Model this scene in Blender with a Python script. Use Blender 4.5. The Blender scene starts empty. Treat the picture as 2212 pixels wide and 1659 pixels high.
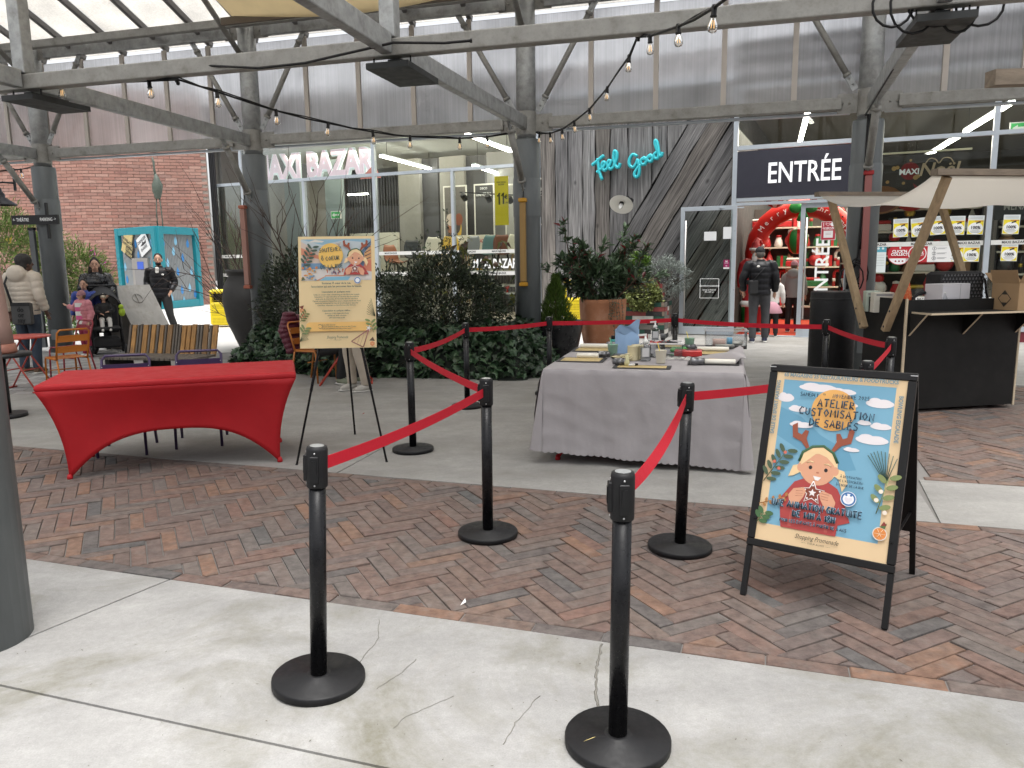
import bpy, bmesh, math, random
from math import sin, cos, pi, radians as R, sqrt, atan2
from mathutils import Vector as V, Matrix as MX, noise as NZ
sc = bpy.context.scene
COL = sc.collection
rnd = random.Random(7)
# ---------------------------------------------------------------- camera, sky, sun, exposure
CAMH, PITCH, ROLL, FPX = 1.6, R(9.06), R(-.80), 1661.0 / 2212.0
cam = bpy.data.cameras.new('camera'); camo = bpy.data.objects.new('camera', cam); COL.objects.link(camo)
cam.sensor_width = 36.0; cam.lens = 36.0 * FPX; cam.clip_start = .05; cam.clip_end = 600
fw = V((0, cos(PITCH), -sin(PITCH))); u0 = V((0, sin(PITCH), cos(PITCH))); r0 = V((1, 0, 0))
rt = r0 * cos(ROLL) + u0 * sin(ROLL); up = u0 * cos(ROLL) - r0 * sin(ROLL)
camo.matrix_world = MX(((rt.x, up.x, -fw.x, 0), (rt.y, up.y, -fw.y, 0), (rt.z, up.z, -fw.z, CAMH), (0, 0, 0, 1)))
sc.camera = camo
w = bpy.data.worlds.new('World'); sc.world = w; w.use_nodes = True
wn, wl = w.node_tree.nodes, w.node_tree.links; wn.clear()
SUN_EL, SUN_AZ = R(76), R(160)
sky = wn.new('ShaderNodeTexSky'); sky.sky_type = 'NISHITA'; sky.sun_disc = False
sky.sun_elevation = SUN_EL; sky.sun_rotation = SUN_AZ; sky.air_density = 1.0; sky.dust_density = 4.0; sky.ozone_density = 1.0
hsv = wn.new('ShaderNodeHueSaturation'); hsv.inputs['Saturation'].default_value = .16; hsv.inputs['Value'].default_value = 1.0
bg = wn.new('ShaderNodeBackground'); bg.inputs['Strength'].default_value = .15
wo = wn.new('ShaderNodeOutputWorld')
wl.new(sky.outputs[0], hsv.inputs['Color']); wl.new(hsv.outputs[0], bg.inputs['Color']); wl.new(bg.outputs[0], wo.inputs['Surface'])
sl = bpy.data.lights.new('sun', 'SUN'); sl.energy = 1.5; sl.angle = R(38); sl.color = (1, .975, .94)
so = bpy.data.objects.new('sun', sl); COL.objects.link(so)
so.rotation_euler = (pi / 2 - SUN_EL, 0, pi - SUN_AZ)
sc.view_settings.view_transform = 'Standard'; sc.view_settings.look = 'None'
sc.view_settings.exposure = 1.0; sc.view_settings.gamma = 1.0; sc.view_settings.use_curve_mapping = False
sc.cycles.max_bounces = 8; sc.cycles.transparent_max_bounces = 16; sc.cycles.sample_clamp_indirect = 6.0
sc.cycles.caustics_reflective = False; sc.cycles.caustics_refractive = False

# ---------------------------------------------------------------- helpers: materials
_M = {}
def mat(name, col=(.5, .5, .5), rough=.6, metal=0.0, var=0.0, vscale=6.0, bump=0.0, bscale=60.0, dirt=0.0, dcol=(.1, .09, .08), dscale=3.0,
        emit=0.0, ecol=None, spec=.5, rand=0.0, ramp=None, stretch=None, trans=0.0, sheen=0.0, coat=0.0, alpha=1.0, vcol=None):
    if name in _M: return _M[name]
    m = bpy.data.materials.new(name); m.use_nodes = True; _M[name] = m
    n, l = m.node_tree.nodes, m.node_tree.links
    b = n['Principled BSDF']
    b.inputs['Roughness'].default_value = rough; b.inputs['Metallic'].default_value = metal
    b.inputs['Specular IOR Level'].default_value = spec
    if coat: b.inputs['Coat Weight'].default_value = coat
    if sheen: b.inputs['Sheen Weight'].default_value = sheen
    if emit:
        b.inputs['Emission Color'].default_value = (*(ecol or col), 1); b.inputs['Emission Strength'].default_value = emit
    if alpha < 1: b.inputs['Alpha'].default_value = alpha
    c = None
    def rgb(v):
        q = n.new('ShaderNodeRGB'); q.outputs[0].default_value = (*v, 1); return q.outputs[0]
    def mix(a, bb, f, mode='MIX'):
        q = n.new('ShaderNodeMix'); q.data_type = 'RGBA'; q.blend_type = mode
        l.new(a, q.inputs[6]); l.new(bb, q.inputs[7])
        if isinstance(f, float): q.inputs[0].default_value = f
        else: l.new(f, q.inputs[0])
        return q.outputs[2]
    tc = n.new('ShaderNodeTexCoord'); co = tc.outputs['Object']
    if stretch:
        mp = n.new('ShaderNodeMapping'); mp.inputs['Scale'].default_value = stretch; l.new(co, mp.inputs[0]); co = mp.outputs[0]
    def nz(scale, detail=6.0, rough_=.6):
        q = n.new('ShaderNodeTexNoise'); q.inputs['Scale'].default_value = scale; q.inputs['Detail'].default_value = detail; q.inputs['Roughness'].default_value = rough_
        l.new(co, q.inputs['Vector']); return q.outputs['Fac']
    def rng(src, a, b_, c_, d_):
        q = n.new('ShaderNodeMapRange'); l.new(src, q.inputs[0])
        for i, x in enumerate((a, b_, c_, d_)): q.inputs[i + 1].default_value = x
        return q.outputs[0]
    c = rgb(col)
    if ramp:
        oi = n.new('ShaderNodeObjectInfo'); ge = n.new('ShaderNodeNewGeometry')
        ad = n.new('ShaderNodeMath'); ad.operation = 'ADD'; l.new(oi.outputs['Random'], ad.inputs[0]); l.new(ge.outputs['Random Per Island'], ad.inputs[1])
        fr = n.new('ShaderNodeMath'); fr.operation = 'FRACT'; l.new(ad.outputs[0], fr.inputs[0])
        cr = n.new('ShaderNodeValToRGB'); cr.color_ramp.interpolation = 'LINEAR'
        els = cr.color_ramp.elements
        while len(els) < len(ramp): els.new(.5)
        for i, rc in enumerate(ramp): els[i].position = i / (len(ramp) - 1); els[i].color = (*rc, 1)
        l.new(fr.outputs[0], cr.inputs[0]); c = cr.outputs[0]
    if rand:
        oi = n.new('ShaderNodeObjectInfo'); h = n.new('ShaderNodeHueSaturation')
        ge = n.new('ShaderNodeNewGeometry')
        ad = n.new('ShaderNodeMath'); ad.operation = 'ADD'; l.new(oi.outputs['Random'], ad.inputs[0]); l.new(ge.outputs['Random Per Island'], ad.inputs[1])
        fr = n.new('ShaderNodeMath'); fr.operation = 'FRACT'; l.new(ad.outputs[0], fr.inputs[0])
        l.new(rng(fr.outputs[0], 0, 1, 1 - rand, 1 + rand), h.inputs['Value']); l.new(c, h.inputs['Color']); c = h.outputs[0]
    if var:
        h = n.new('ShaderNodeHueSaturation'); l.new(rng(nz(vscale), .25, .75, 1 - var, 1 + var), h.inputs['Value']); l.new(c, h.inputs['Color']); c = h.outputs[0]
    if dirt:
        f = rng(nz(dscale, 8.0, .7), .5, .72, 0, dirt); c = mix(c, rgb(dcol), f)
    l.new(c, b.inputs['Base Color'])
    if var or dirt:
        l.new(rng(nz(vscale * 2.3), .3, .7, max(.03, rough - .08), min(1, rough + .1)), b.inputs['Roughness'])
    if bump:
        bp = n.new('ShaderNodeBump'); bp.inputs['Strength'].default_value = bump; bp.inputs['Distance'].default_value = .01
        l.new(nz(bscale, 8.0, .65), bp.inputs['Height']); l.new(bp.outputs[0], b.inputs['Normal'])
    if trans:   # thin cloth or leaf: part of the light comes through
        o = n['Material Output']; t = n.new('ShaderNodeBsdfTranslucent'); l.new(c, t.inputs[0])
        mx = n.new('ShaderNodeMixShader'); mx.inputs[0].default_value = trans
        l.new(b.outputs[0], mx.inputs[1]); l.new(t.outputs[0], mx.inputs[2]); l.new(mx.outputs[0], o.inputs[0])
    return m

def glassmat(name, tint=(.93, .97, .95), refl=1.0, rough=.0):
    if name in _M: return _M[name]
    m = bpy.data.materials.new(name); m.use_nodes = True; _M[name] = m
    n, l = m.node_tree.nodes, m.node_tree.links; n.clear()
    o = n.new('ShaderNodeOutputMaterial'); t = n.new('ShaderNodeBsdfTransparent'); t.inputs[0].default_value = (*tint, 1)
    g = n.new('ShaderNodeBsdfGlossy'); g.inputs['Roughness'].default_value = rough
    f = n.new('ShaderNodeFresnel'); f.inputs[0].default_value = 1.52
    k = n.new('ShaderNodeMath'); k.operation = 'MULTIPLY'; k.inputs[1].default_value = 1.3 * refl; k.use_clamp = True
    mx = n.new('ShaderNodeMixShader')
    l.new(f.outputs[0], k.inputs[0]); l.new(k.outputs[0], mx.inputs[0]); l.new(t.outputs[0], mx.inputs[1]); l.new(g.outputs[0], mx.inputs[2]); l.new(mx.outputs[0], o.inputs[0])
    return m

def polymat(name, tint=(.86, .87, .9), diff=.45):
    """twin-wall polycarbonate: ribs, blurred see-through and scattered light"""
    if name in _M: return _M[name]
    m = bpy.data.materials.new(name); m.use_nodes = True; _M[name] = m
    n, l = m.node_tree.nodes, m.node_tree.links; n.clear()
    o = n.new('ShaderNodeOutputMaterial')
    tc = n.new('ShaderNodeTexCoord'); wv = n.new('ShaderNodeTexWave'); wv.bands_direction = 'X'; wv.inputs['Scale'].default_value = 22; wv.inputs['Distortion'].default_value = .4
    l.new(tc.outputs['Object'], wv.inputs['Vector'])
    bp = n.new('ShaderNodeBump'); bp.inputs['Strength'].default_value = .5; bp.inputs['Distance'].default_value = .01; l.new(wv.outputs['Fac'], bp.inputs['Height'])
    nz = n.new('ShaderNodeTexNoise'); nz.inputs['Scale'].default_value = 1.7; nz.inputs['Detail'].default_value = 6; l.new(tc.outputs['Object'], nz.inputs['Vector'])
    mr = n.new('ShaderNodeMapRange'); l.new(nz.outputs['Fac'], mr.inputs[0])
    for i, x in enumerate((.3, .7, .86, 1.04)): mr.inputs[i + 1].default_value = x
    wr = n.new('ShaderNodeMapRange'); l.new(wv.outputs['Fac'], wr.inputs[0])
    for i, x in enumerate((0, 1, .9, 1.0)): wr.inputs[i + 1].default_value = x
    mu = n.new('ShaderNodeMath'); mu.operation = 'MULTIPLY'; l.new(mr.outputs[0], mu.inputs[0]); l.new(wr.outputs[0], mu.inputs[1])
    mp = n.new('ShaderNodeMapping'); mp.inputs['Scale'].default_value = (26, 26, .25); l.new(tc.outputs['Object'], mp.inputs[0]); n3 = n.new('ShaderNodeTexNoise'); n3.inputs['Scale'].default_value = 1.6; n3.inputs['Detail'].default_value = 4; l.new(mp.outputs[0], n3.inputs['Vector'])
    m3 = n.new('ShaderNodeMapRange'); l.new(n3.outputs['Fac'], m3.inputs[0])
    for i, x in enumerate((.3, .7, .88, 1.08)): m3.inputs[i + 1].default_value = x
    m4 = n.new('ShaderNodeMath'); m4.operation = 'MULTIPLY'; l.new(mu.outputs[0], m4.inputs[0]); l.new(m3.outputs[0], m4.inputs[1]); mu = m4
    h = n.new('ShaderNodeHueSaturation'); h.inputs['Color'].default_value = (*tint, 1); l.new(mu.outputs[0], h.inputs['Value'])
    t = n.new('ShaderNodeBsdfTranslucent'); rf = n.new('ShaderNodeBsdfRefraction'); rf.inputs['IOR'].default_value = 1.12; rf.inputs['Roughness'].default_value = .24
    gl = n.new('ShaderNodeBsdfGlossy'); gl.inputs['Roughness'].default_value = .25
    for q in (t, rf): l.new(h.outputs[0], q.inputs[0]); l.new(bp.outputs[0], q.inputs['Normal'])
    m1 = n.new('ShaderNodeMixShader'); m1.inputs[0].default_value = diff; l.new(rf.outputs[0], m1.inputs[1]); l.new(t.outputs[0], m1.inputs[2])
    m2 = n.new('ShaderNodeMixShader'); m2.inputs[0].default_value = .05; l.new(m1.outputs[0], m2.inputs[1]); l.new(gl.outputs[0], m2.inputs[2]); l.new(m2.outputs[0], o.inputs[0])
    return m


def woodmat(name, base, dark, amp=.5):
    """weathered board: long grain, splits and knots; the board runs along its own z"""
    if name in _M: return _M[name]
    m = bpy.data.materials.new(name); m.use_nodes = True; _M[name] = m
    n, l = m.node_tree.nodes, m.node_tree.links; b = n['Principled BSDF']; b.inputs['Roughness'].default_value = .85; b.inputs['Specular IOR Level'].default_value = .2
    tc = n.new('ShaderNodeTexCoord'); oi = n.new('ShaderNodeObjectInfo')
    off = n.new('ShaderNodeVectorMath'); off.operation = 'MULTIPLY_ADD'; l.new(oi.outputs['Random'], off.inputs[0]); off.inputs[1].default_value = (37, 19, 53); l.new(tc.outputs['Object'], off.inputs[2])
    def noise(sx, sz, sc_, det=6, dist=0.0):
        mp = n.new('ShaderNodeMapping'); mp.inputs['Scale'].default_value = (sx, sx, sz); l.new(off.outputs[0], mp.inputs[0])
        q = n.new('ShaderNodeTexNoise'); q.inputs['Scale'].default_value = sc_; q.inputs['Detail'].default_value = det; q.inputs['Distortion'].default_value = dist; l.new(mp.outputs[0], q.inputs['Vector']); return q.outputs['Fac']
    def rg_(src, a, c, d, e):
        q = n.new('ShaderNodeMapRange'); l.new(src, q.inputs[0])
        for i, x in enumerate((a, c, d, e)): q.inputs[i + 1].default_value = x
        return q.outputs[0]
    def mul(a, c): q = n.new('ShaderNodeMath'); q.operation = 'MULTIPLY'; l.new(a, q.inputs[0]); l.new(c, q.inputs[1]); return q.outputs[0]
    v = mul(mul(rg_(noise(14, .5, 3.0, 8, .6), .3, .7, 1 - amp, 1 + amp), rg_(noise(2.5, .35, 1.6), .3, .7, .68, 1.28)), rg_(noise(60, .8, 2.0, 3), .35, .65, .82, 1.12))
    v = mul(v, rg_(noise(9, .22, 2.2, 4, 1.2), .34, .42, .5, 1.0))
    mp = n.new('ShaderNodeMapping'); mp.inputs['Scale'].default_value = (1, 1, .62); l.new(off.outputs[0], mp.inputs[0]); vo = n.new('ShaderNodeTexVoronoi'); vo.inputs['Scale'].default_value = 2.4; l.new(mp.outputs[0], vo.inputs['Vector'])
    v = mul(v, rg_(vo.outputs['Distance'], .03, .11, .42, 1.0)); v = mul(v, rg_(oi.outputs['Random'], 0, 1, .78, 1.18))
    h = n.new('ShaderNodeHueSaturation'); l.new(v, h.inputs['Value'])
    mx = n.new('ShaderNodeMix'); mx.data_type = 'RGBA'; mx.inputs[6].default_value = (*base, 1); mx.inputs[7].default_value = (*dark, 1); l.new(rg_(noise(1.2, .3, 1.3, 3), .42, .66, 0, 1), mx.inputs[0])
    l.new(mx.outputs[2], h.inputs['Color']); l.new(h.outputs[0], b.inputs['Base Color'])
    bp_ = n.new('ShaderNodeBump'); bp_.inputs['Strength'].default_value = .7; bp_.inputs['Distance'].default_value = .012; l.new(v, bp_.inputs['Height']); l.new(bp_.outputs[0], b.inputs['Normal']); return m
def concmat(name, base, stain, amount, seed=0.0):
    """trowelled concrete: cloudy tone, fine grit, broad olive stains, hairline crazing"""
    if name in _M: return _M[name]
    m = bpy.data.materials.new(name); m.use_nodes = True; _M[name] = m
    n, l = m.node_tree.nodes, m.node_tree.links; b = n['Principled BSDF']; b.inputs['Roughness'].default_value = .82; b.inputs['Specular IOR Level'].default_value = .3
    tc = n.new('ShaderNodeTexCoord'); mp0 = n.new('ShaderNodeMapping'); mp0.inputs['Location'].default_value = (seed, seed * .7, 0); l.new(tc.outputs['Object'], mp0.inputs[0]); co = mp0.outputs[0]
    def noise(sc_, det=8, ro=.6, dist=0.0, st=None):
        q = n.new('ShaderNodeTexNoise'); q.inputs['Scale'].default_value = sc_; q.inputs['Detail'].default_value = det; q.inputs['Roughness'].default_value = ro; q.inputs['Distortion'].default_value = dist
        if st: mp = n.new('ShaderNodeMapping'); mp.inputs['Scale'].default_value = st; l.new(co, mp.inputs[0]); l.new(mp.outputs[0], q.inputs['Vector'])
        else: l.new(co, q.inputs['Vector'])
        return q.outputs['Fac']
    def rg_(src, a, c, d, e):
        q = n.new('ShaderNodeMapRange'); l.new(src, q.inputs[0])
        for i, x in enumerate((a, c, d, e)): q.inputs[i + 1].default_value = x
        return q.outputs[0]
    def mul(a, c): q = n.new('ShaderNodeMath'); q.operation = 'MULTIPLY'; l.new(a, q.inputs[0]); l.new(c, q.inputs[1]); return q.outputs[0]
    def mixc(a, colr, f): q = n.new('ShaderNodeMix'); q.data_type = 'RGBA'; l.new(a, q.inputs[6]); q.inputs[7].default_value = (*colr, 1); l.new(f, q.inputs[0]); return q.outputs[2]
    v = mul(mul(rg_(noise(1.1, 6, .6, .5, (1, 2.2, 1)), .3, .7, .84, 1.13), rg_(noise(7, 8, .7), .3, .7, .90, 1.09)), mul(rg_(noise(160, 3), .3, .7, .90, 1.08), rg_(noise(34, 5, .75), .3, .7, .90, 1.08)))
    h = n.new('ShaderNodeHueSaturation'); h.inputs['Color'].default_value = (*base, 1); l.new(v, h.inputs['Value']); c = h.outputs[0]
    c = mixc(c, stain, mul(rg_(noise(1.15, 9, .68, .8), .47, .66, 0, amount), rg_(noise(14, 6, .8), .3, .6, .45, 1.0)))
    c = mixc(c, (.30, .28, .25), rg_(noise(2.6, 10, .75, 1.5), .60, .74, 0, .45)); c = mixc(c, (.10, .095, .09), rg_(noise(11, 2, .5), .765, .80, 0, .65))
    l.new(c, b.inputs['Base Color']); bp_ = n.new('ShaderNodeBump'); bp_.inputs['Strength'].default_value = .25; bp_.inputs['Distance'].default_value = .006; l.new(noise(40, 8, .7), bp_.inputs['Height']); l.new(bp_.outputs[0], b.inputs['Normal']); return m

# ---------------------------------------------------------------- helpers: geometry
class MB:
    """collects faces, each with a material slot, and links them as one mesh object"""
    def __init__(s): s.v = []; s.f = []; s.m = []; s.sm = []
    def add(s, vs, fs, mi=0, smooth=False, M=None):
        o = len(s.v)
        s.v += [tuple(M @ V(p)) for p in vs] if M is not None else [tuple(p) for p in vs]
        s.f += [tuple(i + o for i in f) for f in fs]; s.m += [mi] * len(fs); s.sm += [smooth] * len(fs)
        return s
    def box(s, c, d, mi=0, M=None, rz=0.0, ch=0.0):
        x, y, z = d[0] / 2, d[1] / 2, d[2] / 2
        T = MX.Translation(c) @ MX.Rotation(rz, 4, 'Z')
        if M is not None: T = M @ T
        if ch <= 0:
            vs = [(-x, -y, -z), (x, -y, -z), (x, y, -z), (-x, y, -z), (-x, -y, z), (x, -y, z), (x, y, z), (-x, y, z)]
            fs = [(0, 3, 2, 1), (4, 5, 6, 7), (0, 1, 5, 4), (1, 2, 6, 5), (2, 3, 7, 6), (3, 0, 4, 7)]
            return s.add(vs, fs, mi, False, T)
        k = min(ch, x * .9, y * .9, z * .9)
        ring = lambda a, b: [(-a, -b), (a, -b), (a, b), (-a, b)]
        vs = [(*p, -z) for p in ring(x - k, y - k)] + [(*p, -z + k) for p in ring(x, y)] + [(*p, z - k) for p in ring(x, y)] + [(*p, z) for p in ring(x - k, y - k)]
        fs = [(3, 2, 1, 0), (12, 13, 14, 15)]
        for r_ in range(3):
            for i in range(4): fs.append((r_ * 4 + i, r_ * 4 + (i + 1) % 4, r_ * 4 + 4 + (i + 1) % 4, r_ * 4 + 4 + i))
        return s.add(vs, fs, mi, False, T)
    def bar(s, a, b, wd, ht, mi=0, upv=(0, 0, 1), M=None):
        a, b = V(a), V(b); d = (b - a); L = d.length; d.normalize(); x = d.cross(V(upv))
        if x.length < 1e-4: x = d.cross(V((0, 1, 0)))
        x.normalize(); z = x.cross(d)
        vs = []
        for p in (a, b):
            for i, j in ((-1, -1), (1, -1), (1, 1), (-1, 1)): vs.append(p + x * (i * wd / 2) + z * (j * ht / 2))
        return s.add(vs, [(3, 2, 1, 0), (4, 5, 6, 7), (0, 1, 5, 4), (1, 2, 6, 5), (2, 3, 7, 6), (3, 0, 4, 7)], mi, False, M)
    def tube(s, pts, r, n=8, mi=0, caps=True, M=None, flat=1.0, fdir=None, smooth=True):
        P = [V(p) for p in pts]; k = len(P)
        rs = r if isinstance(r, (list, tuple)) else [r] * k
        vs = []; fs = []; t0 = (P[1] - P[0]).normalized()
        ref = V(fdir) if fdir else (V((0, 0, 1)) if abs(t0.z) < .9 else V((0, 1, 0)))
        for i in range(k):
            t = (P[min(i + 1, k - 1)] - P[max(i - 1, 0)]);
            if t.length < 1e-9: t = V(t0)
            t.normalize()
            x = t.cross(ref)
            if x.length < 1e-3: x = t.cross(V((.3, .9, .2)))
            x.normalize(); y = x.cross(t)
            if not fdir: ref = y
            for j in range(n):
                a = 2 * pi * j / n; vs.append(P[i] + x * (cos(a) * rs[i]) + y * (sin(a) * rs[i] * flat))
        for i in range(k - 1):
            for j in range(n):
                fs.append((i * n + j, i * n + (j + 1) % n, (i + 1) * n + (j + 1) % n, (i + 1) * n + j))
        if caps: fs.append(tuple(range(n - 1, -1, -1))); fs.append(tuple((k - 1) * n + j for j in range(n)))
        return s.add(vs, fs, mi, smooth, M)
    def lathe(s, prof, n=24, mi=0, M=None, smooth=True, sx=1.0, sy=1.0, cap=True):
        vs = []; fs = []; k = len(prof)
        for (r_, z) in prof:
            for j in range(n):
                a = 2 * pi * j / n; vs.append((cos(a) * r_ * sx, sin(a) * r_ * sy, z))
        for i in range(k - 1):
            for j in range(n): fs.append((i * n + j, i * n + (j + 1) % n, (i + 1) * n + (j + 1) % n, (i + 1) * n + j))
        s.add(vs, fs, mi, smooth, M)
        if cap:
            o = len(s.v) - k * n
            s.f += [tuple(o + j for j in range(n - 1, -1, -1)), tuple(o + (k - 1) * n + j for j in range(n))]; s.m += [mi, mi]; s.sm += [False, False]
        return s
    def ball(s, c, r, mi=0, n=10, M=None):
        rx, ry, rz_ = r if isinstance(r, (list, tuple)) else (r, r, r)
        h = max(4, n // 2 + 1); vs = []; fs = []
        for i in range(h + 1):
            a = pi * i / h
            for j in range(n):
                b = 2 * pi * j / n; vs.append((c[0] + rx * sin(a) * cos(b), c[1] + ry * sin(a) * sin(b), c[2] - rz_ * cos(a)))
        for i in range(h):
            for j in range(n): fs.append((i * n + j, i * n + (j + 1) % n, (i + 1) * n + (j + 1) % n, (i + 1) * n + j))
        return s.add(vs, fs, mi, True, M)
    def poly(s, pts, mi=0, M=None): return s.add(pts, [tuple(range(len(pts)))], mi, False, M)
    def prism(s, pts, z0, z1, mi=0, M=None, mi2=None):
        k = len(pts); vs = [(p[0], p[1], z0) for p in pts] + [(p[0], p[1], z1) for p in pts]
        s.add(vs, [tuple(range(k - 1, -1, -1)), tuple(range(k, 2 * k))], mi, False, M)
        o = len(s.v) - 2 * k
        for i in range(k): s.f.append((o + i, o + (i + 1) % k, o + k + (i + 1) % k, o + k + i)); s.m.append(mi if mi2 is None else mi2); s.sm.append(False)
        return s
    def grid(s, fn, nu, nv, mi=0, M=None, smooth=True, closed=False):
        vs = [fn(i / (nu - 1), j / (nv - 1)) for j in range(nv) for i in range(nu)]; fs = []
        for j in range(nv - 1):
            for i in range(nu - 1): fs.append((j * nu + i, j * nu + i + 1, (j + 1) * nu + i + 1, (j + 1) * nu + i))
        return s.add(vs, fs, mi, smooth, M)
    def mesh(s, name, mats):
        me = bpy.data.meshes.new(name); me.from_pydata(s.v, [], s.f)
        for m in (mats if isinstance(mats, (list, tuple)) else [mats]): me.materials.append(m)
        me.polygons.foreach_set('material_index', s.m); me.polygons.foreach_set('use_smooth', s.sm); me.update()
        return me
    def build(s, name, mats, parent=None, **kw): return link(name, s.mesh(name, mats), parent, **kw)

def link(name, me, parent=None, loc=None, rot=None, label=None, cat=None, group=None, kind=None):
    o = bpy.data.objects.new(name, me); COL.objects.link(o)
    if parent is not None: o.parent = parent
    if loc is not None: o.location = loc
    if rot is not None: o.rotation_euler = rot if isinstance(rot, (tuple, list)) else (0, 0, rot)
    return tag(o, label, cat, group, kind)
def tag(o, label=None, cat=None, group=None, kind=None):
    if label: o['label'] = label
    if cat: o['category'] = cat
    if group: o['group'] = group
    if kind: o['kind'] = kind
    return o
def thing(name, label, cat, loc=(0, 0, 0), rz=0.0, group=None):
    o = bpy.data.objects.new(name, None); COL.objects.link(o); o.empty_display_size = .2
    o.location = loc; o.rotation_euler = (0, 0, rz)
    return tag(o, label, cat, group)
def dup(root, loc, rz=None, label=None, group=None, rot=None):
    r = root.copy(); COL.objects.link(r); r.location = loc
    if rz is not None: r.rotation_euler = (0, 0, rz)
    if rot is not None: r.rotation_euler = rot
    if label: r['label'] = label
    if group: r['group'] = group
    for ch in list(root.children):
        c = ch.copy(); COL.objects.link(c); c.parent = r
        for g in list(ch.children):
            d = g.copy(); COL.objects.link(d); d.parent = c
    return r
def soften(o, wdt=.004, seg=2):
    b = o.modifiers.new('bevel', 'BEVEL'); b.width = wdt; b.segments = seg; b.limit_method = 'ANGLE'; b.angle_limit = R(40); return o

_TX = {}
def text_mesh(body, size, m, extrude=.0005, bold=0.0, xs=1.0, align='CENTER', space=1.0, shear=0.0, line=1.0):
    cu = bpy.data.curves.new('t', 'FONT'); cu.body = body; cu.size = size; cu.extrude = extrude; cu.offset = bold * size; cu.shear = shear
    cu.align_x = align; cu.align_y = 'CENTER'; cu.space_character = space; cu.space_line = line; cu.resolution_u = 2
    o = bpy.data.objects.new('t', cu); COL.objects.link(o)
    bpy.context.view_layer.update()
    dg = bpy.context.evaluated_depsgraph_get()
    me = bpy.data.meshes.new_from_object(o.evaluated_get(dg)); me.name = 'lettering'
    bpy.data.objects.remove(o); bpy.data.curves.remove(cu)
    for v_ in me.vertices: v_.co.x *= xs
    me.materials.clear(); me.materials.append(m)
    return me
UPR = MX.Rotation(pi / 2, 4, 'X')      # text or print in the xy plane stood upright, read from -y
def text(parent, body, loc, size, m, rot=(pi / 2, 0, 0), name='lettering', **kw):
    o = link(name, text_mesh(body, size, m, **kw), parent); o.location = loc; o.rotation_euler = rot; return o

# a marker-pen alphabet: strokes on a 0..1 high grid
_G = {'A': [[(0, 0), (.3, 1), (.6, 0)], [(.1, .38), (.55, .36)]], 'B': [[(.02, 0), (.05, 1), (.4, .9), (.42, .65), (.08, .52), (.5, .4), (.46, .08), (.02, 0)]],
 'C': [[(.55, .9), (.25, .98), (.02, .55), (.15, .1), (.55, .08)]], 'D': [[(.05, 0), (.05, 1), (.5, .7), (.55, .35), (.05, 0)]], 'E': [[(.5, 1), (.05, .97), (.03, .02), (.52, .02)], [(.05, .52), (.42, .54)]],
 'F': [[(.5, 1), (.05, .97), (.03, 0)], [(.05, .5), (.4, .53)]], 'G': [[(.52, .88), (.25, 1), (.02, .5), (.2, .05), (.52, .12), (.52, .45), (.3, .44)]], 'H': [[(.03, 0), (.05, 1)], [(.5, 0), (.52, 1)], [(.05, .5), (.5, .52)]],
 'I': [[(.05, 0), (.06, 1)]], 'K': [[(.04, 0), (.05, 1)], [(.5, .97), (.07, .45), (.52, 0)]], 'L': [[(.06, 1), (.04, .02), (.45, .04)]], 'M': [[(.02, 0), (.1, .95), (.33, .35), (.56, .97), (.64, 0)]],
 'N': [[(.04, 0), (.06, .96), (.5, .04), (.52, 1)]], 'O': [[(.28, .98), (.02, .5), (.28, .02), (.55, .5), (.28, .98)]], 'P': [[(.05, 0), (.05, .98), (.48, .85), (.45, .55), (.06, .45)]], 'Q': [[(.28, .98), (.02, .5), (.28, .02), (.55, .5), (.28, .98)], [(.35, .2), (.6, -.08)]],
 'R': [[(.04, 0), (.05, .98), (.48, .85), (.42, .56), (.06, .46), (.52, 0)]], 'S': [[(.5, .92), (.2, .98), (.05, .72), (.48, .38), (.4, .04), (.02, .06)]], 'T': [[(0, .96), (.6, 1)], [(.3, .98), (.28, 0)]], 'U': [[(.04, 1), (.06, .2), (.28, .02), (.5, .2), (.52, 1)]],
 'V': [[(0, 1), (.27, 0), (.55, 1)]], 'X': [[(0, 0), (.52, 1)], [(.04, 1), (.52, 0)]], 'Y': [[(0, 1), (.28, .5), (.52, 1)], [(.28, .5), (.25, 0)]], 'Z': [[(.02, .96), (.5, .98), (.02, .03), (.54, .04)]], "'": [[(.1, 1), (.06, .75)]],
 '1': [[(.02, .7), (.2, .98), (.2, 0)]], '2': [[(.03, .8), (.25, .98), (.45, .75), (.03, .03), (.5, .03)]], '0': [[(.25, .98), (.02, .5), (.25, .02), (.48, .5), (.25, .98)]], '5': [[(.45, .98), (.1, .96), (.06, .55), (.42, .5), (.4, .06), (.02, .05)]],
 '4': [[(.38, 0), (.38, .98), (.02, .35), (.52, .35)]], '8': [[(.25, .52), (.06, .78), (.25, .98), (.44, .78), (.25, .52), (.02, .24), (.25, .02), (.48, .24), (.25, .52)]], '6': [[(.42, .95), (.08, .5), (.1, .08), (.42, .08), (.45, .42), (.1, .45)]]}
_ACC = {'É': ('E', [[(.2, 1.12), (.42, 1.35)]]), 'Ô': ('O', [[(.08, 1.12), (.28, 1.32), (.48, 1.12)]]), 'À': ('A', [[(.12, 1.34), (.34, 1.12)]])}
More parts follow.
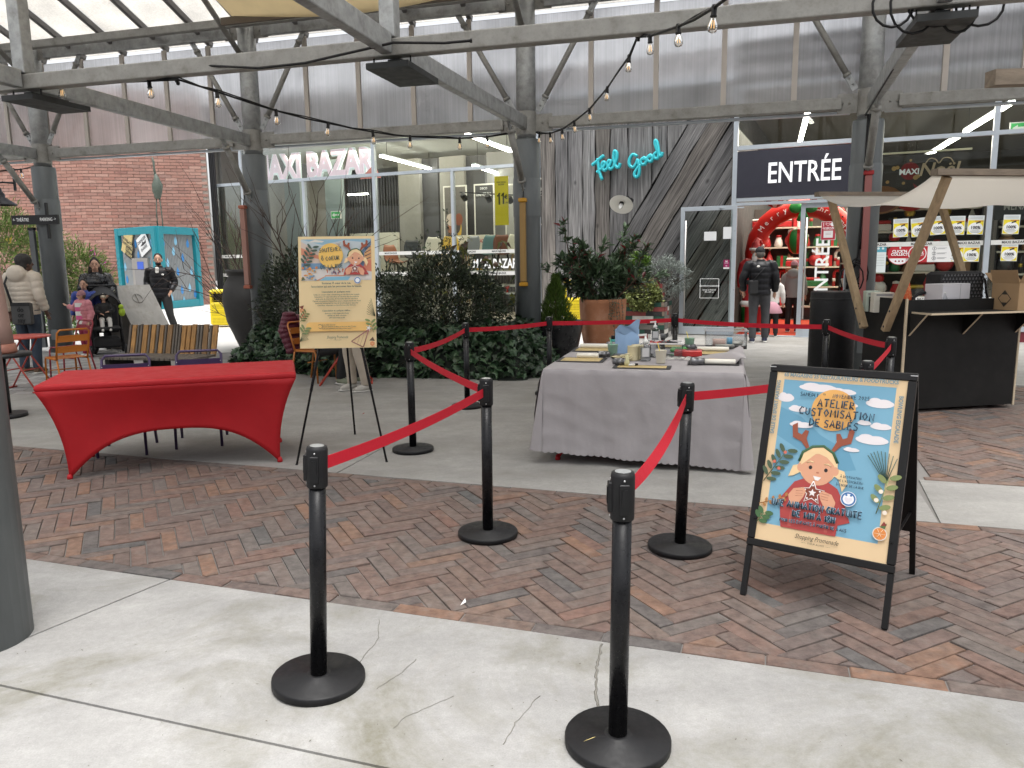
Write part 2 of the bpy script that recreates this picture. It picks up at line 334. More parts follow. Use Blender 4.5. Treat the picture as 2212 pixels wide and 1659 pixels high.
def marker(mb, body, x, y, h, mi=0, thick=.1, z=0.0, align=0.5, rot=0.0, M=None, jit=.04, sp=.2, seed=1, cond=1.0):
    """hand-drawn capitals as flattened tubes: pen strokes of a poster"""
    rg = random.Random(seed); out = []; cx = 0.0
    for chx in body:
        if chx == ' ': cx += .42 * cond; continue
        base, acc = _ACC.get(chx, (chx, []))
        st = _G.get(base)
        if not st: cx += .3; continue
        wd = max(p[0] for q in st for p in q); dy = rg.uniform(-jit, jit); sc_ = 1 + rg.uniform(-jit, jit)
        for q in st + acc: out.append([((cx + p[0] * cond * sc_), dy + p[1] * sc_) for p in q])
        cx += wd * cond + sp
    tot = cx - sp
    T = MX.Translation((x, y, z)) @ MX.Rotation(rot, 4, 'Z') @ MX.Scale(h, 4)
    if M is not None: T = M @ T
    for q in out:
        mb.tube([((p[0] - tot * align), p[1], 0) for p in q], thick / 2, 6, mi, True, T, flat=.06, fdir=(0, 0, 1))
    return mb
def ell(cx, cy, rx, ry, n=20, a0=0.0, a1=2 * pi, rot=0.0):
    k = n if abs(a1 - a0 - 2 * pi) > 1e-6 else n
    pts = []
    for i in range(n):
        a = a0 + (a1 - a0) * i / (n if abs(a1 - a0 - 2 * pi) < 1e-6 else n - 1)
        x, y = rx * cos(a), ry * sin(a); pts.append((cx + x * cos(rot) - y * sin(rot), cy + x * sin(rot) + y * cos(rot)))
    return pts
class ART:
    """flat print: coloured shapes stacked a quarter of a millimetre apart"""
    def __init__(s, step=.00025): s.b = MB(); s.mats = []; s.z = 0.0; s.step = step
    def mi(s, c):
        nm = 'ink_%02x%02x%02x' % tuple(int(max(0, min(1, q)) * 255) for q in c)
        m = mat(nm, c, .55)
        if m not in s.mats: s.mats.append(m)
        return s.mats.index(m)
    def p(s, pts, c): s.z += s.step; s.b.poly([(a, b, s.z) for a, b in pts], s.mi(c)); return s
    def r(s, x0, y0, x1, y1, c): return s.p([(x0, y0), (x1, y0), (x1, y1), (x0, y1)], c)
    def e(s, cx, cy, rx, ry, c, n=20, **k): return s.p(ell(cx, cy, rx, ry, n, **k), c)
    def line(s, pts, wd, c): s.z += s.step; s.b.tube([(a, b, s.z) for a, b in pts], wd / 2, 6, s.mi(c), True, None, flat=.05, fdir=(0, 0, 1)); return s
    def mk(s, body, x, y, h, c, **k): s.z += s.step * 2; marker(s.b, body, x, y, h, s.mi(c), z=s.z, **k); return s
    def build(s, name, parent, loc, rot=(pi / 2, 0, 0)): o = s.b.build(name, s.mats, parent); o.location = loc; o.rotation_euler = rot; return o

# ---------------------------------------------------------------- frames of the place
ROW0, ROWA = V((.40, 12.30, 0)), R(-15.5)       # the canopy's back row of columns
FAC0, FACA = V((4.70, 16.15, 0)), R(-23.7)      # the shop front (origin at the left door jamb)
def rowp(u, y, z=0.0): return ROW0 + V((cos(ROWA) * u - sin(ROWA) * y, sin(ROWA) * u + cos(ROWA) * y, z))
def facp(s, y, z=0.0): return FAC0 + V((cos(FACA) * s - sin(FACA) * y, sin(FACA) * s + cos(FACA) * y, z))
def lin(h):
    h = h.lstrip('#'); o = []
    for i in (0, 2, 4):
        c = int(h[i:i + 2], 16) / 255; o.append(c / 12.92 if c <= .04045 else ((c + .055) / 1.055) ** 2.4)
    return tuple(o)
# ================================================================ MATERIALS
GALV = mat('galvanised_steel', (.36, .37, .37), .5, .55, var=.28, vscale=9, dirt=.55, dcol=(.13, .12, .10), dscale=5, bump=.1, bscale=30)
GALV2 = mat('galvanised_steel_dull', (.30, .295, .275), .6, .3, var=.22, vscale=14, dirt=.7, dcol=(.09, .08, .065), dscale=7)
COLP = mat('grey_painted_steel', (.15, .165, .17), .45, .15, var=.22, vscale=4, dirt=.4, dcol=(.19, .2, .2), dscale=6, stretch=(1, 1, .3))
ALU = mat('pale_aluminium', (.50, .55, .60), .35, .3, var=.05)
DARKM = mat('dark_metal', (.02, .02, .022), .45, .3)
BLACK = mat('black_plastic', (.009, .009, .010), .5, var=.25, vscale=12, spec=.28, dirt=.25, dcol=(.03, .03, .03), dscale=9)
BLACKG = mat('black_satin_metal', (.006, .006, .007), .3, 0, var=.1, vscale=30, spec=.3)
SAGE = mat('dull_white', (.5, .5, .48), .6)
WHITE = mat('white_paint', (.72, .72, .7), .5)
CONC = concmat('concrete_slab', (.315, .31, .30), (.165, .157, .12), 1.0, 5.3)
CONC2 = concmat('concrete_terrace', (.30, .292, .275), (.2, .19, .165), .55, 11.0)
SAND = mat('joint_sand', (.022, .019, .017), .95, var=.3, vscale=30)
BRK = [(.145, .094, .076), (.135, .10, .087), (.165, .115, .096), (.125, .112, .104), (.205, .12, .082), (.145, .103, .089), (.095, .092, .090), (.175, .104, .082), (.14, .116, .104), (.155, .108, .088)]
PAVE = mat('clay_paver', (.2, .1, .08), .8, ramp=BRK, var=.42, vscale=16, bump=.6, bscale=60, dirt=.55, dcol=(.19, .17, .155), dscale=9, spec=.35)
GPAV = mat('grey_paver', (.3, .29, .28), .85, ramp=[(.34, .33, .31), (.24, .235, .23), (.42, .41, .4), (.3, .285, .27), (.2, .2, .2)], var=.1, vscale=10, bump=.2)
WBRK = mat('wall_brick', (.4, .18, .13), .9, ramp=[(.31, .165, .13), (.36, .20, .16), (.26, .135, .11), (.40, .24, .195), (.33, .16, .125), (.30, .18, .15)], var=.14, vscale=6)
MORT = mat('mortar', (.36, .30, .26), .95, var=.1)
# hairline cracks follow later
GLASS = glassmat('window_glass', (.93, .96, .94), .45)
POLY = polymat('polycarbonate_sheet', (1.0, .995, 1.0), .28)
POLYR = polymat('polycarbonate_roof', (.93, .91, .87), .75)
TARP = mat('cream_tarpaulin', (.86, .70, .42), .6, trans=.8, var=.06, vscale=3)

# ================================================================ GROUND
BA = R(-18.5); BO = V((.17, 3.12, 0))
def bp(b, n, z=0.0): return BO + V((cos(BA) * b - sin(BA) * n, sin(BA) * b + cos(BA) * n, z))
g = MB(); g.box((0, 18, -.06), (160, 130, .1)); ground = g.build('ground', mat('ground_bed', (.2, .19, .18), .95), kind='structure')
def slab(pts, m, lab=None, z=0.0, t=.05):
    s = MB(); s.prism([tuple(bp(*p)[:2]) for p in pts], z - t, z, 0); return s
conc = thing('concrete_pavement', None, None); tag(conc, kind='structure')
G_ = .006
# foreground slabs: sawn joints divide them
slabs = [([(-14, -9), (9, -9), (9, -1.02 - G_), (-14, -1.02 - G_)], CONC), ([(-14, -1.02 + G_), (-2.27 - G_, -1.02 + G_), (-2.06 - G_, -.003), (-14, -.003)], CONC),
         ([(-2.27 + G_, -1.02 + G_), (9, -1.02 + G_), (9, -.003), (-2.06 + G_, -.003)], CONC),
         # terrace behind the brick band, with its joints running away from the camera
         ([(-7.6, 2.04), (-2.30 - G_, 2.04), (-2.46 - G_, 5.2), (-2.6, 9.5), (-9.6, 7.4), (-8.97, 5.81)], CONC2), ([(-2.30 + G_, 2.04), (1.86 - G_, 2.04), (1.86 - G_, 7.8), (-2.55 + G_, 7.8), (-2.46 + G_, 5.2)], CONC2),
         ([(1.86 + G_, 2.04), (12, 2.04), (12, 3.02), (1.9 + G_, 3.02)], CONC2), ([(-2.55 + G_, 7.8 + 2 * G_), (2.3, 7.8 + 2 * G_), (2.3, 14), (-2.6, 14)], CONC2),
         ([(2.3 + 2 * G_, 7.85), (14, 7.85), (14, 14), (2.3 + 2 * G_, 14)], CONC2)]
for pts, m in slabs: slab(pts, m).build('concrete_slab', m, conc)
fp = MB(); fp.prism([(-40, 12.4), (-10.6, 15.2), (-6.6, 14.2), (-4.2, 14.4), (-3.0, 12), (.6, 12.2), (9.5, 9), (20, 9), (20, 14), (-14, 60), (-60, 60)], -.05, -.008)
fp.build('plaza_ground', mat('pale_plaza_concrete', (.55, .54, .52), .85, var=.07, vscale=1.1, dirt=.2, dcol=(.38, .37, .34), dscale=.7), kind='structure')
# stains and cracks in the foreground concrete
# ---- herringbone clay pavers
def bez_(pts):
    out = []
    for i in range(len(pts) - 1): out += [(pts[i][0] + (pts[i + 1][0] - pts[i][0]) * t / 8, pts[i][1] + (pts[i + 1][1] - pts[i][1]) * t / 8) for t in range(8)]
    return out + [pts[-1]]
def clip(poly, a, b, c):      # keep a*x+b*y>=c
    out = []
    for i in range(len(poly)):
        p, q = poly[i], poly[(i + 1) % len(poly)]; dp, dq = a * p[0] + b * p[1] - c, a * q[0] + b * q[1] - c
        if dp >= 0: out.append(p)
        if dp * dq < 0: t = dp / (dp - dq); out.append((p[0] + (q[0] - p[0]) * t, p[1] + (q[1] - p[1]) * t))
    return out
def area(p): return abs(sum(p[i][0] * p[(i + 1) % len(p)][1] - p[(i + 1) % len(p)][0] * p[i][1] for i in range(len(p)))) / 2
def in_view(p):
    d = V((p[0], p[1], 0)) - V((0, 0, CAMH)); z = d.dot(fw)
    return z > .5 and abs(d.dot(rt) / z) < .68 and -.52 < d.dot(up) / z < .5
BW, BL, JT = .083, .332, .006
paving = thing('brick_paving', None, None); tag(paving, kind='structure')
bed = MB(); bed.prism([tuple(bp(*p)[:2]) for p in [(-14, 0), (12, 0), (12, 2.037), (-14, 2.037)]], -.05, -.014)
bed.prism([tuple(bp(*p)[:2]) for p in [(1.9, 3.026), (12, 3.026), (12, 7.84), (2.3, 7.84)]], -.05, -.014)
bed.build('joint_bed', SAND, paving)
for pts, wd in (([(330, 570), (325, 700), (200, 860)], .002), ([(580, 840), (480, 930), (310, 1040)], .002), ([(830, 1090), (500, 1230), (430, 1310)], .002), ([(1400, 1090), (1240, 1270), (1160, 1420)], .002), ([(1820, 740), (1785, 900), (1780, 1060), (1800, 1180)], .007)):
    k_ = MB(); P = []
    for u_, v_ in bez_(pts): 
        x, y = 713.2 + u_ * .3224, 1152 + v_ * .3224; d_ = fw + rt * ((x - 1106) / 1661) - up * ((y - 829.5) / 1661); P.append(V((0, 0, CAMH)) + d_ * ((.0012 - CAMH) / d_.z))
    P = [p + V((rnd.uniform(-.004, .004), rnd.uniform(-.004, .004), 0)) for p in P]; k_.tube(P, [wd * rnd.uniform(.4, 1) for p in P], 4, flat=.12, fdir=(0, 0, 1)); k_.build('crack', mat('crack_dirt', (.205, .195, .17), .95), conc)
bricks = []
ca = R(45)
def herring(b0, b1, n0, n1):
    M_ = 170
    for j in range(-M_, M_):
        for k in range(-44, 44):
            for kind in (0, 1):
                if kind == 0: x, y, lx, ly = j + 8 * k, j, 4, 1
                else: x, y, lx, ly = j, j - 7 + 8 * k, 1, 4
                q = [(x, y), (x + lx, y), (x + lx, y + ly), (x, y + ly)]
                e = JT / BW / 2
                q = [(q[0][0] + e, q[0][1] + e), (q[1][0] - e, q[1][1] + e), (q[2][0] - e, q[2][1] - e), (q[3][0] + e, q[3][1] - e)]
                q = [((p[0] * cos(ca) - p[1] * sin(ca)) * BW + .013, (p[0] * sin(ca) + p[1] * cos(ca)) * BW + .02) for p in q]
                if max(p[0] for p in q) < b0 or min(p[0] for p in q) > b1 or max(p[1] for p in q) < n0 or min(p[1] for p in q) > n1: continue
                for cc in ((1, 0, b0), (-1, 0, -b1), (0, 1, n0), (0, -1, -n1)):
                    q = clip(q, *cc)
                    if len(q) < 3: break
                if len(q) < 3 or area(q) < .0012: continue
                bricks.append(q)
herring(-7.0, 4.2, .092, 1.945); herring(2.0, 6.5, 3.12, 7.8)
for n_ in (.045, 1.991, 3.07):                                     # soldier course along each edge
    b_ = -7.0 if n_ < 3 else 1.95
    while b_ < (4.2 if n_ < 3 else 6):
        L = rnd.uniform(.30, .34); bricks.append([(b_, n_ - .041), (b_ + L, n_ - .041), (b_ + L, n_ + .041), (b_, n_ + .041)]); b_ += L + JT
def brick_mb(q, mb):
    cx = sum(p[0] for p in q) / len(q); cy = sum(p[1] for p in q) / len(q)
    h = rnd.uniform(-.0035, .0035); tx, ty = rnd.uniform(-.012, .012), rnd.uniform(-.012, .012)
    P = [bp(cx + (p[0] - cx) * 1.0, cy + (p[1] - cy) * 1.0) for p in q]; c = bp(cx, cy)
    k = len(P); vs = [(p.x, p.y, -.03) for p in P] + [(p.x, p.y, -.004 + h + tx * (p.x - c.x) + ty * (p.y - c.y)) for p in P]
    vs += [(c.x + (p.x - c.x) * (1 - .006 / max(.02, (p - c).length)), c.y + (p.y - c.y) * (1 - .006 / max(.02, (p - c).length)), h + tx * (p.x - c.x) + ty * (p.y - c.y)) for p in P]
    fs = [tuple(range(2 * k, 3 * k))]
    for r_ in (0, 1):
        for i in range(k): fs.append((r_ * k + i, r_ * k + (i + 1) % k, (r_ + 1) * k + (i + 1) % k, (r_ + 1) * k + i))
    mb.add(vs, fs); return c
scored = []
for q in bricks:
    c = bp(sum(p[0] for p in q) / len(q), sum(p[1] for p in q) / len(q)); d = (c - V((0, 0, CAMH))).length
    scored.append((-(area(q) * 1.6 / d ** 3) if in_view(c) else 1, q))
scored.sort(key=lambda t: t[0])
rest = MB()
for i, (s_, q) in enumerate(scored):
    if i < 298:
        b = MB(); brick_mb(q, b); o = b.build('brick', PAVE, paving)
    else: brick_mb(q, rest)
tag(rest.build('brick_field', PAVE, paving), kind='stuff')
# ---- grey block paving on the far left
gp = thing('block_paving', None, None); tag(gp, kind='structure')
region = [(-14, 9.0), (-5.6, 7.4), (-6.25, 9.3), (-6.5, 11.4), (-6.2, 12.7), (-7.6, 14.9), (-10.6, 15.0), (-18, 14.2)]
bd = MB(); bd.prism(region, -.05, -.007); bd.build('joint_bed', SAND, gp)
cells = []
ga = R(8)
for i in range(-70, 70):
    for j in range(-70, 70):
        w_, h_ = .24, .16
        x0, y0 = (i + (.5 if j % 2 else 0)) * w_, j * h_
        q = [(x0 + .004, y0 + .004), (x0 + w_ - .004, y0 + .004), (x0 + w_ - .004, y0 + h_ - .004), (x0 + .004, y0 + h_ - .004)]
        q = [(p[0] * cos(ga) - p[1] * sin(ga) - 9, p[0] * sin(ga) + p[1] * cos(ga) + 11.5) for p in q]
        c = (sum(p[0] for p in q) / 4, sum(p[1] for p in q) / 4)
        ins = False
        for a_ in range(len(region)):
            p, r_ = region[a_], region[(a_ + 1) % len(region)]
            if (p[1] > c[1]) != (r_[1] > c[1]) and c[0] < (r_[0] - p[0]) * (c[1] - p[1]) / (r_[1] - p[1]) + p[0]: ins = not ins
        if ins and in_view(c): cells.append((c[0] ** 2 + c[1] ** 2, q))
cells.sort(key=lambda t: t[0]); rest = MB()
for i, (s_, q) in enumerate(cells):
    z = rnd.uniform(-.002, .004)
    if i < 290: b = MB(); b.prism(q, -.03, z); b.build('paver', GPAV, gp)
    else: rest.prism(q, -.03, z)
tag(rest.build('paver_field', GPAV, gp), kind='stuff')

# ================================================================ CANOPY
CU = [-9.43, -4.94, -.13, 4.74]
can = thing('market_canopy', 'galvanised steel canopy on round grey columns with ribbed clear sheeting above the terrace', 'canopy', ROW0, ROWA)
def column(u, y, top, conduit=None):
    c = MB(); c.lathe([(.205, 0), (.205, 3.42), (.2, 3.45)], 28, 0, MX.Translation((u, y, 0))); c.lathe([(.15, 3.44), (.15, top)], 28, 1, MX.Translation((u, y, 0)))
    o = c.build('column', [COLP, GALV], can)
    k = MB(); k.lathe([(.212, 2.28), (.216, 2.3), (.216, 2.84), (.212, 2.86)], 28, 0, MX.Translation((u, y, 0)), cap=False); k.build('collar', COLP, o)
    h = MB(); h.box((u + .06, y - .2, .34), (.15, .03, .2), ch=.008); h.build('access_hatch', COLP, o)
    s = MB(); s.lathe([(.156, 3.52), (.156, 3.86)], 24, 0, MX.Translation((u, y, 0)), cap=False); s.build('sleeve', GALV2, o)
    for a in (-1, 1):
        for zz, hh in ((3.69, .26), (5.44, .22)):
            s = MB(); s.box((u + a * .27, y, zz), (.28, .02, hh))
            for q in (-.04, .05): s.tube([(u + a * (.3 + q), y - .03, zz), (u + a * (.3 + q), y + .03, zz)], .016, 6)
            s.build('bracket_plate', GALV2, o)
    return o
cols = [column(u, 0, 5.55) for u in CU]
column(-.20, -9.55, 5.4); column(9.5, 0, 5.5); column(-14.0, 0, 5.5); column(4.7, -9.55, 5.4); column(-5.1, -9.55, 5.4)
def beam(a, b, wd, ht, m=GALV2, name='beam'):
    k = MB(); k.bar(a, b, wd, ht); return soften(k.build(name, m, can), .012, 2)
allu = [-14.0] + CU + [9.5]
for a, b in zip(allu[:-1], allu[1:]):
    beam((a + .36, 0, 3.69), (b - .36, 0, 3.69), .12, .16); beam((a + .3, 0, 5.44), (b - .3, 0, 5.44), .10, .17, GALV)
    beam((a + .22, .12, 3.585), (b - .22, .12, 3.585), .1, .035, ALU, 'drip_rail')
    beam((a, -.32, 5.50), (b, -.32, 5.50), .12, .13, GALV2, 'purlin')
    n_ = 5; st = (b - a) / n_
    for i in range(n_ + 1):
        if i < n_:
            x0, x1 = a + st * i, a + st * (i + 1)
            p = MB(); p.box(((x0 + x1) / 2, .22, 4.54), (st - .03, .02, 1.56)); p.build('sheet', POLY, can)
            r_ = MB(); L = 5.2; sl_ = atan2(.4, 1)
            r_.add([(x0 + .02, .35, 5.42), (x1 - .02, .35, 5.42), (x1 - .02, -4.9, 7.52), (x0 + .02, -4.9, 7.52)], [(0, 1, 2, 3)])
            o = r_.build('roof_sheet', POLYR, can); so_ = o.modifiers.new('solid', 'SOLIDIFY'); so_.thickness = .016
            if a >= -10 and b < 5.5:
                r2 = MB(); r2.add([(x0 + .02, -5.0, 7.5), (x1 - .02, -5.0, 7.5), (x1 - .02, -9.4, 5.74), (x0 + .02, -9.4, 5.74)], [(0, 1, 2, 3)]); r2.build('roof_sheet', POLYR, can)
        if i < n_ or b > 9: 
            x = a + st * i
            m_ = MB(); m_.box((x, .19, 4.53), (.075, .045, 1.62)); m_.build('mullion', mat('cream_glazing_bar', (.55, .5, .45), .6), can)
            m_ = MB(); m_.box((x, -.02, 5.56), (.09, .1, .09)); m_.build('clip', ALU, can)
            beam((x, .3, 5.375), (x, -4.95, 7.475), .075, .10, mat('rafter_paint', (.17, .165, .165), .5), 'rafter')
# middle beam, king posts, cross beams
JU = [-4.45 - 4.6, -4.45, -.175, 4.45, 9.0]
beam((-14, -4.946, 3.575), (9.6, -4.946, 3.575), .13, .155)
for ju, cu_ in zip(JU, CU + [9.5]):
    beam((cu_, -.16, 3.68), (ju, -4.86, 3.60), .11, .19, GALV); beam((ju, -5.03, 3.60), (ju + .05, -9.4, 3.60), .11, .19, GALV)
    beam((ju, -4.946, 3.66), (ju, -4.946, 7.4), .15, .15, GALV, 'king_post')
    p = MB(); p.box((ju + .02, -4.70, 3.40), (.42, .78, .055)); p.box((ju + .02, -4.7, 3.45), (.1, .5, .06)); p.build('heater_plate', mat('black_heater_plate', (.022, .024, .024), .55, .2, var=.3, vscale=4), can)
    for s_ in (-.17, .2):
        q = MB(); q.bar((ju + s_, -4.95, 3.4), (ju + s_, -4.95, 3.58), .012, .012); q.build('hanger', DARKM, can)
beam((-14, -5.0, 7.4), (9.6, -5.0, 7.4), .1, .16, GALV2, 'ridge_beam')
beam((-14, -9.55, 3.69), (9.6, -9.55, 3.69), .12, .16); beam((-14, -9.4, 5.6), (9.6, -9.4, 5.6), .1, .15)
def brace(a, b, r_=.042):
    a, b = V(a), V(b); d = (b - a).normalized(); k = MB()
    k.tube([a + d * .13, b - d * .13], r_, 12); k.tube([a + d * .11, a + d * .15], r_ + .014, 12); k.tube([b - d * .15, b - d * .11], r_ + .014, 12)
    o = k.build('brace', GALV2, can)
    e = MB()
    sd = V((0, 1, 0)) if abs(d.y) < .3 else V((1, 0, 0))
    for p, s_ in ((a, 1), (b, -1)):
        e.bar(p - d * s_ * .1, p + d * s_ * .14, .022, .085, upv=d.cross(sd))
        for t in (-.02, .07): e.tube([p + d * s_ * t - sd * .03, p + d * s_ * t + sd * .03], .013, 6)
    e.build('end_plate', GALV, o); return o
for i, u in enumerate(CU):
    for s_ in (-1, 1):
        brace((u + s_ * .24, 0, 3.96), (u + s_ * 1.04, 0, 5.32))
    ju = JU[i]; dx = (ju - u) / 4.7
    brace((u + dx * .2, -.22, 2.72), (u + dx * .95, -.98, 3.56), .05)
    brace((u, -.12, 4.98), (u, -1.75, 6.12), .045)
# cream tarpaulin hung under the roof of the middle bay
t = MB()
def tf(a, b):
    x = -4.55 + a * 4.2; y = -.95 - b * 3.9; z = 5.36 + .4 * (-y - .75) - .05 - .16 * sin(pi * a) - .07 * sin(pi * b)
    return (x, y, z)
t.grid(tf, 18, 14); tp = t.build('tarpaulin', TARP); tp.parent = None
tp.location = ROW0; tp.rotation_euler = (0, 0, ROWA)
tag(tp, 'cream tarpaulin slung under the sheeted roof above the middle bay', 'tarpaulin')
tb = MB(); tb.bar((-4.75, -.93, 5.33), (-.35, -.93, 5.33), .05, .11); o = tb.build('batten', mat('brown_batten', (.11, .085, .06), .7), tp)
# ================================================================ SHOP BUILDING
def ray_(x, y): return fw + rt * ((x - 1106) / 1661) - up * ((y - 829.5) / 1661)
def hz(x, y, z=0.0): d = ray_(x, y); return V((0, 0, CAMH)) + d * ((z - CAMH) / d.z)          # where a sight line meets a level
def fz(x, y, off=0.0):                                                                          # ... or the shop front (s, z), off = metres inside
    n = V((-sin(FACA), cos(FACA), 0)); p0 = FAC0 + n * off; d = ray_(x, y); O = V((0, 0, CAMH))
    P = O + d * ((p0 - O).dot(n) / d.dot(n)); e = P - FAC0; return e.dot(V((cos(FACA), sin(FACA), 0))), P.z
shop = thing('shop_building', 'glass fronted shop behind the canopy with pale metal frames and a lit interior', 'building', FAC0, FACA)
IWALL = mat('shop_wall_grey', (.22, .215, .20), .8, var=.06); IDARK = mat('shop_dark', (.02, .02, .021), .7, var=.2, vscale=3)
def sbox(name, s0, s1, y0, y1, z0, z1, m, parent=shop, kind=None, ch=0.0):
    b = MB(); b.box(((s0 + s1) / 2, (y0 + y1) / 2, (z0 + z1) / 2), (abs(s1 - s0), abs(y1 - y0), abs(z1 - z0)), ch=ch); o = b.build(name, m, parent)
    if kind: tag(o, kind=kind)
    return o
def sroom(name, *a):
    o = sbox(name, *a, parent=None); o.location = FAC0; o.rotation_euler = (0, 0, FACA); return tag(o, kind='structure')
sroom('floor', -14.0, 14, .12, 16, -.06, -.004, mat('shop_floor', (.50, .46, .38), .3, var=.05))
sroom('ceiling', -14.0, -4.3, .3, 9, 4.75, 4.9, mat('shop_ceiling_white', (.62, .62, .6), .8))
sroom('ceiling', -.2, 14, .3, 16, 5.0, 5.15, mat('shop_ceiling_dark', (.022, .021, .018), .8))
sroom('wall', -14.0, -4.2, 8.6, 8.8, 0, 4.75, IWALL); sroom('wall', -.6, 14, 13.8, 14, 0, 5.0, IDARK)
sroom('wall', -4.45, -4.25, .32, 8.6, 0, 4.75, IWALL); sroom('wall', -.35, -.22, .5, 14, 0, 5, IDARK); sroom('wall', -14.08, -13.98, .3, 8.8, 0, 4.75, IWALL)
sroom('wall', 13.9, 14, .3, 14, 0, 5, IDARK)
sroom('roof', -14.1, 14.2, .1, 16, 5.6, 5.78, IDARK)
# upper cladding above the glass
sbox('fascia', -14.1, -4.45, 0, .1, 4.98, 5.82, mat('fascia_cladding', (.46, .45, .46), .7, var=.12, vscale=2)); sbox('fascia', -.1, 14.2, 0, .1, 4.98, 5.82, mat('fascia_cladding'))
sbox('end_wall', -14.18, -14.09, .1, 9, 0, 5.8, IWALL); sbox('end_wall', 14, 14.2, 0, 14, 0, 5.8, IWALL)
for z in (5.15, 5.5, 5.79): sbox('gutter', -14.1, -4.45, -.14, -.002, z - .05, z + .03, DARKM); sbox('gutter', -.1, 14.2, -.14, -.002, z - .05, z + .03, DARKM)
# frames
def mull(s, z0, z1, wd=.07): return sbox('mullion', s - wd / 2, s + wd / 2, -.05, .06, z0, z1, ALU)
def rail(s0, s1, z, ht=.075): return sbox('transom', s0, s1, -.046, .056, z - ht / 2, z + ht / 2, ALU)
def pane(s0, s1, z0, z1): return sbox('glass_pane', s0, s1, -.004, .004, z0, z1, GLASS)
L_ = [-14.0, -13.0, -10.96, -8.79, -6.60, -4.42]
for s in (-14.0, -13.0, -10.96, -6.60): mull(s, .08, 3.73)
for s in (-13.0, -8.79, -4.42): mull(s, .08 if s != -13 else 3.8, 4.98, .085)
rail(-13.96, -4.46, 3.765); rail(-13.96, -4.46, .06, .12); rail(-13.96, -4.46, 4.96)
for a, b in zip(L_[:-1], L_[1:]): pane(a + .04, b - .04, .12, 3.73)
for a, b in ((-13.0, -8.79), (-8.79, -4.42)): pane(a + .045, b - .045, 3.8, 4.93)
mull(-.09, 0, 4.98, .09); mull(2.20, 0, 4.98, .08); mull(4.45, .2, 4.98, .09); mull(6.75, .2, 4.98, .09); mull(9.0, .2, 4.98, .09); mull(11.3, .2, 4.98)
rail(-.04, 2.16, 3.80, .085); rail(2.24, 13.6, 3.765); rail(-.04, 13.6, 4.96)
rail(-.04, 2.16, 2.775, .07); rail(-.04, 2.16, 2.69, .06)
rail(2.24, 13.6, .24, .09)
pane(-.04, 2.16, 3.85, 4.92)
for a, b in ((2.24, 4.40), (4.50, 6.70), (6.80, 8.95), (9.05, 11.2)): pane(a, b, .3, 3.72); pane(a, b, 3.81, 4.92)
sbox('plinth', 2.24, 13.6, -.03, .05, -.02, .19, mat('red_plinth_panel', (.16, .02, .03), .5))
sbox('threshold', -.04, 2.16, -.05, .12, -.01, .012, ALU)
for k in range(4): sbox('downpipe', -13.99 + k * .055, -13.96 + k * .055, -.16, -.12, 0, 5.75, DARKM)
# right door leaf with its long handle
def leaf(s0, s1, z0, z1, y, name='door'):
    f = .085; fr = MB()
    for (a, b, c, d) in ((s0, s0 + f, z0, z1), (s1 - f, s1, z0, z1), (s0 + f, s1 - f, z1 - f, z1), (s0 + f, s1 - f, z0, z0 + .16)): fr.box(((a + b) / 2, y, (c + d) / 2), (b - a, .05, d - c))
    o = soften(fr.build(name, ALU, shop), .004); q = MB(); q.box(((s0 + s1) / 2, y, (z0 + z1) / 2), (s1 - s0 - 2 * f, .012, z1 - z0 - .2)); q.build('glass_pane', GLASS, o)
    h = MB(); hx = s0 + .12; h.tube([(hx, y - .09, z0 + .35), (hx, y - .09, z1 - .28)], .018, 10)
    for zz in (z0 + .42, z1 - .35): h.tube([(hx, y, zz), (hx, y - .09, zz)], .012, 8)
    h.build('handle', mat('brushed_steel', (.6, .58, .55), .3, .8), o); return o
leaf(1.21, 2.14, .012, 2.655, .02)
d0 = leaf(-1.14, .0, .02, 2.665, -.16); d0['label'] = 'open glass door leaf folded back against the timber wall'
# door closer arm
b = MB(); b.bar((-.35, -.2, 2.63), (.12, -.06, 2.62), .03, .025); b.build('door_closer', ALU, shop)
# safety bands on the glass with the shop name
SFONT = dict(bold=.012)
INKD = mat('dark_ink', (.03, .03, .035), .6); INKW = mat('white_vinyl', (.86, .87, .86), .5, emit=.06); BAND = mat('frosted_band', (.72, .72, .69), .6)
for (s0, s1) in ((-8.74, -6.65), (-6.55, -4.47), (-10.9, -8.84), (-13.95, -13.05), (2.25, 4.39), (4.51, 6.69), (6.81, 8.9)):
    for z in ((1.84, 1.33) if s0 < 0 else (1.82, .78)):
        b = MB(); b.box(((s0 + s1) / 2, -.008, z), (s1 - s0, .002, .085)); o = b.build('safety_band', BAND, shop)
        k = s0 + .35
        while k < s1 - .2:
            text(o, 'MAXI BAZAR', (k, -.0105, z), .062, INKD, bold=.02); k += .78
# signs on the building: things of their own
def at_front(name, label, cat, s, z, off, group=None):
    return thing(name, label, cat, facp(s, -off, z), FACA, group)
sg = at_front('entrance_sign', 'dark blue grey sign panel lettered ENTRÉE in white over the open shop door', 'sign', 1.05, 3.275, .0)
b = MB(); b.box((.0, -.02, 0), (2.19, .06, .92)); b.build('panel', mat('slate_blue_panel', (.028, .028, .042), .5, var=.06), sg)
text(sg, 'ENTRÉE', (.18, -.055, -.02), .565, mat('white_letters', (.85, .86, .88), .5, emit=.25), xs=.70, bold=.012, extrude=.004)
lw = at_front('window_lettering', 'big white MAXI BAZAR letters on the window beside the grey column', 'lettering', -5.53, 1.545, .012)
text(lw, 'MAXI BAZAR', (0, 0, 0), .30, INKW, xs=.66, bold=.03, extrude=.001)
vl = at_front('door_lettering', 'white ENTRÉE letters running up the glass of the fixed door', 'lettering', 1.66, 1.36, .02)
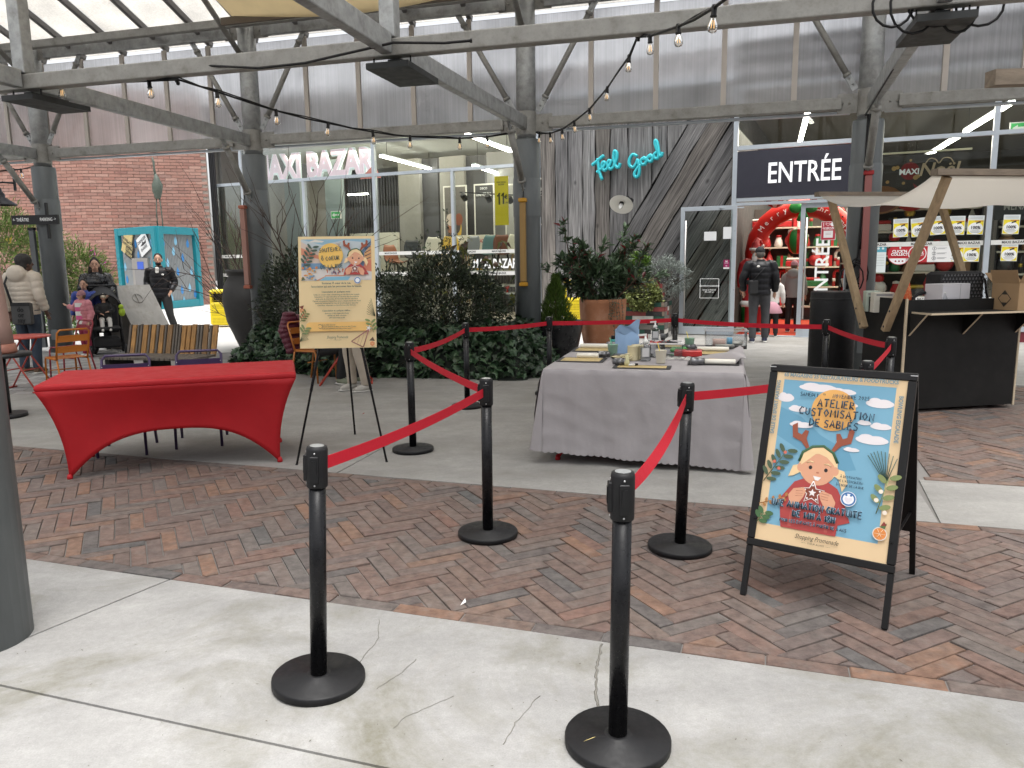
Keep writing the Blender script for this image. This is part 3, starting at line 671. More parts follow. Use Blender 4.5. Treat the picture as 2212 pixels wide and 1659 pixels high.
text(vl, 'ENTRÉE', (0, 0, 0), .36, INKW, rot=(pi / 2, -pi / 2, 0), bold=.015, extrude=.001, xs=.98)
# timber wall: vertical and slanting boards, each its own part
WOOD = woodmat('weathered_board', (.245, .24, .237), (.17, .167, .17))
WOODB = woodmat('weathered_board_brown', (.25, .23, .21), (.18, .165, .155))
tw = thing('timber_wall', 'weathered grey board wall with upright and slanting planks between the windows and the door', 'wall', FAC0, FACA)
b = MB(); b.box((-2.27, .25, 2.6), (4.22, .3, 5.2)); b.build('backing', mat('black_backing', (.004, .004, .004), .9), tw)
TOPZ = 5.1; DA = R(58.5); dd = (cos(DA), sin(DA)); dn = (-sin(DA), cos(DA))
def plank(pts, m, y0, wob, ang=0.0):
    n_ = len(pts); mb = MB(); P = []
    for i in range(n_):
        a, c = pts[i], pts[(i + 1) % n_]; L = sqrt((a[0] - c[0]) ** 2 + (a[1] - c[1]) ** 2); k = max(1, int(L / .22))
        for j in range(k):
            t = j / k; x, z = a[0] + (c[0] - a[0]) * t, a[1] + (c[1] - a[1]) * t
            if wob and L > 1 and j: q = NZ.noise(V((x * 1.7 + y0 * 90, z * 1.7, wob))) * .032; nx, nz_ = (c[1] - a[1]) / L, -(c[0] - a[0]) / L; x += nx * q; z += nz_ * q
            P.append((x, z))
    # board face leans a little so that edges read proud
    vs = [(x, y0 + .05, z) for x, z in P] + [(x, y0, z) for x, z in P]; k = len(P)
    cx = sum(p[0] for p in P) / k; cz = sum(p[1] for p in P) / k
    vs2 = [(x, y0 - .012, z) for x, z in P]
    mb.add(vs, [tuple(range(k, 2 * k))] + [(i, (i + 1) % k, k + (i + 1) % k, k + i) for i in range(k)])
    o = mb.build('plank', m, tw)
    if ang:      # the board's own z runs along the grain
        Rm = MX.Rotation(ang, 4, 'Y'); o.data.transform(Rm.inverted()); o.matrix_local = Rm
    return o
vb = [-4.37, -4.02, -3.72, -3.37, -3.085, -2.75, -2.355, -1.825, -1.50, -1.1]
gx = lambda z: -2.85 + (z - 1.5) / math.tan(DA)          # the first slanting joint
for i in range(len(vb) - 1):
    a, c = vb[i] + .012, vb[i + 1] - .012
    za = 1.5 + (a + 2.85) * math.tan(DA); zc = 1.5 + (c + 2.85) * math.tan(DA)
    if za >= TOPZ: continue
    pts = [(a, max(0.0, za)), (c, max(0.0, zc)), (c, TOPZ), (a, TOPZ)] if zc < TOPZ else [(a, max(0, za)), (gx(TOPZ), TOPZ), (a, TOPZ)]
    if za < 0: 
        pts = [(a, 0)] + ([(gx(0), 0)] if zc > 0 else []) + [(c, max(0.0, zc)), (c, TOPZ), (a, TOPZ)]
    plank(pts, WOODB if i in (0, 4) else WOOD, .055 - .02 * (i % 2), i + 1.0)
offs = [-2.83, -2.405, -1.93, -1.47, -1.02, -.56, -.05, .45, .95, 1.4, 1.85]
for i in range(len(offs) - 1):
    a0, a1 = offs[i] + .018, offs[i + 1] - .018
    L = lambda o_, z: o_ + (z - 1.5) / math.tan(DA)
    poly = [(L(a0, -3), -3), (L(a1, -3), -3), (L(a1, 9), 9), (L(a0, 9), 9)]
    for cc in ((0, 1, 0.0), (0, -1, -TOPZ), (-1, 0, .16), (1, 0, -4.37)):
        poly = clip(poly, *cc)
        if len(poly) < 3: break
    if len(poly) >= 3: plank(poly, WOODB if i in (1, 4) else WOOD, .03 - .025 * (i % 2), 20.0 + i, pi / 2 - DA)
b = MB(); b.box((-2.27, .12, 5.18), (4.3, .4, .12)); b.build('coping', ALU, tw)
b = MB(); b.box((-2.27, .12, 5.5), (4.3, .1, .6)); b.build('upper_panel', mat('fascia_cladding'), tw)
# Feel Good: thick turquoise script
TQ = mat('turquoise_acrylic', (.05, .58, .66), .4); TQE = mat('turquoise_edge', (.035, .38, .44), .4)
fg = at_front('script_sign', 'turquoise FEEL GOOD script lettering fixed on the grey timber wall', 'sign', -2.30, 3.62, .06)
def bez(pts, n=10):
    out = []; P = [V((p[0], p[1], 0)) for p in pts]; P = [P[0] * 2 - P[1]] + P + [P[-1] * 2 - P[-2]]
    for i in range(1, len(P) - 2):
        for j in range(n):
            t = j / n; a, b_, c, d = P[i - 1], P[i], P[i + 1], P[i + 2]
            out.append(.5 * ((2 * b_) + (c - a) * t + (2 * a - 5 * b_ + 4 * c - d) * t * t + (3 * b_ - a - 3 * c + d) * t ** 3))
    out.append(P[-2]); return [(q.x, q.y) for q in out]
def script(name, strokes, ox, oz, ang, k):
    m = MB()
    for st in strokes:
        q = [(ox + k * (x * cos(ang) - y * sin(ang)), -.035, oz + k * (x * sin(ang) + y * cos(ang))) for x, y in bez(st, 6)]
        m.tube(q, .032, 8, 0, True, None, flat=.8, fdir=(0, 1, 0))
        m.tube([(p[0] + .008, .0, p[2] - .004) for p in q], .030, 8, 1, True, None, flat=1.5, fdir=(0, 1, 0))
    return m.build(name, [TQ, TQE], fg)
# traced in a 0..1 high letter grid: F e e l / G o o d
script('word', [[(-.05, .62), (.2, .72), (.5, .86), (.62, .9)], [(.30, .86), (.27, .5), (.26, .2), (.30, -.18)], [(.12, .22), (.3, .3), (.44, .36)],
                [(.38, .28), (.56, .44), (.60, .58), (.5, .6), (.42, .42), (.5, .22), (.64, .26), (.72, .34)], [(.68, .28), (.84, .42), (.90, .56), (.8, .6), (.71, .42), (.8, .2), (.95, .24), (1.02, .32)],
                [(1.0, .3), (1.18, .55), (1.26, .86), (1.16, .95), (1.06, .6), (1.1, .25), (1.22, .17), (1.33, .34)]], -.74, -.24, R(12), .45)
script('word', [[(.5, .68), (.34, .82), (.12, .66), (.06, .42), (.2, .28), (.4, .42), (.47, .52), (.46, .2), (.34, -.1), (.2, -.2), (.14, -.04), (.34, .16), (.55, .26)],
                [(.74, .5), (.6, .42), (.6, .26), (.74, .22), (.84, .36), (.78, .5), (.7, .44), (.9, .42)], [(1.04, .5), (.92, .42), (.92, .28), (1.04, .23), (1.14, .36), (1.08, .5), (1.0, .44), (1.18, .42)],
                [(1.38, .52), (1.24, .44), (1.24, .28), (1.36, .26), (1.46, .48), (1.52, .9), (1.48, 1.02), (1.42, .86), (1.44, .4), (1.52, .28), (1.62, .42)]], .06, -.22, R(18), .47)
# wall lamp
wl_ = at_front('wall_lamp', 'white enamel dish lamp on a dark bracket on the slanting boards', 'lamp', -2.30, 2.86, .04)
T = MX.Translation((-.06, -.33, -.06)) @ MX.Rotation(R(-46), 4, 'X')
b = MB(); b.lathe([(.05, .02), (.10, 0), (.25, -.05), (.255, -.06)], 24, 0, T, cap=False); b.lathe([(.255, -.06), (.245, -.065), (.1, -.015), (.0, -.012)], 24, 1, T, cap=False); b.build('shade', [DARKM, mat('enamel_white', (.7, .69, .65), .35)], wl_)
b = MB(); b.ball((0, 0, -.11), (.045, .045, .09), 0, 12, T); b.lathe([(.05, -.04), (.05, 0)], 12, 1, T); b.build('bulb', [mat('frosted_glass', (.75, .75, .72), .2), DARKM], wl_)
b = MB(); b.lathe([(.06, 0), (.06, .05)], 16, 0, MX.Translation((.05, 0, 0)) @ MX.Rotation(pi / 2, 4, 'X')); b.tube([(.05, -.04, 0), (.03, -.18, .08), (-.03, -.28, .05), (-.05, -.32, -.03)], .018, 8); b.build('bracket', DARKM, wl_)

# unseen building added behind the camera to cut the frontal sky light
b = MB(); b.box((0, -19, 3.2), (90, 6, 6.4)); tag(b.build('wall', mat('frontal_light_block', (.16, .145, .13), .8, var=.2, vscale=1)), kind='structure')
# ================================================================ BRICK BUILDING (far left)
cA = hz(207, 664); cA = V((cA.x, cA.y, 0))
bb = thing('brick_building', 'red brick building with two walls meeting at a corner behind the kiosk', 'building', cA, 0)
def brickwall(dirv, L, H, name, key):
    d = V((dirv[0], dirv[1], 0)).normalized(); n_ = V((d.y, -d.x, 0))
    if n_.dot(V((0, 0, 0)) - cA) < 0: n_ = -n_
    m = MB(); m.add([d * 0 - n_ * .02, d * L - n_ * .02, d * L - n_ * .02 + V((0, 0, H)), -n_ * .02 + V((0, 0, H))], [(0, 1, 2, 3)]); m.add([d * 0 - n_ * .5, d * L - n_ * .5, d * L - n_ * .5 + V((0, 0, H)), -n_ * .5 + V((0, 0, H))], [(0, 1, 2, 3)])
    wall = m.build('wall', MORT, bb)
    rest = MB(); hb, lb = .122, .46; lst = []
    for r_ in range(int(H / hb)):
        for c_ in range(int(L / lb) + 1):
            x0 = c_ * lb - (lb / 2 if r_ % 2 else 0); x1 = x0 + lb - .018; x0, x1 = max(0, x0), min(L, x1)
            if x1 - x0 < .06: continue
            pr = rnd.uniform(.0, .012)
            p = [d * x0 + V((0, 0, r_ * hb)), d * x1 + V((0, 0, r_ * hb + rnd.uniform(-.004, .004)))]
            z1 = V((0, 0, hb - .018)); q = n_ * (pr + .008)
            vs = [p[0] - n_ * .03, p[1] - n_ * .03, p[1] - n_ * .03 + z1, p[0] - n_ * .03 + z1, p[0] + q, p[1] + q, p[1] + q + z1, p[0] + q + z1]
            lst.append(vs)
    FS = [(4, 5, 6, 7), (0, 1, 5, 4), (1, 2, 6, 5), (2, 3, 7, 6), (3, 0, 4, 7)]
    for i, vs in enumerate(lst):
        if key[0] < i < key[1]: b_ = MB(); b_.add(vs, FS); b_.build('brick', WBRK, wall)
        else: rest.add(vs, FS)
    tag(rest.build('brickwork', WBRK, bb), kind='stuff')
eR = hz(467, 657); brickwall((eR.x - cA.x, eR.y - cA.y), (eR - cA).length, 8.5, 'wall_a', (420, 570)); brickwall((-1, .12), 12.0, 8.5, 'wall_b', (840, 990))
# ================================================================ INSIDE THE SHOP
def FS(s, y):      # the display stands to the left of where a sight line through s meets the glass
    if s > -4.3: return s
    P = facp(s, 0); d = V((P.x, P.y, 0)); n = V((-sin(FACA), cos(FACA), 0)); Q = P + d * (y / d.dot(n)) - FAC0; return Q.dot(V((cos(FACA), sin(FACA), 0)))
def fth(name, label, cat, s, y, z, group=None, rz=0.0): return thing(name, label, cat, facp(FS(s, y), y, z), FACA + rz, group)
TUBE = mat('lit_tube', (1, .98, .92), .5, emit=13.0, ecol=(1.0, .96, .86))
# strip lights (lit): long tubes hung under the ceilings, running into the shop
n_ = 0
for (a, b, lab) in (((5.61, 15.0), (7.04, 19.28), 'lit strip light seen through the glass above the entrance sign'), ((12.11, 23.83), (10.38, 18.39), 'long lit strip light slanting over the stall canopy'),
                    ((10.14, 17.72), (9.4, 15.41), 'short lit strip light next to the green exit sign'), ((9.31, 15.18), (9.05, 14.4), 'strip light end beside the tall window bar on the far right'),
                    ((-3.26, 20.29), (-2.22, 23.43), 'lit strip light over the furniture display left of the column'), ((-.9, 17.1), (.05, 19.78), 'lit strip light high behind the grey column with the yellow tube'),
                    ((-1.63, 24.73), (.18, 30.58), 'deep lit strip light behind the yellow price tag')):
    e = thing('strip_light', lab, 'strip light', (a[0], a[1], 4.3), 0, 'strip lights in the shop'); d = V((b[0] - a[0], b[1] - a[1], 0))
    if n_ == 6: e.location = (-.9, 20.2, 4.02); d = V((.9, 2.9, 0))
    t = MB(); t.bar((0, 0, 0), d, .085, .05); t.build('tube', TUBE, e)
    h = MB(); h.bar((0, 0, .045), d + V((0, 0, .045)), .1, .035); h.build('housing', ALU, e)
    for k in (.1, .9):
        w_ = MB(); w_.tube([d * k + V((0, 0, .05)), d * k + V((0, 0, .6))], .006, 5); w_.build('hanger', DARKM, e)
    n_ += 1
def area(name, s, y, z, sx, sy, power, col):
    l_ = bpy.data.lights.new(name, 'AREA'); l_.shape = 'RECTANGLE'; l_.size = sx; l_.size_y = sy; l_.energy = power; l_.color = col
    o = bpy.data.objects.new(name, l_); COL.objects.link(o); o.location = facp(s, y, z); o.rotation_euler = (0, 0, FACA)
area('ceiling_lamps', -8.0, 3.2, 4.6, 9, 4.5, 220, (1, .90, .72)); area('ceiling_lamps', 1.6, 4.5, 4.4, 4.5, 6, 330, (1, .90, .74)); area('ceiling_lamps', 6.5, 3.6, 4.4, 5.5, 5, 330, (1, .92, .78))
area('ceiling_lamps', 3.5, 10, 4.6, 8, 6, 220, (1, .92, .78))
ORD = ['first', 'second', 'third', 'fourth', 'fifth', 'sixth', 'seventh', 'eighth', 'ninth', 'tenth', 'eleventh', 'twelfth']
# ---- left room: partitions, posters, display
PART = mat('partition_white', (.60, .58, .50), .7); PARTD = mat('partition_dark', (.06, .06, .065), .6)
for (s0, s1, y, z0, z1, m) in ((-9.6, -8.2, 3.2, 1.5, 2.5, PART), (-8.1, -7.5, 3.4, 1.2, 4.6, IWALL), (-7.45, -7.0, 3.6, 0, 4.6, PARTD), (-6.95, -6.3, 3.5, 0, 4.6, IWALL), (-6.25, -5.75, 3.7, 0, 4.6, PARTD), (-5.7, -4.6, 3.3, 1.2, 4.6, mat('panel_grey', (.2, .2, .2), .7)),
                            (-12.6, -12.1, 2.6, 0, 4.6, IWALL), (-11.6, -11.1, 2.6, 0, 4.6, mat('blue_grey_post', (.24, .29, .30), .6)), (-10.3, -9.8, 2.4, 0, 4.6, mat('blue_grey_post'))):
    o = sbox('partition', FS(s0, y), FS(s1, y), y, y + .15, z0, z1, m, parent=None); o.location = FAC0; o.rotation_euler = (0, 0, FACA); tag(o, kind='structure', label=None); o.name = 'wall'
# dark ribbed back wall with rows of far tubes
rb = MB()
for i in range(70): rb.box((-13.9 + i * .11, 6.0, 2.3), (.05, .05, 4.6))
o = rb.build('ribbed_wall', PARTD); o.location = FAC0; o.rotation_euler = (0, 0, FACA); tag(o, kind='structure')
for i, (s, z, L) in enumerate(((-12.9, 3.1, .6), (-11.9, 2.9, .9), (-11.9, 2.55, .9), (-12.9, 2.2, .7), (-10.6, 3.3, .8), (-10.6, 2.7, .5), (-10.6, 2.3, .5), (-9.3, 3.9, .8))):
    e = fth('strip_light', ('lowest', 'second lowest', 'short', 'high', 'middle', 'wide', 'tiny', 'topmost')[i] + ' far lit tube in front of the ribbed dark wall', 'strip light', s, 5.6, z, 'far tubes before the ribbed wall')
    t = MB(); t.box((0, 0, 0), (L, .05, .045)); t.build('tube', TUBE, e)
# big sign letters behind the glass; sky reflection haze put into their pale glowing colour
ms = fth('hanging_sign', 'washed out pink MAXI BAZAR letters hanging high behind the glass', 'sign', -10.7, 1.2, 4.25)
text(ms, 'MAXI BAZAR', (0, .03, 0), .98, mat('sign_edge_mint', (.66, .76, .75), .6, emit=.30), xs=.72, bold=.05, extrude=.03)
text(ms, 'MAXI BAZAR', (.02, -.03, .03), .92, mat('sign_face_pink', (.78, .62, .71), .6, emit=.34), xs=.74, bold=.03, extrude=.02)
b = MB(); b.poly([(1.62, -.06, -.42), (2.3, -.06, -.42), (2.1, -.06, -.05)]); b.build('red_flash', mat('pale_red', (.62, .22, .2), .6, emit=.2), ms)
def poster_in(lab, s, y, z, w_, h_, cols, cat='poster'):
    e = fth('wall_poster', lab, cat, s, y, z, 'posters inside the shop'); a = ART()
    a.r(-w_ / 2, -h_ / 2, w_ / 2, h_ / 2, (.62, .60, .55)); m = .03
    a.r(-w_ / 2 + m, -h_ / 2 + m, w_ / 2 - m, h_ / 2 - m, cols[0])
    rg = random.Random(int(s * 100))
    for c in cols[1:]:
        a.e(rg.uniform(-w_ * .25, w_ * .25), rg.uniform(-h_ * .38, h_ * .1), w_ * rg.uniform(.1, .22), h_ * rg.uniform(.06, .16), c)
    a.build('print', e, (0, 0, 0)); b = MB(); b.box((0, .012, 0), (w_ + .02, .015, h_ + .02)); b.build('board', WHITE, e); return e
poster_in('tall photo poster of fruit and a hanging cord over the furniture shelf', -6.55, 2.9, 2.95, .72, 1.5, [(.12, .11, .1), (.55, .35, .05), (.3, .12, .06), (.06, .05, .05), (.5, .42, .35), (.2, .06, .03)])
p = poster_in('black poster lettered UNIVERSAL beside the fruit photo', -5.78, 2.85, 3.0, .6, 1.4, [(.05, .05, .052)])
text(p, 'UNIVERSAL', (0, -.02, .42), .13, INKW, xs=.72); text(p, 'DECO', (0, -.02, .58), .08, INKW)
p = poster_in('grey poster of a classical column and a hand', -5.0, 2.8, 2.95, .55, 1.4, [(.3, .3, .29), (.5, .5, .48), (.18, .18, .17), (.55, .55, .52)])
p = poster_in('black poster lettered CUSTOM PIECES behind the yellow price tag', -4.35, 2.75, 3.15, .5, 1.2, [(.05, .05, .052)])
text(p, 'DECO ZEN\nPIECES', (0, -.02, .25), .13, INKW, xs=.8)
for i, (s, z) in enumerate(((-6.1, 2.12), (-5.0, 2.0))):
    e = fth('price_board', ('white display board lettered MAXI BAZAR in red, below the fruit photo', 'white display board lettered MAXI BAZAR in red, below the column poster')[i], 'board', s, 2.6, z)
    b = MB(); b.box((0, 0, 0), (1.0, .03, .42)); b.build('board', PART, e); text(e, 'MAXI BAZAR', (.2, -.02, .04), .13, mat('red_ink', (.45, .02, .03), .5), xs=.7, bold=.02)
tg = fth('price_tag', 'long yellow price tag hanging in the window, lettered 11€', 'price tag', -5.33, .35, 3.02)
a = ART(); a.r(-.17, -.56, .17, .56, (.88, .70, .03)); a.mk('11', -.03, -.08, .27, (.10, .09, .02), thick=.16); a.build('print', tg, (0, -.01, 0))
text(tg, '€', (.12, -.016, .08), .13, INKD, bold=.02); text(tg, 'PRIX MAXI\nBAZAR', (0, -.016, .40), .05, INKD); text(tg, ',99', (.13, -.016, -.05), .06, INKD)
b = MB(); b.box((0, 0, 0), (.35, .012, 1.13)); b.build('card', mat('yellow_card', (.85, .66, .03), .5), tg)
# spotlights on a rail
sp = fth('spot_rail', 'black ceiling rail carrying four lit spotlights above the furniture display', 'spotlights', -5.6, 1.7, 3.32)
b = MB(); b.bar((-.9, 0, .08), (1.3, 0, -.12), .03, .03); b.build('rail', DARKM, sp)
for i, s in enumerate((-.75, -.05, .55, 1.05)):
    T = MX.Translation((s, -.05, -.12 - s * .09)) @ MX.Rotation(R(58), 4, 'X')
    b = MB(); b.lathe([(.05, .12), (.075, .10), (.08, -.08), (.06, -.09)], 14, 0, T); o = b.build('spotlight', DARKM, sp)
    b = MB(); b.lathe([(.055, -.091), (.05, -.10)], 14, 0, T); b.build('lens', mat('lit_lens', (1, .9, .7), .5, emit=14, ecol=(1, .86, .6)), o)
# display shelf with shell chairs on it, and laid tables under
ds = fth('display_shelf', 'long white shelf in the window with shell chairs standing on it', 'shelf', -6.7, 1.35, 0)
for z in (1.36, 1.0): b = MB(); b.box((0, 0, z), (4.6, .75, .05)); b.build('board', PART, ds)
for s in (-2.2, -.75, .75, 2.2): b = MB(); b.box((s, .3, .68), (.06, .06, 1.36)); b.build('leg', PART, ds)
def shell_chair(col, lab, s, y, z, rz=0.0, legm=None, back=.46):
    e = fth('shell_chair', lab, 'chair', s, y, z, 'shell chairs on the display shelf', rz)
    m = mat('shell_%02x%02x%02x' % tuple(int(c * 255) for c in col), col, .4); b = MB()
    def f(u_, v_):
        x = (u_ - .5) * .46; t = v_
        if t < .45: k = t / .45; y_ = -.22 + .40 * k; z_ = .42 - .03 * sin(pi * k)
        else: k = (t - .45) / .55; y_ = .18 + .10 * k; z_ = .42 + back * k
        wd = 1 - .35 * max(0, (t - .7) / .3) ** 2; return (x * wd, y_, z_ + 1.1 * x * x * (1 if t < .6 else .3))
    b.grid(f, 9, 14); o = b.build('shell', m, e); so_ = o.modifiers.new('s', 'SOLIDIFY'); so_.thickness = .02
    for sx in (-1, 1):
        for sy in (-1, 1):
            b = MB(); b.tube([(sx * .1, sy * .08, .42), (sx * .21, sy * .2, 0)], .016, 7); b.build('leg', legm or mat('beech_leg', (.52, .34, .16), .5), e)
shell_chair((.70, .46, .06), 'mustard yellow shell chair on the display shelf', -6.75, 1.35, 1.39, .3)
shell_chair((.30, .10, .04), 'dark orange leather chair at the end of the display shelf', -8.25, 1.3, 1.2, 1.2, DARKM)
shell_chair((.02, .022, .025), 'black shell chair on the display shelf beside the orange one', -7.75, 1.45, 1.32, .6, DARKM)
shell_chair((.60, .57, .48), 'beige shell chair on the display shelf left of the yellow one', -7.25, 1.5, 1.39, .2)
shell_chair((.20, .21, .22), 'grey shell chair on the display shelf between yellow and teal', -6.25, 1.5, 1.39, -.2)
shell_chair((.10, .20, .20), 'teal shell chair on the display shelf behind the big leaves', -5.68, 1.35, 1.39, .2, DARKM)
shell_chair((.16, .05, .025), 'brown leather shell chair left of the white chair', -5.32, 1.3, 1.39, .5, DARKM)
shell_chair((.74, .72, .60), 'cream white shell chair next to the column', -4.95, 1.3, 1.39, .5)
shell_chair((.74, .72, .60), 'cream white shell chair half hidden behind the column', -4.62, 1.35, 1.39, .4)
shell_chair((.60, .36, .05), 'yellow chair hanging under the display shelf by the lettering', -6.05, 1.4, .55, .3)
for i, (s, y, lab, c) in enumerate(((-5.3, 1.1, 'window table laid with glasses under the MAXI BAZAR letters', (.42, .40, .36)), (-9.4, 1.6, 'yellow topped table deep behind the dark shrub', (.6, .5, .25)), (-11.4, 1.7, 'pale table behind the bare shrub', (.55, .52, .45)))):
    e = fth('display_table', lab, 'table', s, y, 0); zt = .82 if i == 0 else 1.1
    b = MB(); b.box((0, 0, zt), (1.5, .8, .04)); b.build('tabletop', mat('table_top%d' % i, c, .5), e)
    for sx in (-1, 1):
        b = MB(); b.bar((sx * .6 - .35, 0, 0), (sx * .6 + .35, 0, zt - .02), .07, .05); b.bar((sx * .6 + .35, .06, 0), (sx * .6 - .35, .06, zt - .02), .07, .05); b.build('cross_leg', PARTD, e)
    for k in range(7):
        q = thing('tableware', ('small clear', 'small red', 'small white')[k % 3] + ' glass, ' + ORD[k] + ' from the left on the ' + ('laid window table', 'yellow topped table', 'pale table')[i], 'tableware', facp(FS(s, y) - .6 + .19 * k + rnd.uniform(-.05, .05), y + rnd.uniform(-.25, .25), zt + .02), FACA, 'tableware on the window tables')
        b = MB(); r_ = rnd.uniform(.03, .07); b.lathe([(r_, 0), (r_ * .4, .04), (r_ * .4, .08), (r_, .1), (r_ * 1.05, rnd.uniform(.14, .22))], 12); b.build('glass_body', mat(('clear_ware', 'red_ware', 'white_ware')[k % 3], ((.7, .7, .66), (.4, .04, .03), (.75, .73, .68))[k % 3], .15), q)
bk = fth('wicker_basket', 'woven basket with rolled paper on the counter behind the yellow chair', 'basket', -6.6, 2.3, 1.75)
b = MB(); b.lathe([(.17, 0), (.21, .3), (.2, .31)], 16); b.build('body', mat('wicker', (.45, .28, .16), .8, var=.3, vscale=40), bk)
for k in range(5): b = MB(); b.tube([(rnd.uniform(-.1, .1), rnd.uniform(-.08, .08), .2), (rnd.uniform(-.17, .17), 0, .52)], .05, 8); b.build('paper_roll', PART, bk)
b = MB(); ct = fth('counter', 'long white counter behind the shell chairs with a round 10 emblem', 'counter', -7.6, 2.2, 0); b.box((0, 0, .87), (3.2, .5, 1.74)); b.build('body', PART, ct)
b = MB(); b.lathe([(.28, 0), (.28, .02), (.22, .02), (.22, 0)], 28, 0, MX.Translation((-.6, -.26, 1.45)) @ MX.Rotation(pi / 2, 4, 'X'), cap=False); b.build('emblem', mat('emblem_grey', (.45, .42, .3), .6), ct)
# ---- right room: shelves of Christmas goods, each article its own thing
RED = mat('gift_red', (.42, .018, .02), .5, var=.2, vscale=12); GRN = mat('gift_green', (.02, .14, .045), .5, var=.2); GOLD = mat('gift_gold', (.55, .38, .06), .35, .6); WHT = mat('gift_white', (.72, .70, .66), .6); DKG = mat('gift_dark', (.03, .03, .035), .5); PNK = mat('gift_pink', (.6, .3, .36), .6); BRN = mat('gift_brown', (.22, .12, .06), .7); TAN = mat('gift_tan', (.5, .4, .28), .7)
def goods(kind, m, m2):
    b = MB()
    if kind == 0: b.box((0, 0, .11), (.2, .16, .22), 0, ch=.01); b.box((0, -.002, .11), (.05, .166, .226), 1); return [('box', b, [m, m2])]
    if kind == 1: b.lathe([(.07, 0), (.09, .05), (.07, .14), (.05, .18), (.055, .2)], 14); c = MB(); c.lathe([(.06, .2), (.05, .24), (.0, .25)], 12); return [('jar', b, m), ('lid', c, m2)]
    if kind == 2: b.lathe([(.11, 0), (.115, .03), (.09, .1), (.0, .36)], 12); c = MB(); c.ball((0, 0, .37), .035, 0, 8); return [('cone_hat', b, m), ('pompom', c, m2)]
    if kind == 3: b.ball((0, 0, .13), (.14, .12, .13), 0, 12); c = MB(); c.ball((0, -.02, .30), (.09, .09, .09), 0, 10); return [('soft_body', b, m), ('soft_head', c, m2)]
    if kind == 4: b.box((0, 0, .06), (.3, .2, .12), 0, ch=.02); c = MB(); c.box((0, 0, .15), (.28, .19, .06), 0, ch=.02); return [('folded_cloth', b, m), ('folded_cloth', c, m2)]
    b.tube([(0, 0, 0), (0, 0, .25), (.03, 0, .31), (.09, 0, .32), (.12, 0, .27)], .03, 8); c = MB(); c.tube([(0, 0, .1), (0, 0, .16)], .033, 8); return [('candy_cane', b, m), ('band', c, m2)]
GK = [('gift_box', 'gift box with a ribbon standing on a shop shelf', 'gift box'), ('lidded_jar', 'small lidded jar standing on a shop shelf', 'jar'), ('gnome_hat', 'pointed felt hat figure on a shop shelf', 'figure'), ('soft_toy', 'round soft toy sitting on a shop shelf', 'soft toy'), ('folded_textiles', 'folded textiles stacked on a shop shelf', 'textiles'), ('candy_cane', 'striped candy cane decoration on a shop shelf', 'decoration')]
_proto = {}
def put_good(kind, mi, loc, where=''):
    ms_ = [(RED, WHT), (GRN, RED), (GOLD, RED), (WHT, RED), (DKG, GOLD), (PNK, WHT), (BRN, TAN), (TAN, GRN)][mi]
    nm, lab, cat = GK[kind]; key = (kind, mi)
    if key not in _proto:
        e = thing(nm, lab, cat, loc, FACA, lab.split(' on a')[0].split(' standing')[0].split(' sitting')[0].split(' stacked')[0] + 's on the shop shelves')
        for n2, b, m in goods(kind, *ms_): b.build(n2, m, e)
        _proto[key] = e
    else: e = dup(_proto[key], loc, FACA + rnd.uniform(-.3, .3))
    e.scale = (1.25,) * 3; e['label'] = ('red', 'green', 'gold', 'white', 'dark', 'pink', 'brown', 'tan')[mi] + ' ' + GK[kind][2] + where; e['group'] = 'Christmas goods on the shop shelves'; return e
def shelf_unit(lab, s, y, wd, levels, step=.33, cols=None, depth=.4, short=''):
    e = fth('shelf_unit', lab, 'shelf', s, y, 0); Hh = levels[-1] + .5
    for z in levels: b = MB(); b.box((0, 0, z), (wd, depth, .035)); b.build('shelf_board', mat('shelf_cream', (.62, .58, .48), .6), e)
    b = MB(); b.box((0, depth / 2 + .02, Hh / 2), (wd, .03, Hh)); b.build('back_panel', mat('shelf_back', (.07, .06, .055), .7), e)
    for sx in (-1, 1): b = MB(); b.box((sx * wd / 2, 0, Hh / 2), (.03, depth, Hh)); b.build('side_panel', DARKM, e)
    for li, z in enumerate(levels):
        x = -wd / 2 + .18; k = 0
        while x < wd / 2 - .12:
            put_good(rnd.randrange(6), rnd.choice(cols or range(8)), facp(s + x, y - .05, z + .018), ', %s from the left on the %s board of %s' % (ORD[k], ORD[li] if li else 'lowest', short)); k += 1; x += step + rnd.uniform(-.06, .08)
shelf_unit('tall shelf of red Christmas goods seen through the open door', 1.05, 4.6, 2.6, [.35, .85, 1.35, 1.85, 2.35], .27, [0, 0, 1, 2, 3, 0], short='the doorway shelf')
shelf_unit('shelf of gift jars beyond the fixed door leaf', 2.5, 2.6, 1.1, [.45, .95, 1.45, 2.0], .27, [3, 0, 1, 2], short='the narrow shelf')
shelf_unit('shelf of snow figures behind the window posters on the right', 3.55, 1.8, 2.0, [.75, 1.25, 1.6, 2.1, 2.55], .29, [1, 3, 4, 6, 0], short='the snow figure shelf')
shelf_unit('dark shelf of household goods behind the tall right window', 5.8, 1.9, 1.9, [.7, 1.2, 1.65, 2.15, 2.6], .31, [4, 6, 7, 3, 4], short='the household shelf')
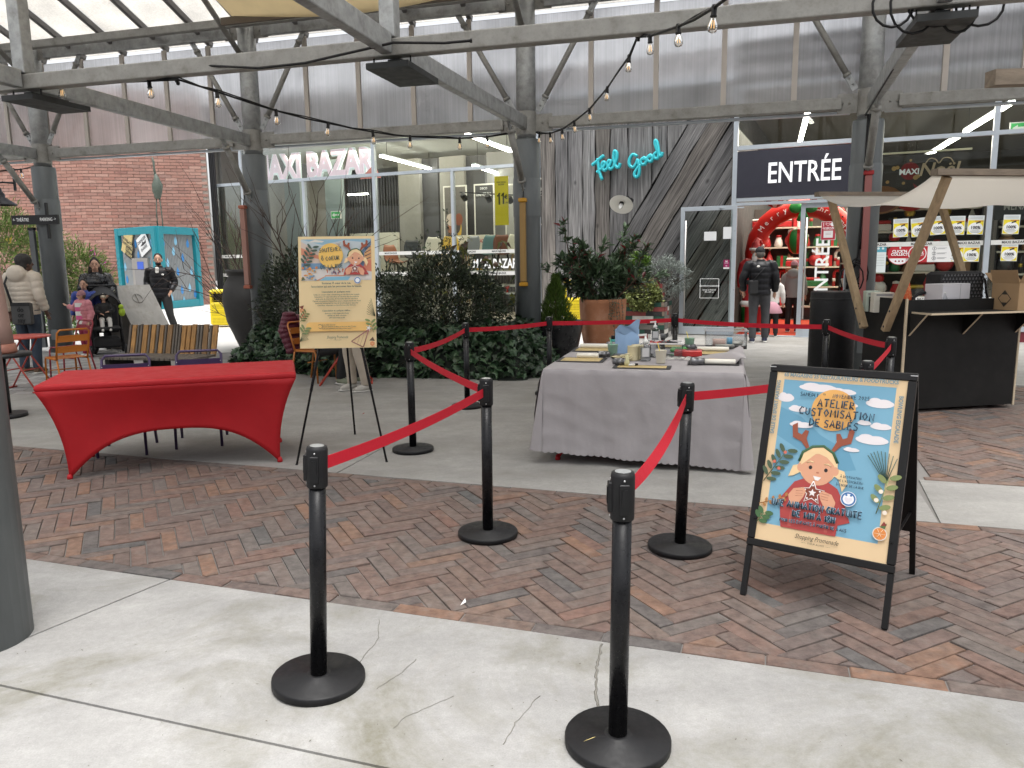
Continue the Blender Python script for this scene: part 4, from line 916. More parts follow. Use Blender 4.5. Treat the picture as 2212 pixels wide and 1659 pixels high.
# red inflatable arch
ar = fth('inflatable_arch', 'red inflatable arch lettered Merry Christmas behind the shop door', 'arch', 1.12, 2.6, 0); b = MB()
pts = [(-1.06, 0, 0), (-1.07, 0, .8), (-1.06, 0, 1.5)] + [(-1.06 * cos(a), 0, 1.72 + 1.02 * sin(a)) for a in [pi * k / 18 for k in range(19)]] + [(1.06, 0, 1.5), (1.07, 0, .8), (1.06, 0, 0)]
b.tube(pts, [.21 + .012 * (k % 2) for k in range(len(pts))], 14); b.build('tube', mat('inflatable_red', (.62, .02, .015), .38), ar)
for st, a0, a1 in (('Merry', 148, 112), ('Christmas', 74, 28)):
    for k, ch in enumerate(st):
        a = R(a0 + (a1 - a0) * k / (len(st) - 1)); text(ar, ch, (1.06 * cos(a), -.225, 1.72 + 1.02 * sin(a)), .17, INKW, rot=(pi / 2, pi / 2 - a if False else -(a - pi / 2), 0), extrude=.004, name='letter')
b = MB(); b.ball((-.16, -.25, 2.72), (.15, .07, .13), 0, 10); b.ball((.16, -.25, 2.72), (.15, .07, .13), 0, 10); b.ball((0, -.28, 2.70), .06, 0, 8); b.tube([(0, -.27, 2.66), (-.1, -.27, 2.42)], .05, 6, flat=.4); b.tube([(0, -.27, 2.66), (.09, -.27, 2.44)], .05, 6, flat=.4); b.build('bow', mat('inflatable_green', (.02, .25, .05), .4), ar)
for sx in (-1, 1): b = MB(); b.lathe([(.26, 0), (.26, .5), (.2, .55)], 16, 0, MX.Translation((sx * 1.07, 0, 0))); b.build('foot', mat('inflatable_green'), ar)
hb_ = fth('hot_air_balloon', 'red and green balloon hanging inside the red arch', 'balloon', 1.0, 2.7, 2.0)
for k in range(8):
    b = MB(); a0 = 2 * pi * k / 8
    def f(u_, v_):
        a = a0 + u_ * pi / 4; t = v_ * pi; r_ = .24 * sin(t) ** .8; return (r_ * cos(a), r_ * sin(a), -.28 * cos(t) * (1.15 if t < pi / 2 else 1))
    b.grid(f, 5, 12); b.build('gore', (mat('inflatable_red'), mat('inflatable_green'))[k % 2], hb_)
b = MB(); b.tube([(0, 0, .28), (0, 0, 1.5)], .006, 5); b.build('string', DARKM, hb_)
for i, (s, z) in enumerate(((.55, 2.95), (1.5, 2.95))):
    e = fth('striped_ball', ('red and white striped ball hanging over the open doorway', 'red striped ball hanging behind the top of the fixed door')[i], 'ornament', s, 1.9, z)
    for k in range(10):
        b = MB(); a0 = 2 * pi * k / 10; b.grid(lambda u_, v_: (.25 * sin(v_ * pi) * cos(a0 + u_ * pi / 5), .25 * sin(v_ * pi) * sin(a0 + u_ * pi / 5), -.25 * cos(v_ * pi)), 4, 10); b.build('segment', (RED, WHT)[k % 2], e)
# red carpet
b = MB(); b.box((1.15, 2.3, .004), (2.3, 4.4, .008)); o = b.build('carpet', mat('red_carpet', (.50, .05, .02), .9, var=.1, vscale=30)); o.location = FAC0; o.rotation_euler = (0, 0, FACA); tag(o, 'bright red carpet on the floor inside the entrance', 'carpet')
# hanging boards
bn = fth('banner', 'dark MAXI Noël banner with a baked cake, hung behind the window above the stall', 'banner', 3.2, .9, 3.02); a = ART(.0006)
a.r(-.95, -.42, .95, .55, (.022, .017, .013)); a.e(-.55, -.30, .42, .28, (.18, .07, .02)); a.e(-.55, -.34, .34, .2, (.09, .015, .008)); a.e(-.05, .24, .17, .17, (.20, .006, .008))
rg = random.Random(3)
for k in range(16): a.e(rg.uniform(-.9, .3), rg.uniform(-.2, .5), *([rg.uniform(.01, .05)] * 2), (.45, .28, .10), n=10)
a.p([(.12, -.25), (.02, 0), (.15, -.1), (.3, -.3)], (.25, .02, .02)); a.build('print', bn, (0, 0, 0))
text(bn, 'MAXI', (-.06, -.03, .22), .15, INKW, bold=.03); text(bn, 'Noël', (.45, -.03, .24), .34, mat('noel_cream', (.55, .42, .28), .5), bold=.02, shear=.2)
for q in ([(.2, .34), (.28, .45), (.38, .44), (.45, .36), (.52, .45), (.64, .44), (.72, .33)], [(.3, .06), (.48, .0), (.66, .07)]):
    b = MB(); b.tube([(x, -.03, z) for x, z in bez(q, 5)], .012, 6); b.build('flourish', mat('noel_cream'), bn)
b = MB(); b.bar((-1.0, 0, .60), (1.0, 0, .60), .02, .035); b.build('rail', mat('pale_rail', (.7, .65, .45), .5), bn)
e = fth('hanging_board', 'black board lettered PRODUITS MENAGERS behind the right window', 'board', 5.35, 1.3, 2.62); b = MB(); b.box((0, .02, 0), (1.3, .03, .7)); b.build('board', DKG, e); text(e, 'PRODUITS\nMENAGERS', (-.12, -.01, 0), .2, mat('board_grey_ink', (.4, .39, .36), .6), xs=.75, bold=.01)
ex = fth('exit_sign', 'small green exit sign hung near the ceiling behind the right window', 'sign', 5.0, 1.2, 3.98); b = MB(); b.box((0, 0, 0), (.34, .04, .22)); b.build('case', WHITE, ex)
a = ART(); a.r(-.15, -.09, .15, .09, (.05, .5, .12)); a.r(-.05, -.02, .12, .02, (.8, .85, .8)); a.p([(-.13, 0), (-.04, .06), (-.04, -.06)], (.8, .85, .8)); o = a.build('face', ex, (0, -.022, 0))
ex2 = dup(ex, facp(-11.6, 2.2, 3.0), FACA, 'small green exit sign seen through the bare branches on the left')
# big soft snowmen on top of the shelf
for i, (s, lab) in enumerate(((4.05, 'big plush snowman with red scarf on top of the shelf, left one'), (4.35, 'big plush snowman with red scarf beside the window bar'), (3.25, 'large red Santa cushion on top of the shelf'))):
    e = fth('plush_figure', lab, 'plush toy', s, 1.5, 2.55); b = MB(); b.ball((0, 0, .16), (.27, .2, .2), 0, 14); b.build('body', WHT if i < 2 else RED, e)
    b = MB(); b.ball((0, 0, .42), (.2, .18, .17), 0, 12); b.build('head', WHT, e); b = MB(); b.lathe([(.2, .28), (.215, .31), (.2, .34)], 16); b.build('scarf', RED, e); b = MB(); b.lathe([(.19, .5), (.14, .6), (.04, .72), (0, .73)], 14); b.build('hat', RED, e)
# ---- posters taped to the right window
def offer(s, z, tilt, lab):
    e = at_front('window_poster', lab, 'poster', s, z, .0, 'yellow 100% posters on the shop window'); e.rotation_euler = (0, tilt, FACA); e.scale = (.86,) * 3; return e
def offer_art(e):
    a = ART(); a.r(-.15, -.2, .15, .2, (.72, .76, .76)); a.r(-.142, -.19, .142, .10, (.82, .68, .03)); a.e(0, -.07, .138, .122, (.86, .87, .86), 24)
    a.p([(.0, .02), (.085, .05), (.09, .085), (.005, .055)], (.03, .025, .025)); a.r(-.02, .075, .13, .092, (.5, .16, .03))
    for k in range(3): a.r(-.12, .125 + k * .022, .12, .131 + k * .022, (.35, .4, .42))
    for k, w_ in enumerate((.07, .1, .08)): a.r(-w_, -.11 - k * .025, w_, -.102 - k * .025, (.3, .33, .33))
    a.build('print', e, (0, -.006, 0)); text(e, '100%', (0, -.0105, -.055), .085, INKD, bold=.03)
sp_ = []
S100 = 'second third fourth'.split()
for i, (u_, v_, t) in enumerate(((427, 342, -.03), (550, 338, -.10), (680, 325, -.06), (810, 325, .01), (938, 322, .03), (1180, 318, .03), (803, 508, -.01), (910, 508, .02), (1167, 503, .02))):
    s, z = fz(1810.4 + u_ * .3169, 384 + v_ * .3169)
    labs = ('yellow 100% poster nearest the pink lit column tube, upper row', 'strongly tilted yellow 100% poster, upper row, second from the column', 'yellow 100% poster half behind the slanting front post of the stall', 'yellow 100% poster between the two slanting stall posts, upper row', 'yellow 100% poster right of the rear stall post, upper row', 'yellow 100% poster beyond the window bar, upper row', 'yellow 100% poster just right of the numbered 1 2 3 sheet, lower row', 'yellow 100% poster behind the rear stall post, lower row', 'yellow 100% poster beyond the window bar, lower row')
    if i == 0: e = offer(s, z, t, labs[0]); offer_art(e); o0 = e
    else: e = dup(o0, facp(s, 0, z), None, labs[i], rot=(0, t, FACA))
s, z = fz(1810.4 + 418 * .3169, 384 + 520 * .3169)
cc = at_front('window_sticker', 'round red CLICK\'N COLLECT sticker on the shop window', 'sticker', s, z, 0); a = ART(); a.e(0, 0, .205, .205, (.48, .02, .03), 36); a.p(ell(0, -.0, .195, .195, 24, a0=R(205), a1=R(335)), (.85, .85, .85))
for k in (-.06, 0, .06): a.e(k, -.135, .016, .016, (.3, .03, .04), 10)
a.p([(.0, .15), (.03, .115), (.012, .115), (.02, .09), (.01, .09), (.003, .11), (-.008, .10)], (.85, .85, .85)); a.build('print', cc, (0, -.006, 0)); text(cc, "CLICK'N\nCOLLECT", (0, -.0145, .02), .068, INKW, bold=.03, line=.85)
s, z = fz(1810.4 + 617 * .3169, 384 + 516 * .3169)
cb = at_front('window_sticker', 'wide red and white CLICK\'N COLLECT steps sheet behind the slanting stall post', 'sticker', s, z, 0); a = ART(); a.r(-.38, -.16, .38, .16, (.84, .84, .83)); a.r(-.38, -.16, -.02, .16, (.48, .02, .03)); a.e(-.19, 0, .155, .155, (.82, .82, .82), 28); a.e(-.19, 0, .14, .14, (.48, .02, .03), 28)
for k in range(3): a.e(.09, .09 - k * .09, .035, .035, (.1, .1, .12), 16); a.e(.09, .09 - k * .09, .029, .029, (.84, .84, .84), 16); a.r(.14, .095 - k * .09, .30, .102 - k * .09, (.35, .35, .36)); a.r(.14, .08 - k * .09, .27, .087 - k * .09, (.35, .35, .36))
a.build('print', cb, (0, -.006, 0)); text(cb, "CLICK'N\nCOLLECT", (-.19, -.0145, 0), .052, INKW, bold=.03, line=.85)
for k in range(3): text(cb, str(k + 1), (.09, -.0155, .09 - k * .09), .06, INKD, bold=.02)
s, z = fz(1810.4 + 287 * .3169, 384 + 550 * .3169)
e = at_front('window_notice', 'white notice with a blue header on the glass beside the pink lit tube', 'notice', s, z, 0); a = ART(); a.r(-.1, -.27, .1, .12, (.72, .78, .78)); a.r(-.1, .12, .1, .27, (.10, .38, .48))
for k in range(5): a.r(-.08, .06 - k * .05, .07, .068 - k * .05, (.5, .55, .55))
a.e(-.04, .19, .022, .022, (.7, .8, .82), 12); a.e(.04, .19, .022, .022, (.7, .8, .82), 12); a.build('print', e, (0, -.006, 0))
s, z = fz(1789.5, 498.5)
e = at_front('door_poster', 'red OUVERTURE poster with a heart on the fixed door glass', 'poster', s, z, -.005); a = ART(); a.r(-.135, -.18, .135, .18, (.80, .76, .76)); a.r(-.128, -.173, .128, .173, (.42, .03, .05)); a.r(-.085, -.135, .085, .0, (.80, .79, .78)); a.e(.075, .125, .042, .042, (.85, .83, .83), 16); a.p([(-.01, .085), (-.06, .13), (-.045, .158), (-.012, .14), (.02, .158), (.035, .13)], (.75, .55, .55)); a.p([(-.012, .096), (-.045, .13), (-.036, .148), (-.012, .13), (.012, .148), (.02, .13)], (.42, .03, .05)); a.r(-.1, .085, -.085, .16, (.75, .55, .55))
for k in range(2): a.r(-.05, -.05 - k * .025, .05, -.044 - k * .025, (.5, .3, .3))
a.build('print', e, (0, -.03, 0)); text(e, 'OUVERTURE', (0, -.04, .05), .038, INKW, bold=.03); text(e, 'EXCEPTIONNELLE', (0, -.04, .02), .022, INKW)
# things on the open leaf
def on_leaf(name, lab, cat, x, y): s, z = fz(x, y, -.2); return at_front(name, lab, cat, s, z, .19)
for i, (x, y, w_, h_) in enumerate(((1534, 510, .25, .18), (1571, 503, .165, .24))):
    e = on_leaf('paper_notice', ('wide blank white paper taped inside the open door leaf', 'upright blank white paper taped to the open door leaf')[i], 'notice', x, y); b = MB(); b.box((0, 0, 0), (w_, .003, h_)); b.build('sheet', mat('paper_white', (.8, .81, .82), .7), e)
e = on_leaf('door_sticker', 'magenta sticker with white lettering on the open door leaf', 'sticker', 1569, 571); a = ART(); a.r(-.06, -.095, .06, .095, (.30, .012, .10)); a.r(-.06, -.095, .06, -.06, (.75, .75, .75)); a.e(0, -.03, .018, .012, (.75, .5, .6), 12); a.r(-.04, .03, .04, .036, (.75, .5, .6)); a.r(-.04, .015, .04, .021, (.75, .5, .6)); a.build('print', e, (0, 0, 0)); text(e, 'Ici', (0, -.006, .062), .045, INKW, bold=.03)
e = on_leaf('opening_hours', 'white outlined opening hours lettering seen from behind on the open door leaf', 'lettering', 1532, 623)
b = MB()
for (x0, z0, x1, z1) in ((-.19, -.2, .19, -.2), (-.19, .2, .19, .2)): b.bar((x0, 0, z0), (x1, 0, z1), .003, .009)
for x in (-.19, .19): b.box((x, 0, 0), (.009, .003, .4))
b.build('outline', INKW, e)
for tx, z, s_ in (("HORAIRES D'OUVERTURE", .05, .042), ('Du lundi au samedi', -.03, .042), ('de 10h à 19h', -.075, .042)):
    o = text(e, tx, (0, -.002, z), s_, INKW, bold=.015); o.scale = (-.85, 1, 1)
# Santa figure
# ================================================================ FURNITURE AND EVENT THINGS
REDC = mat('red_stretch_cloth', (.40, .009, .014), .6, var=.08, vscale=5, bump=.05, bscale=300, spec=.35)
BELT = mat('red_webbing', (.52, .012, .028), .65, bump=.2, bscale=300, spec=.3)
# ---- belt posts
PH = .94
def head_mb():
    b = MB(); b.lathe([(.0375, .785), (.039, .79), (.039, .925), (.036, .938), (.028, .94)], 24); return b
posts = {}
def post(key, x, y, lab, tilt=(0, 0), face=0.0):
    e = thing('belt_post', lab, 'barrier post', (x, y, 0), face, 'black belt posts round the craft table'); e.rotation_euler = (tilt[0], tilt[1], face)
    b = MB(); b.lathe([(.165, .0), (.177, .004), (.177, .026), (.172, .032), (.05, .036), (.048, .040), (.0325, .040)], 40); b.build('base', BLACK, e)
    b = MB(); b.lathe([(.0315, .036), (.0315, .80)], 24); b.build('pole', BLACKG, e)
    o = head_mb().build('head', BLACK, e)
    for k in range(3):
        a = k * pi / 2 + pi * .5 + (.0 if k < 2 else 0); T = MX.Rotation(a, 4, 'Z')
        c = MB(); c.box((.041, 0, .858), (.012, .03, .10), 0, T, ch=.003); c.box((.047, 0, .865), (.006, .016, .055), 0, T); c.build('clip', BLACK, o)
        s_ = MB(); s_.ball((.0385, 0, .918), .004, 0, 6, T); s_.ball((.0385, 0, .797), .004, 0, 6, T); s_.build('screw', mat('screw_steel', (.5, .5, .5), .3, .9), o)
    l_ = MB(); l_.lathe([(.026, .9401), (.026, .9412)], 20); l_.build('cap_label', mat('cap_label', (.35, .36, .36), .35, .4), o)
    posts[key] = (e, V((x, y, 0)), tilt); return e
def top_of(k):
    e, p, t = posts[k]; z = .862; return MX.Translation(p) @ (MX.Rotation(t[1], 4, 'Y') @ MX.Rotation(t[0], 4, 'X')) @ V((0, 0, z))
post(1, -.765, 2.765, 'black belt post on the pale concrete in front of the red clothed table', (0, R(2.6)))
post(2, .337, 2.355, 'frontmost black belt post, with a pine needle on its base', (0, R(.6)))
post(3, -.155, 4.36, 'black belt post standing in the middle of the brick band', (0, R(.4)))
post(4, .925, 4.10, 'black belt post on the bricks beside the framed pavement sign', (0, R(1.4)))
post(5, -.86, 6.46, 'black belt post on the terrace just right of the easel')
post(6, -.50, 8.44, 'black belt post in front of the ivy')
post(7, .455, 9.2, 'black belt post between the grey column and the terracotta pot')
post(8, 2.01, 9.42, 'black belt post in front of the open glass door leaf')
post(9, 3.37, 8.2, 'black belt post in front of the black cylinder')
post(10, 3.14, 6.32, 'black belt post at the corner of the black market stall')
post(11, 2.28, 4.88, 'black belt post half hidden behind the framed pavement sign')
def belt(a, b, sag=.02, twist=0.0, lab=None):
    A, B = top_of(a), top_of(b); d = (B - A); d.z = 0; d.normalize(); A = A + d * .04; B = B - d * .04
    m = MB(); n_ = 20; vs = []; fs = []; nrm = V((d.y, -d.x, 0))
    for i in range(n_ + 1):
        t = i / n_; P = A.lerp(B, t) - V((0, 0, sag * 4 * t * (1 - t)));  tw = twist * sin(pi * t)
        q = V((0, 0, .0245 * cos(tw))) + nrm * .0245 * sin(tw)
        vs += [P - q, P + q]
    for i in range(n_): fs.append((2 * i, 2 * i + 2, 2 * i + 3, 2 * i + 1))
    root = posts[a][0]; bpy.context.view_layer.update()
    inv = (MX.Translation(root.location) @ root.rotation_euler.to_matrix().to_4x4()).inverted()
    m.add([inv @ v for v in vs], fs, 0, True); m.sm = [False] * len(m.sm); o = m.build('belt', BELT, root); s_ = o.modifiers.new('s', 'SOLIDIFY'); s_.thickness = .0016; return o
belt(1, 3, .022); belt(3, 5, .02); belt(5, 6, .03); belt(6, 7, .012); belt(7, 8, .008); belt(8, 9, .02); belt(9, 10, .02); belt(10, 11, .01); belt(11, 4, .015); belt(4, 2, .055, .5)

# ---- stretch-covered table
def stretch_table(lab, loc, rz, W, D, H, m=REDC, inset=.16, group=None):
    e = thing('covered_table', lab, 'table', loc, rz, group); b = MB()
    b.box((0, 0, H - .03), (W + .012, D + .012, .06), 0, ch=.016); o = soften(b.build('cover_top', m, e), .01, 3)
    def side(P0, P1, F0, F1):
        c = MB(); P0, P1, F0, F1 = V(P0), V(P1), V(F0), V(F1); L = (P1 - P0).length
        hmid = .33 if L > 1 else .40
        def f(u_, v_):
            e_ = abs(2 * u_ - 1); arch = hmid * (1 - e_ ** 2.7); zb = arch
            z = H - .05 - (H - .05 - zb) * v_; k = (H - .05 - z) / (H - .05)
            kk = 1 - (1 - k) ** 2.3
            u2 = u_
            T = P0.lerp(P1, u2); B = F0.lerp(F1, u2); p = T.lerp(B, kk)
            mid = sin(pi * u_); nrm = V((-(P1 - P0).y, (P1 - P0).x, 0)).normalized(); p = p + nrm * .05 * mid * sin(pi * min(1, k * 1.2)) ; p.z = z; return p
        c.grid(f, 36, 14); q = c.build('cover_side', m, e); s_ = q.modifiers.new('s', 'SOLIDIFY'); s_.thickness = .004; return q
    x, y = W / 2, D / 2; i_ = inset; j_ = .05
    T4 = [(-x, -y, 0), (x, -y, 0), (x, y, 0), (-x, y, 0)]; B4 = [(-x + i_, -y + j_, 0), (x - i_, -y + j_, 0), (x - i_, y - j_, 0), (-x + i_, y - j_, 0)]
    for k in range(4): side(T4[k], T4[(k + 1) % 4], B4[k], B4[(k + 1) % 4])
    for k in range(4): f_ = MB(); f_.lathe([(.020, 0), (.022, .015), (.014, .04)], 12, 0, MX.Translation((B4[k][0], B4[k][1], 0))); f_.build('foot', m, e)
    return e
A_ = V((-3.53, 5.61, 0)); d_ = V((cos(R(16.6)), sin(R(16.6)), 0)); n2 = V((-d_.y, d_.x, 0))
stretch_table('long table in a tight red stretch cover, half on the bricks', A_ + d_ * .93 + n2 * .42, R(16.6), 1.86, .84, .745)
# ---- grey-clothed craft table: two red tables under one cloth
TA = R(-15.0); T0 = V((.25, 6.03, 0)); tx = V((cos(TA), sin(TA), 0)); ty = V((-sin(TA), cos(TA), 0)); TW, TD, TH = 1.52, 1.93, .755
tc_ = T0 + tx * TW / 2 + ty * TD / 2
def tpt(x, y, z=0.0): return T0 + tx * x + ty * y + V((0, 0, z))
stretch_table('red covered table under the grey cloth, the one nearer the camera', tpt(TW / 2, TD * .26, 0), TA, TW - .03, TD * .48, TH - .02, inset=.08, group='red tables under the grey cloth')
stretch_table('red covered table under the grey cloth, the one nearer the shop', tpt(TW / 2, TD * .75, 0), TA, TW - .03, TD * .48, TH - .02, inset=.08, group='red tables under the grey cloth')
GREYC = mat('grey_tablecloth', (.37, .347, .352), .85, var=.02, vscale=5, spec=.2, bump=.5, bscale=9)
cl = thing('tablecloth', 'light grey scalloped tablecloth draped over the craft table', 'tablecloth', T0, TA)
b = MB()
def topf(u_, v_): return (u_ * TW, v_ * TD, TH + .002 + .0025 * NZ.noise(V((u_ * 5, v_ * 6, 3))))
b.grid(topf, 30, 30)
def skirt(P0, P1, nx, ny, drop0, drop1, flare, seed, amp):
    L = sqrt((P1[0] - P0[0]) ** 2 + (P1[1] - P0[1]) ** 2); nu = int(L / .0105)
    def f(u_, v_):
        x, y = P0[0] + (P1[0] - P0[0]) * u_, P0[1] + (P1[1] - P0[1]) * u_; drop = drop0 + (drop1 - drop0) * u_
        sc_ = .012 * abs(sin(pi * u_ * L / .052)); s = v_ * (drop + sc_)
        fold = amp * v_ ** 1.3 * (.6 * sin(u_ * L * 8.5 + seed) + .4 * sin(u_ * L * 19 + seed * 2) + .9 * NZ.noise(V((u_ * L * 3, v_ * 1.3, seed))))
        cr = .012 * NZ.noise(V((u_ * L * 9, v_ * 1.6, seed + 5))) + .006 * NZ.ridged_multi_fractal(V((u_ * L * 3 + v_ * 2, v_ * 4 - u_ * L * 2, seed)), 1, 2, 3, 1, 2) * min(1, v_ * 4)
        k = min(1, s / .03); off = .012 * k + flare * v_ + fold + cr * k
        return (x + nx * off, y + ny * off, TH + .002 - max(0, s - .01 * k))
    b.grid(f, nu, 26)
skirt((0, 0), (TW, 0), 0, -1, .66, .735, .03, 1.0, .030); skirt((0, TD), (0, 0), -1, 0, .42, .62, .10, 2.2, .04); skirt((TW, 0), (TW, TD), 1, 0, .64, .22, .05, 3.1, .035); skirt((TW, TD), (0, TD), 0, 1, .3, .3, .04, 4.0, .02)
# loose corner folds where two hems meet
def corner(cx, cy, a0, a1, drop, fl, seed):
    def f(u_, v_):
        a = a0 + (a1 - a0) * u_; r_ = .012 * min(1, v_ * 12) + (fl + .05 * sin(u_ * pi)) * v_ ** 1.1 + .02 * sin(u_ * pi * 2 + seed) * v_
        return (cx + cos(a) * r_, cy + sin(a) * r_, TH + .002 - v_ * drop + .0 * u_)
    b.grid(f, 14, 20)
corner(0, 0, pi, 1.5 * pi, .65, .06, 1); corner(TW, 0, 1.5 * pi, 2 * pi, .72, .05, 2)
b.build('cloth', GREYC, cl)
f_ = MB()    # corner thrown back onto the table
def ff(u_, v_): return (TW - .34 + .36 * u_ + .03 * sin(v_ * 9), TD * .26 + .75 * v_, TH + .012 + .06 * sin(pi * u_) * (.5 + .5 * sin(v_ * 5 + .6)) + .05 * u_ * v_)
f_.grid(lambda u_, v_: (TW - (.05 + .34 * (1 - abs(2 * v_ - 1))) * (1 - u_) + .03 * u_, TD * .24 + .72 * v_, TH + .012 + .055 * sin(pi * u_ * .9) * (.6 + .4 * sin(v_ * 7)) + .03 * u_), 12, 22)
o = f_.build('folded_corner', GREYC, cl); s_ = o.modifiers.new('s', 'SOLIDIFY'); s_.thickness = .006
# ---- things on the craft table
def onT(name, lab, cat, x, y, z=TH + .006, rz=0.0, group=None):     # world x, y on the table
    return thing(name, lab, cat, (x, y, z), TA + rz, group)
MATB = mat('mat_black_edge', (.02, .02, .022), .6); MATP = mat('mat_parchment', (.50, .38, .17), .55, var=.15, vscale=9); DOUGH = mat('rolled_dough', (.74, .66, .44), .5)
def bake_mat(x, y, w_, h_, lab, rz=0.0):
    e = onT('baking_mat', lab, 'mat', x, y, TH + .006, rz, 'baking mats on the craft table'); b = MB(); b.box((0, 0, .0015), (w_, h_, .003)); b.build('border', MATB, e)
    b = MB(); b.box((0, 0, .0035), (w_ - .07, h_ - .07, .002)); b.build('sheet', MATP, e); return e
bake_mat(.80, 7.25, .43, .30, 'dark edged baking mat with a roller at the far left of the craft table'); bake_mat(.60, 6.52, .40, .29, 'dark edged baking mat with a roller at the near left of the craft table'); bake_mat(1.03, 6.02, .45, .20, 'bare dark edged baking mat at the front of the craft table')
bake_mat(1.64, 6.20, .40, .26, 'dark edged baking mat under the biscuits on the craft table'); bake_mat(1.82, 6.85, .40, .28, 'dark edged baking mat beside the transparent box'); bake_mat(1.60, 7.44, .38, .26, 'dark edged baking mat behind the pale green cup', .1)
PINW = mat('white_pin', (.78, .75, .66), .35)
def pin(x, y, L, lab, rz=0.0):
    e = onT('rolling_pin', lab, 'rolling pin', x, y, TH + .03, rz, 'white rolling pins on the craft table'); T = MX.Rotation(pi / 2, 4, 'Y')
    b = MB(); b.lathe([(.018, -L / 2), (.022, -L / 2 + .004), (.022, L / 2 - .004), (.018, L / 2)], 18, 0, T); b.build('roller', PINW, e); return e
pin(.80, 7.36, .27, 'cream rolling pin on the far left mat'); pin(.66, 6.62, .19, 'white rolling pin on the near left mat'); pin(1.64, 6.10, .29, 'white rolling pin in front of the biscuits'); pin(1.84, 6.98, .28, 'white rolling pin on the mat beside the transparent box')
STEELR = mat('cutter_steel', (.16, .16, .165), .35, .8)
def cutter(x, y, r_, lab, wob=3):
    e = onT('biscuit_cutter', lab, 'cutter', x, y, TH + .012, 0, 'biscuit cutters on the craft table'); b = MB(); n_ = 28
    ring = [((r_ + r_ * .22 * cos(wob * 2 * pi * i / n_)) * cos(2 * pi * i / n_), (r_ + r_ * .22 * cos(wob * 2 * pi * i / n_)) * sin(2 * pi * i / n_)) for i in range(n_)]
    vs = [(x_, y_, z) for z in (0, .045) for x_, y_ in ring]; b.add(vs, [(i, (i + 1) % n_, n_ + (i + 1) % n_, n_ + i) for i in range(n_)], 0, True)
    o = b.build('blade', STEELR, e); s_ = o.modifiers.new('s', 'SOLIDIFY'); s_.thickness = .003
cutter(.97, 7.46, .048, 'dark biscuit cutter behind the far left green cup'); cutter(.80, 6.66, .05, 'dark biscuit cutter at the end of the near left rolling pin', 5); cutter(.88, 6.16, .055, 'dark biscuit cutter beside the front mat', 4); cutter(1.48, 6.12, .055, 'heart like grey biscuit cutter beside the biscuits', 3); cutter(1.66, 7.16, .05, 'dark biscuit cutter by the pale green cup at the back', 4)
def cup(x, y, col, lab, brush, h_=.105):
    e = onT('cup', lab, 'cup', x, y, TH + .006, 0, 'cups on the craft table'); m = mat('cup_%02x' % int(col[0] * 255), col, .45); b = MB()
    b.lathe([(.034, 0), (.036, .004), (.046, h_), (.0475, h_ + .002), (.044, h_), (.033, .01), (.0, .008)], 22); b.build('body', m, e)
    b = MB(); b.tube([(.01, 0, .02), (-.03, .02, h_ + .06)], .0032, 6); b.build('straw', mat('straw_%02x%02x' % tuple(int(c * 255) for c in brush[:2]), brush, .5), e)
cup(.89, 6.72, (.27, .42, .31), 'pale green cup with a green straw beside the blue paper roll', (.1, .45, .25)); cup(1.67, 7.18, (.27, .42, .31), 'pale green cup with a yellow straw at the back of the craft table', (.75, .6, .05)); cup(1.22, 6.24, (.66, .62, .50), 'cream cup with a yellow stick at the front of the craft table', (.75, .55, .05))
e = onT('paper_roll', 'thick pale blue paper towel roll with a loose end on the craft table', 'paper roll', 1.05, 6.95); BLUEP = mat('blue_paper', (.30, .45, .66), .85, bump=.15, bscale=200)
b = MB(); b.lathe([(.03, .0), (.107, 0), (.108, .005), (.108, .215), (.105, .22), (.03, .215)], 36, cap=False); b.build('roll', BLUEP, e)
b = MB(); b.grid(lambda u_, v_: (.108 * cos(-2.6 + u_ * 2.2) * (1 + .25 * v_ * u_), .108 * sin(-2.6 + u_ * 2.2) * (1 + .25 * v_), .19 + .12 * v_ * (.35 + .65 * u_) + .015 * sin(u_ * 11 + v_ * 5)), 18, 8); o = b.build('loose_sheet', BLUEP, e)
CLEAR = glassmat('clear_plastic', (.93, .94, .95), .9, .05); GELW = mat('pump_white', (.8, .79, .76), .35)
def gel(x, y, lab, s_=1.0):
    e = onT('gel_bottle', lab, 'bottle', x, y, TH + .006, .2, 'pump bottles on the craft table'); e.scale = (s_,) * 3; b = MB()
    b.box((0, 0, .07), (.085, .06, .14), 0, ch=.012); b.build('body', CLEAR, e); b = MB(); b.box((0, 0, .055), (.075, .05, .10)); b.build('gel', mat('clear_gel', (.62, .66, .68), .1, alpha=.55), e)
    b = MB(); b.box((0, -.0315, .07), (.055, .001, .07)); b.build('label', mat('pale_label', (.6, .6, .6), .6), e)
    b = MB(); b.lathe([(.022, .14), (.022, .165), (.01, .17), (.008, .205)], 14); b.bar((.01, 0, .21), (-.055, 0, .205), .018, .014); b.build('pump', GELW, e)
gel(1.12, 6.40, 'clear gel bottle with white pump at the front, beside the ribbon spools', 1.05); gel(1.50, 8.0, 'clear gel bottle with white pump standing at the back of the craft table', .95)
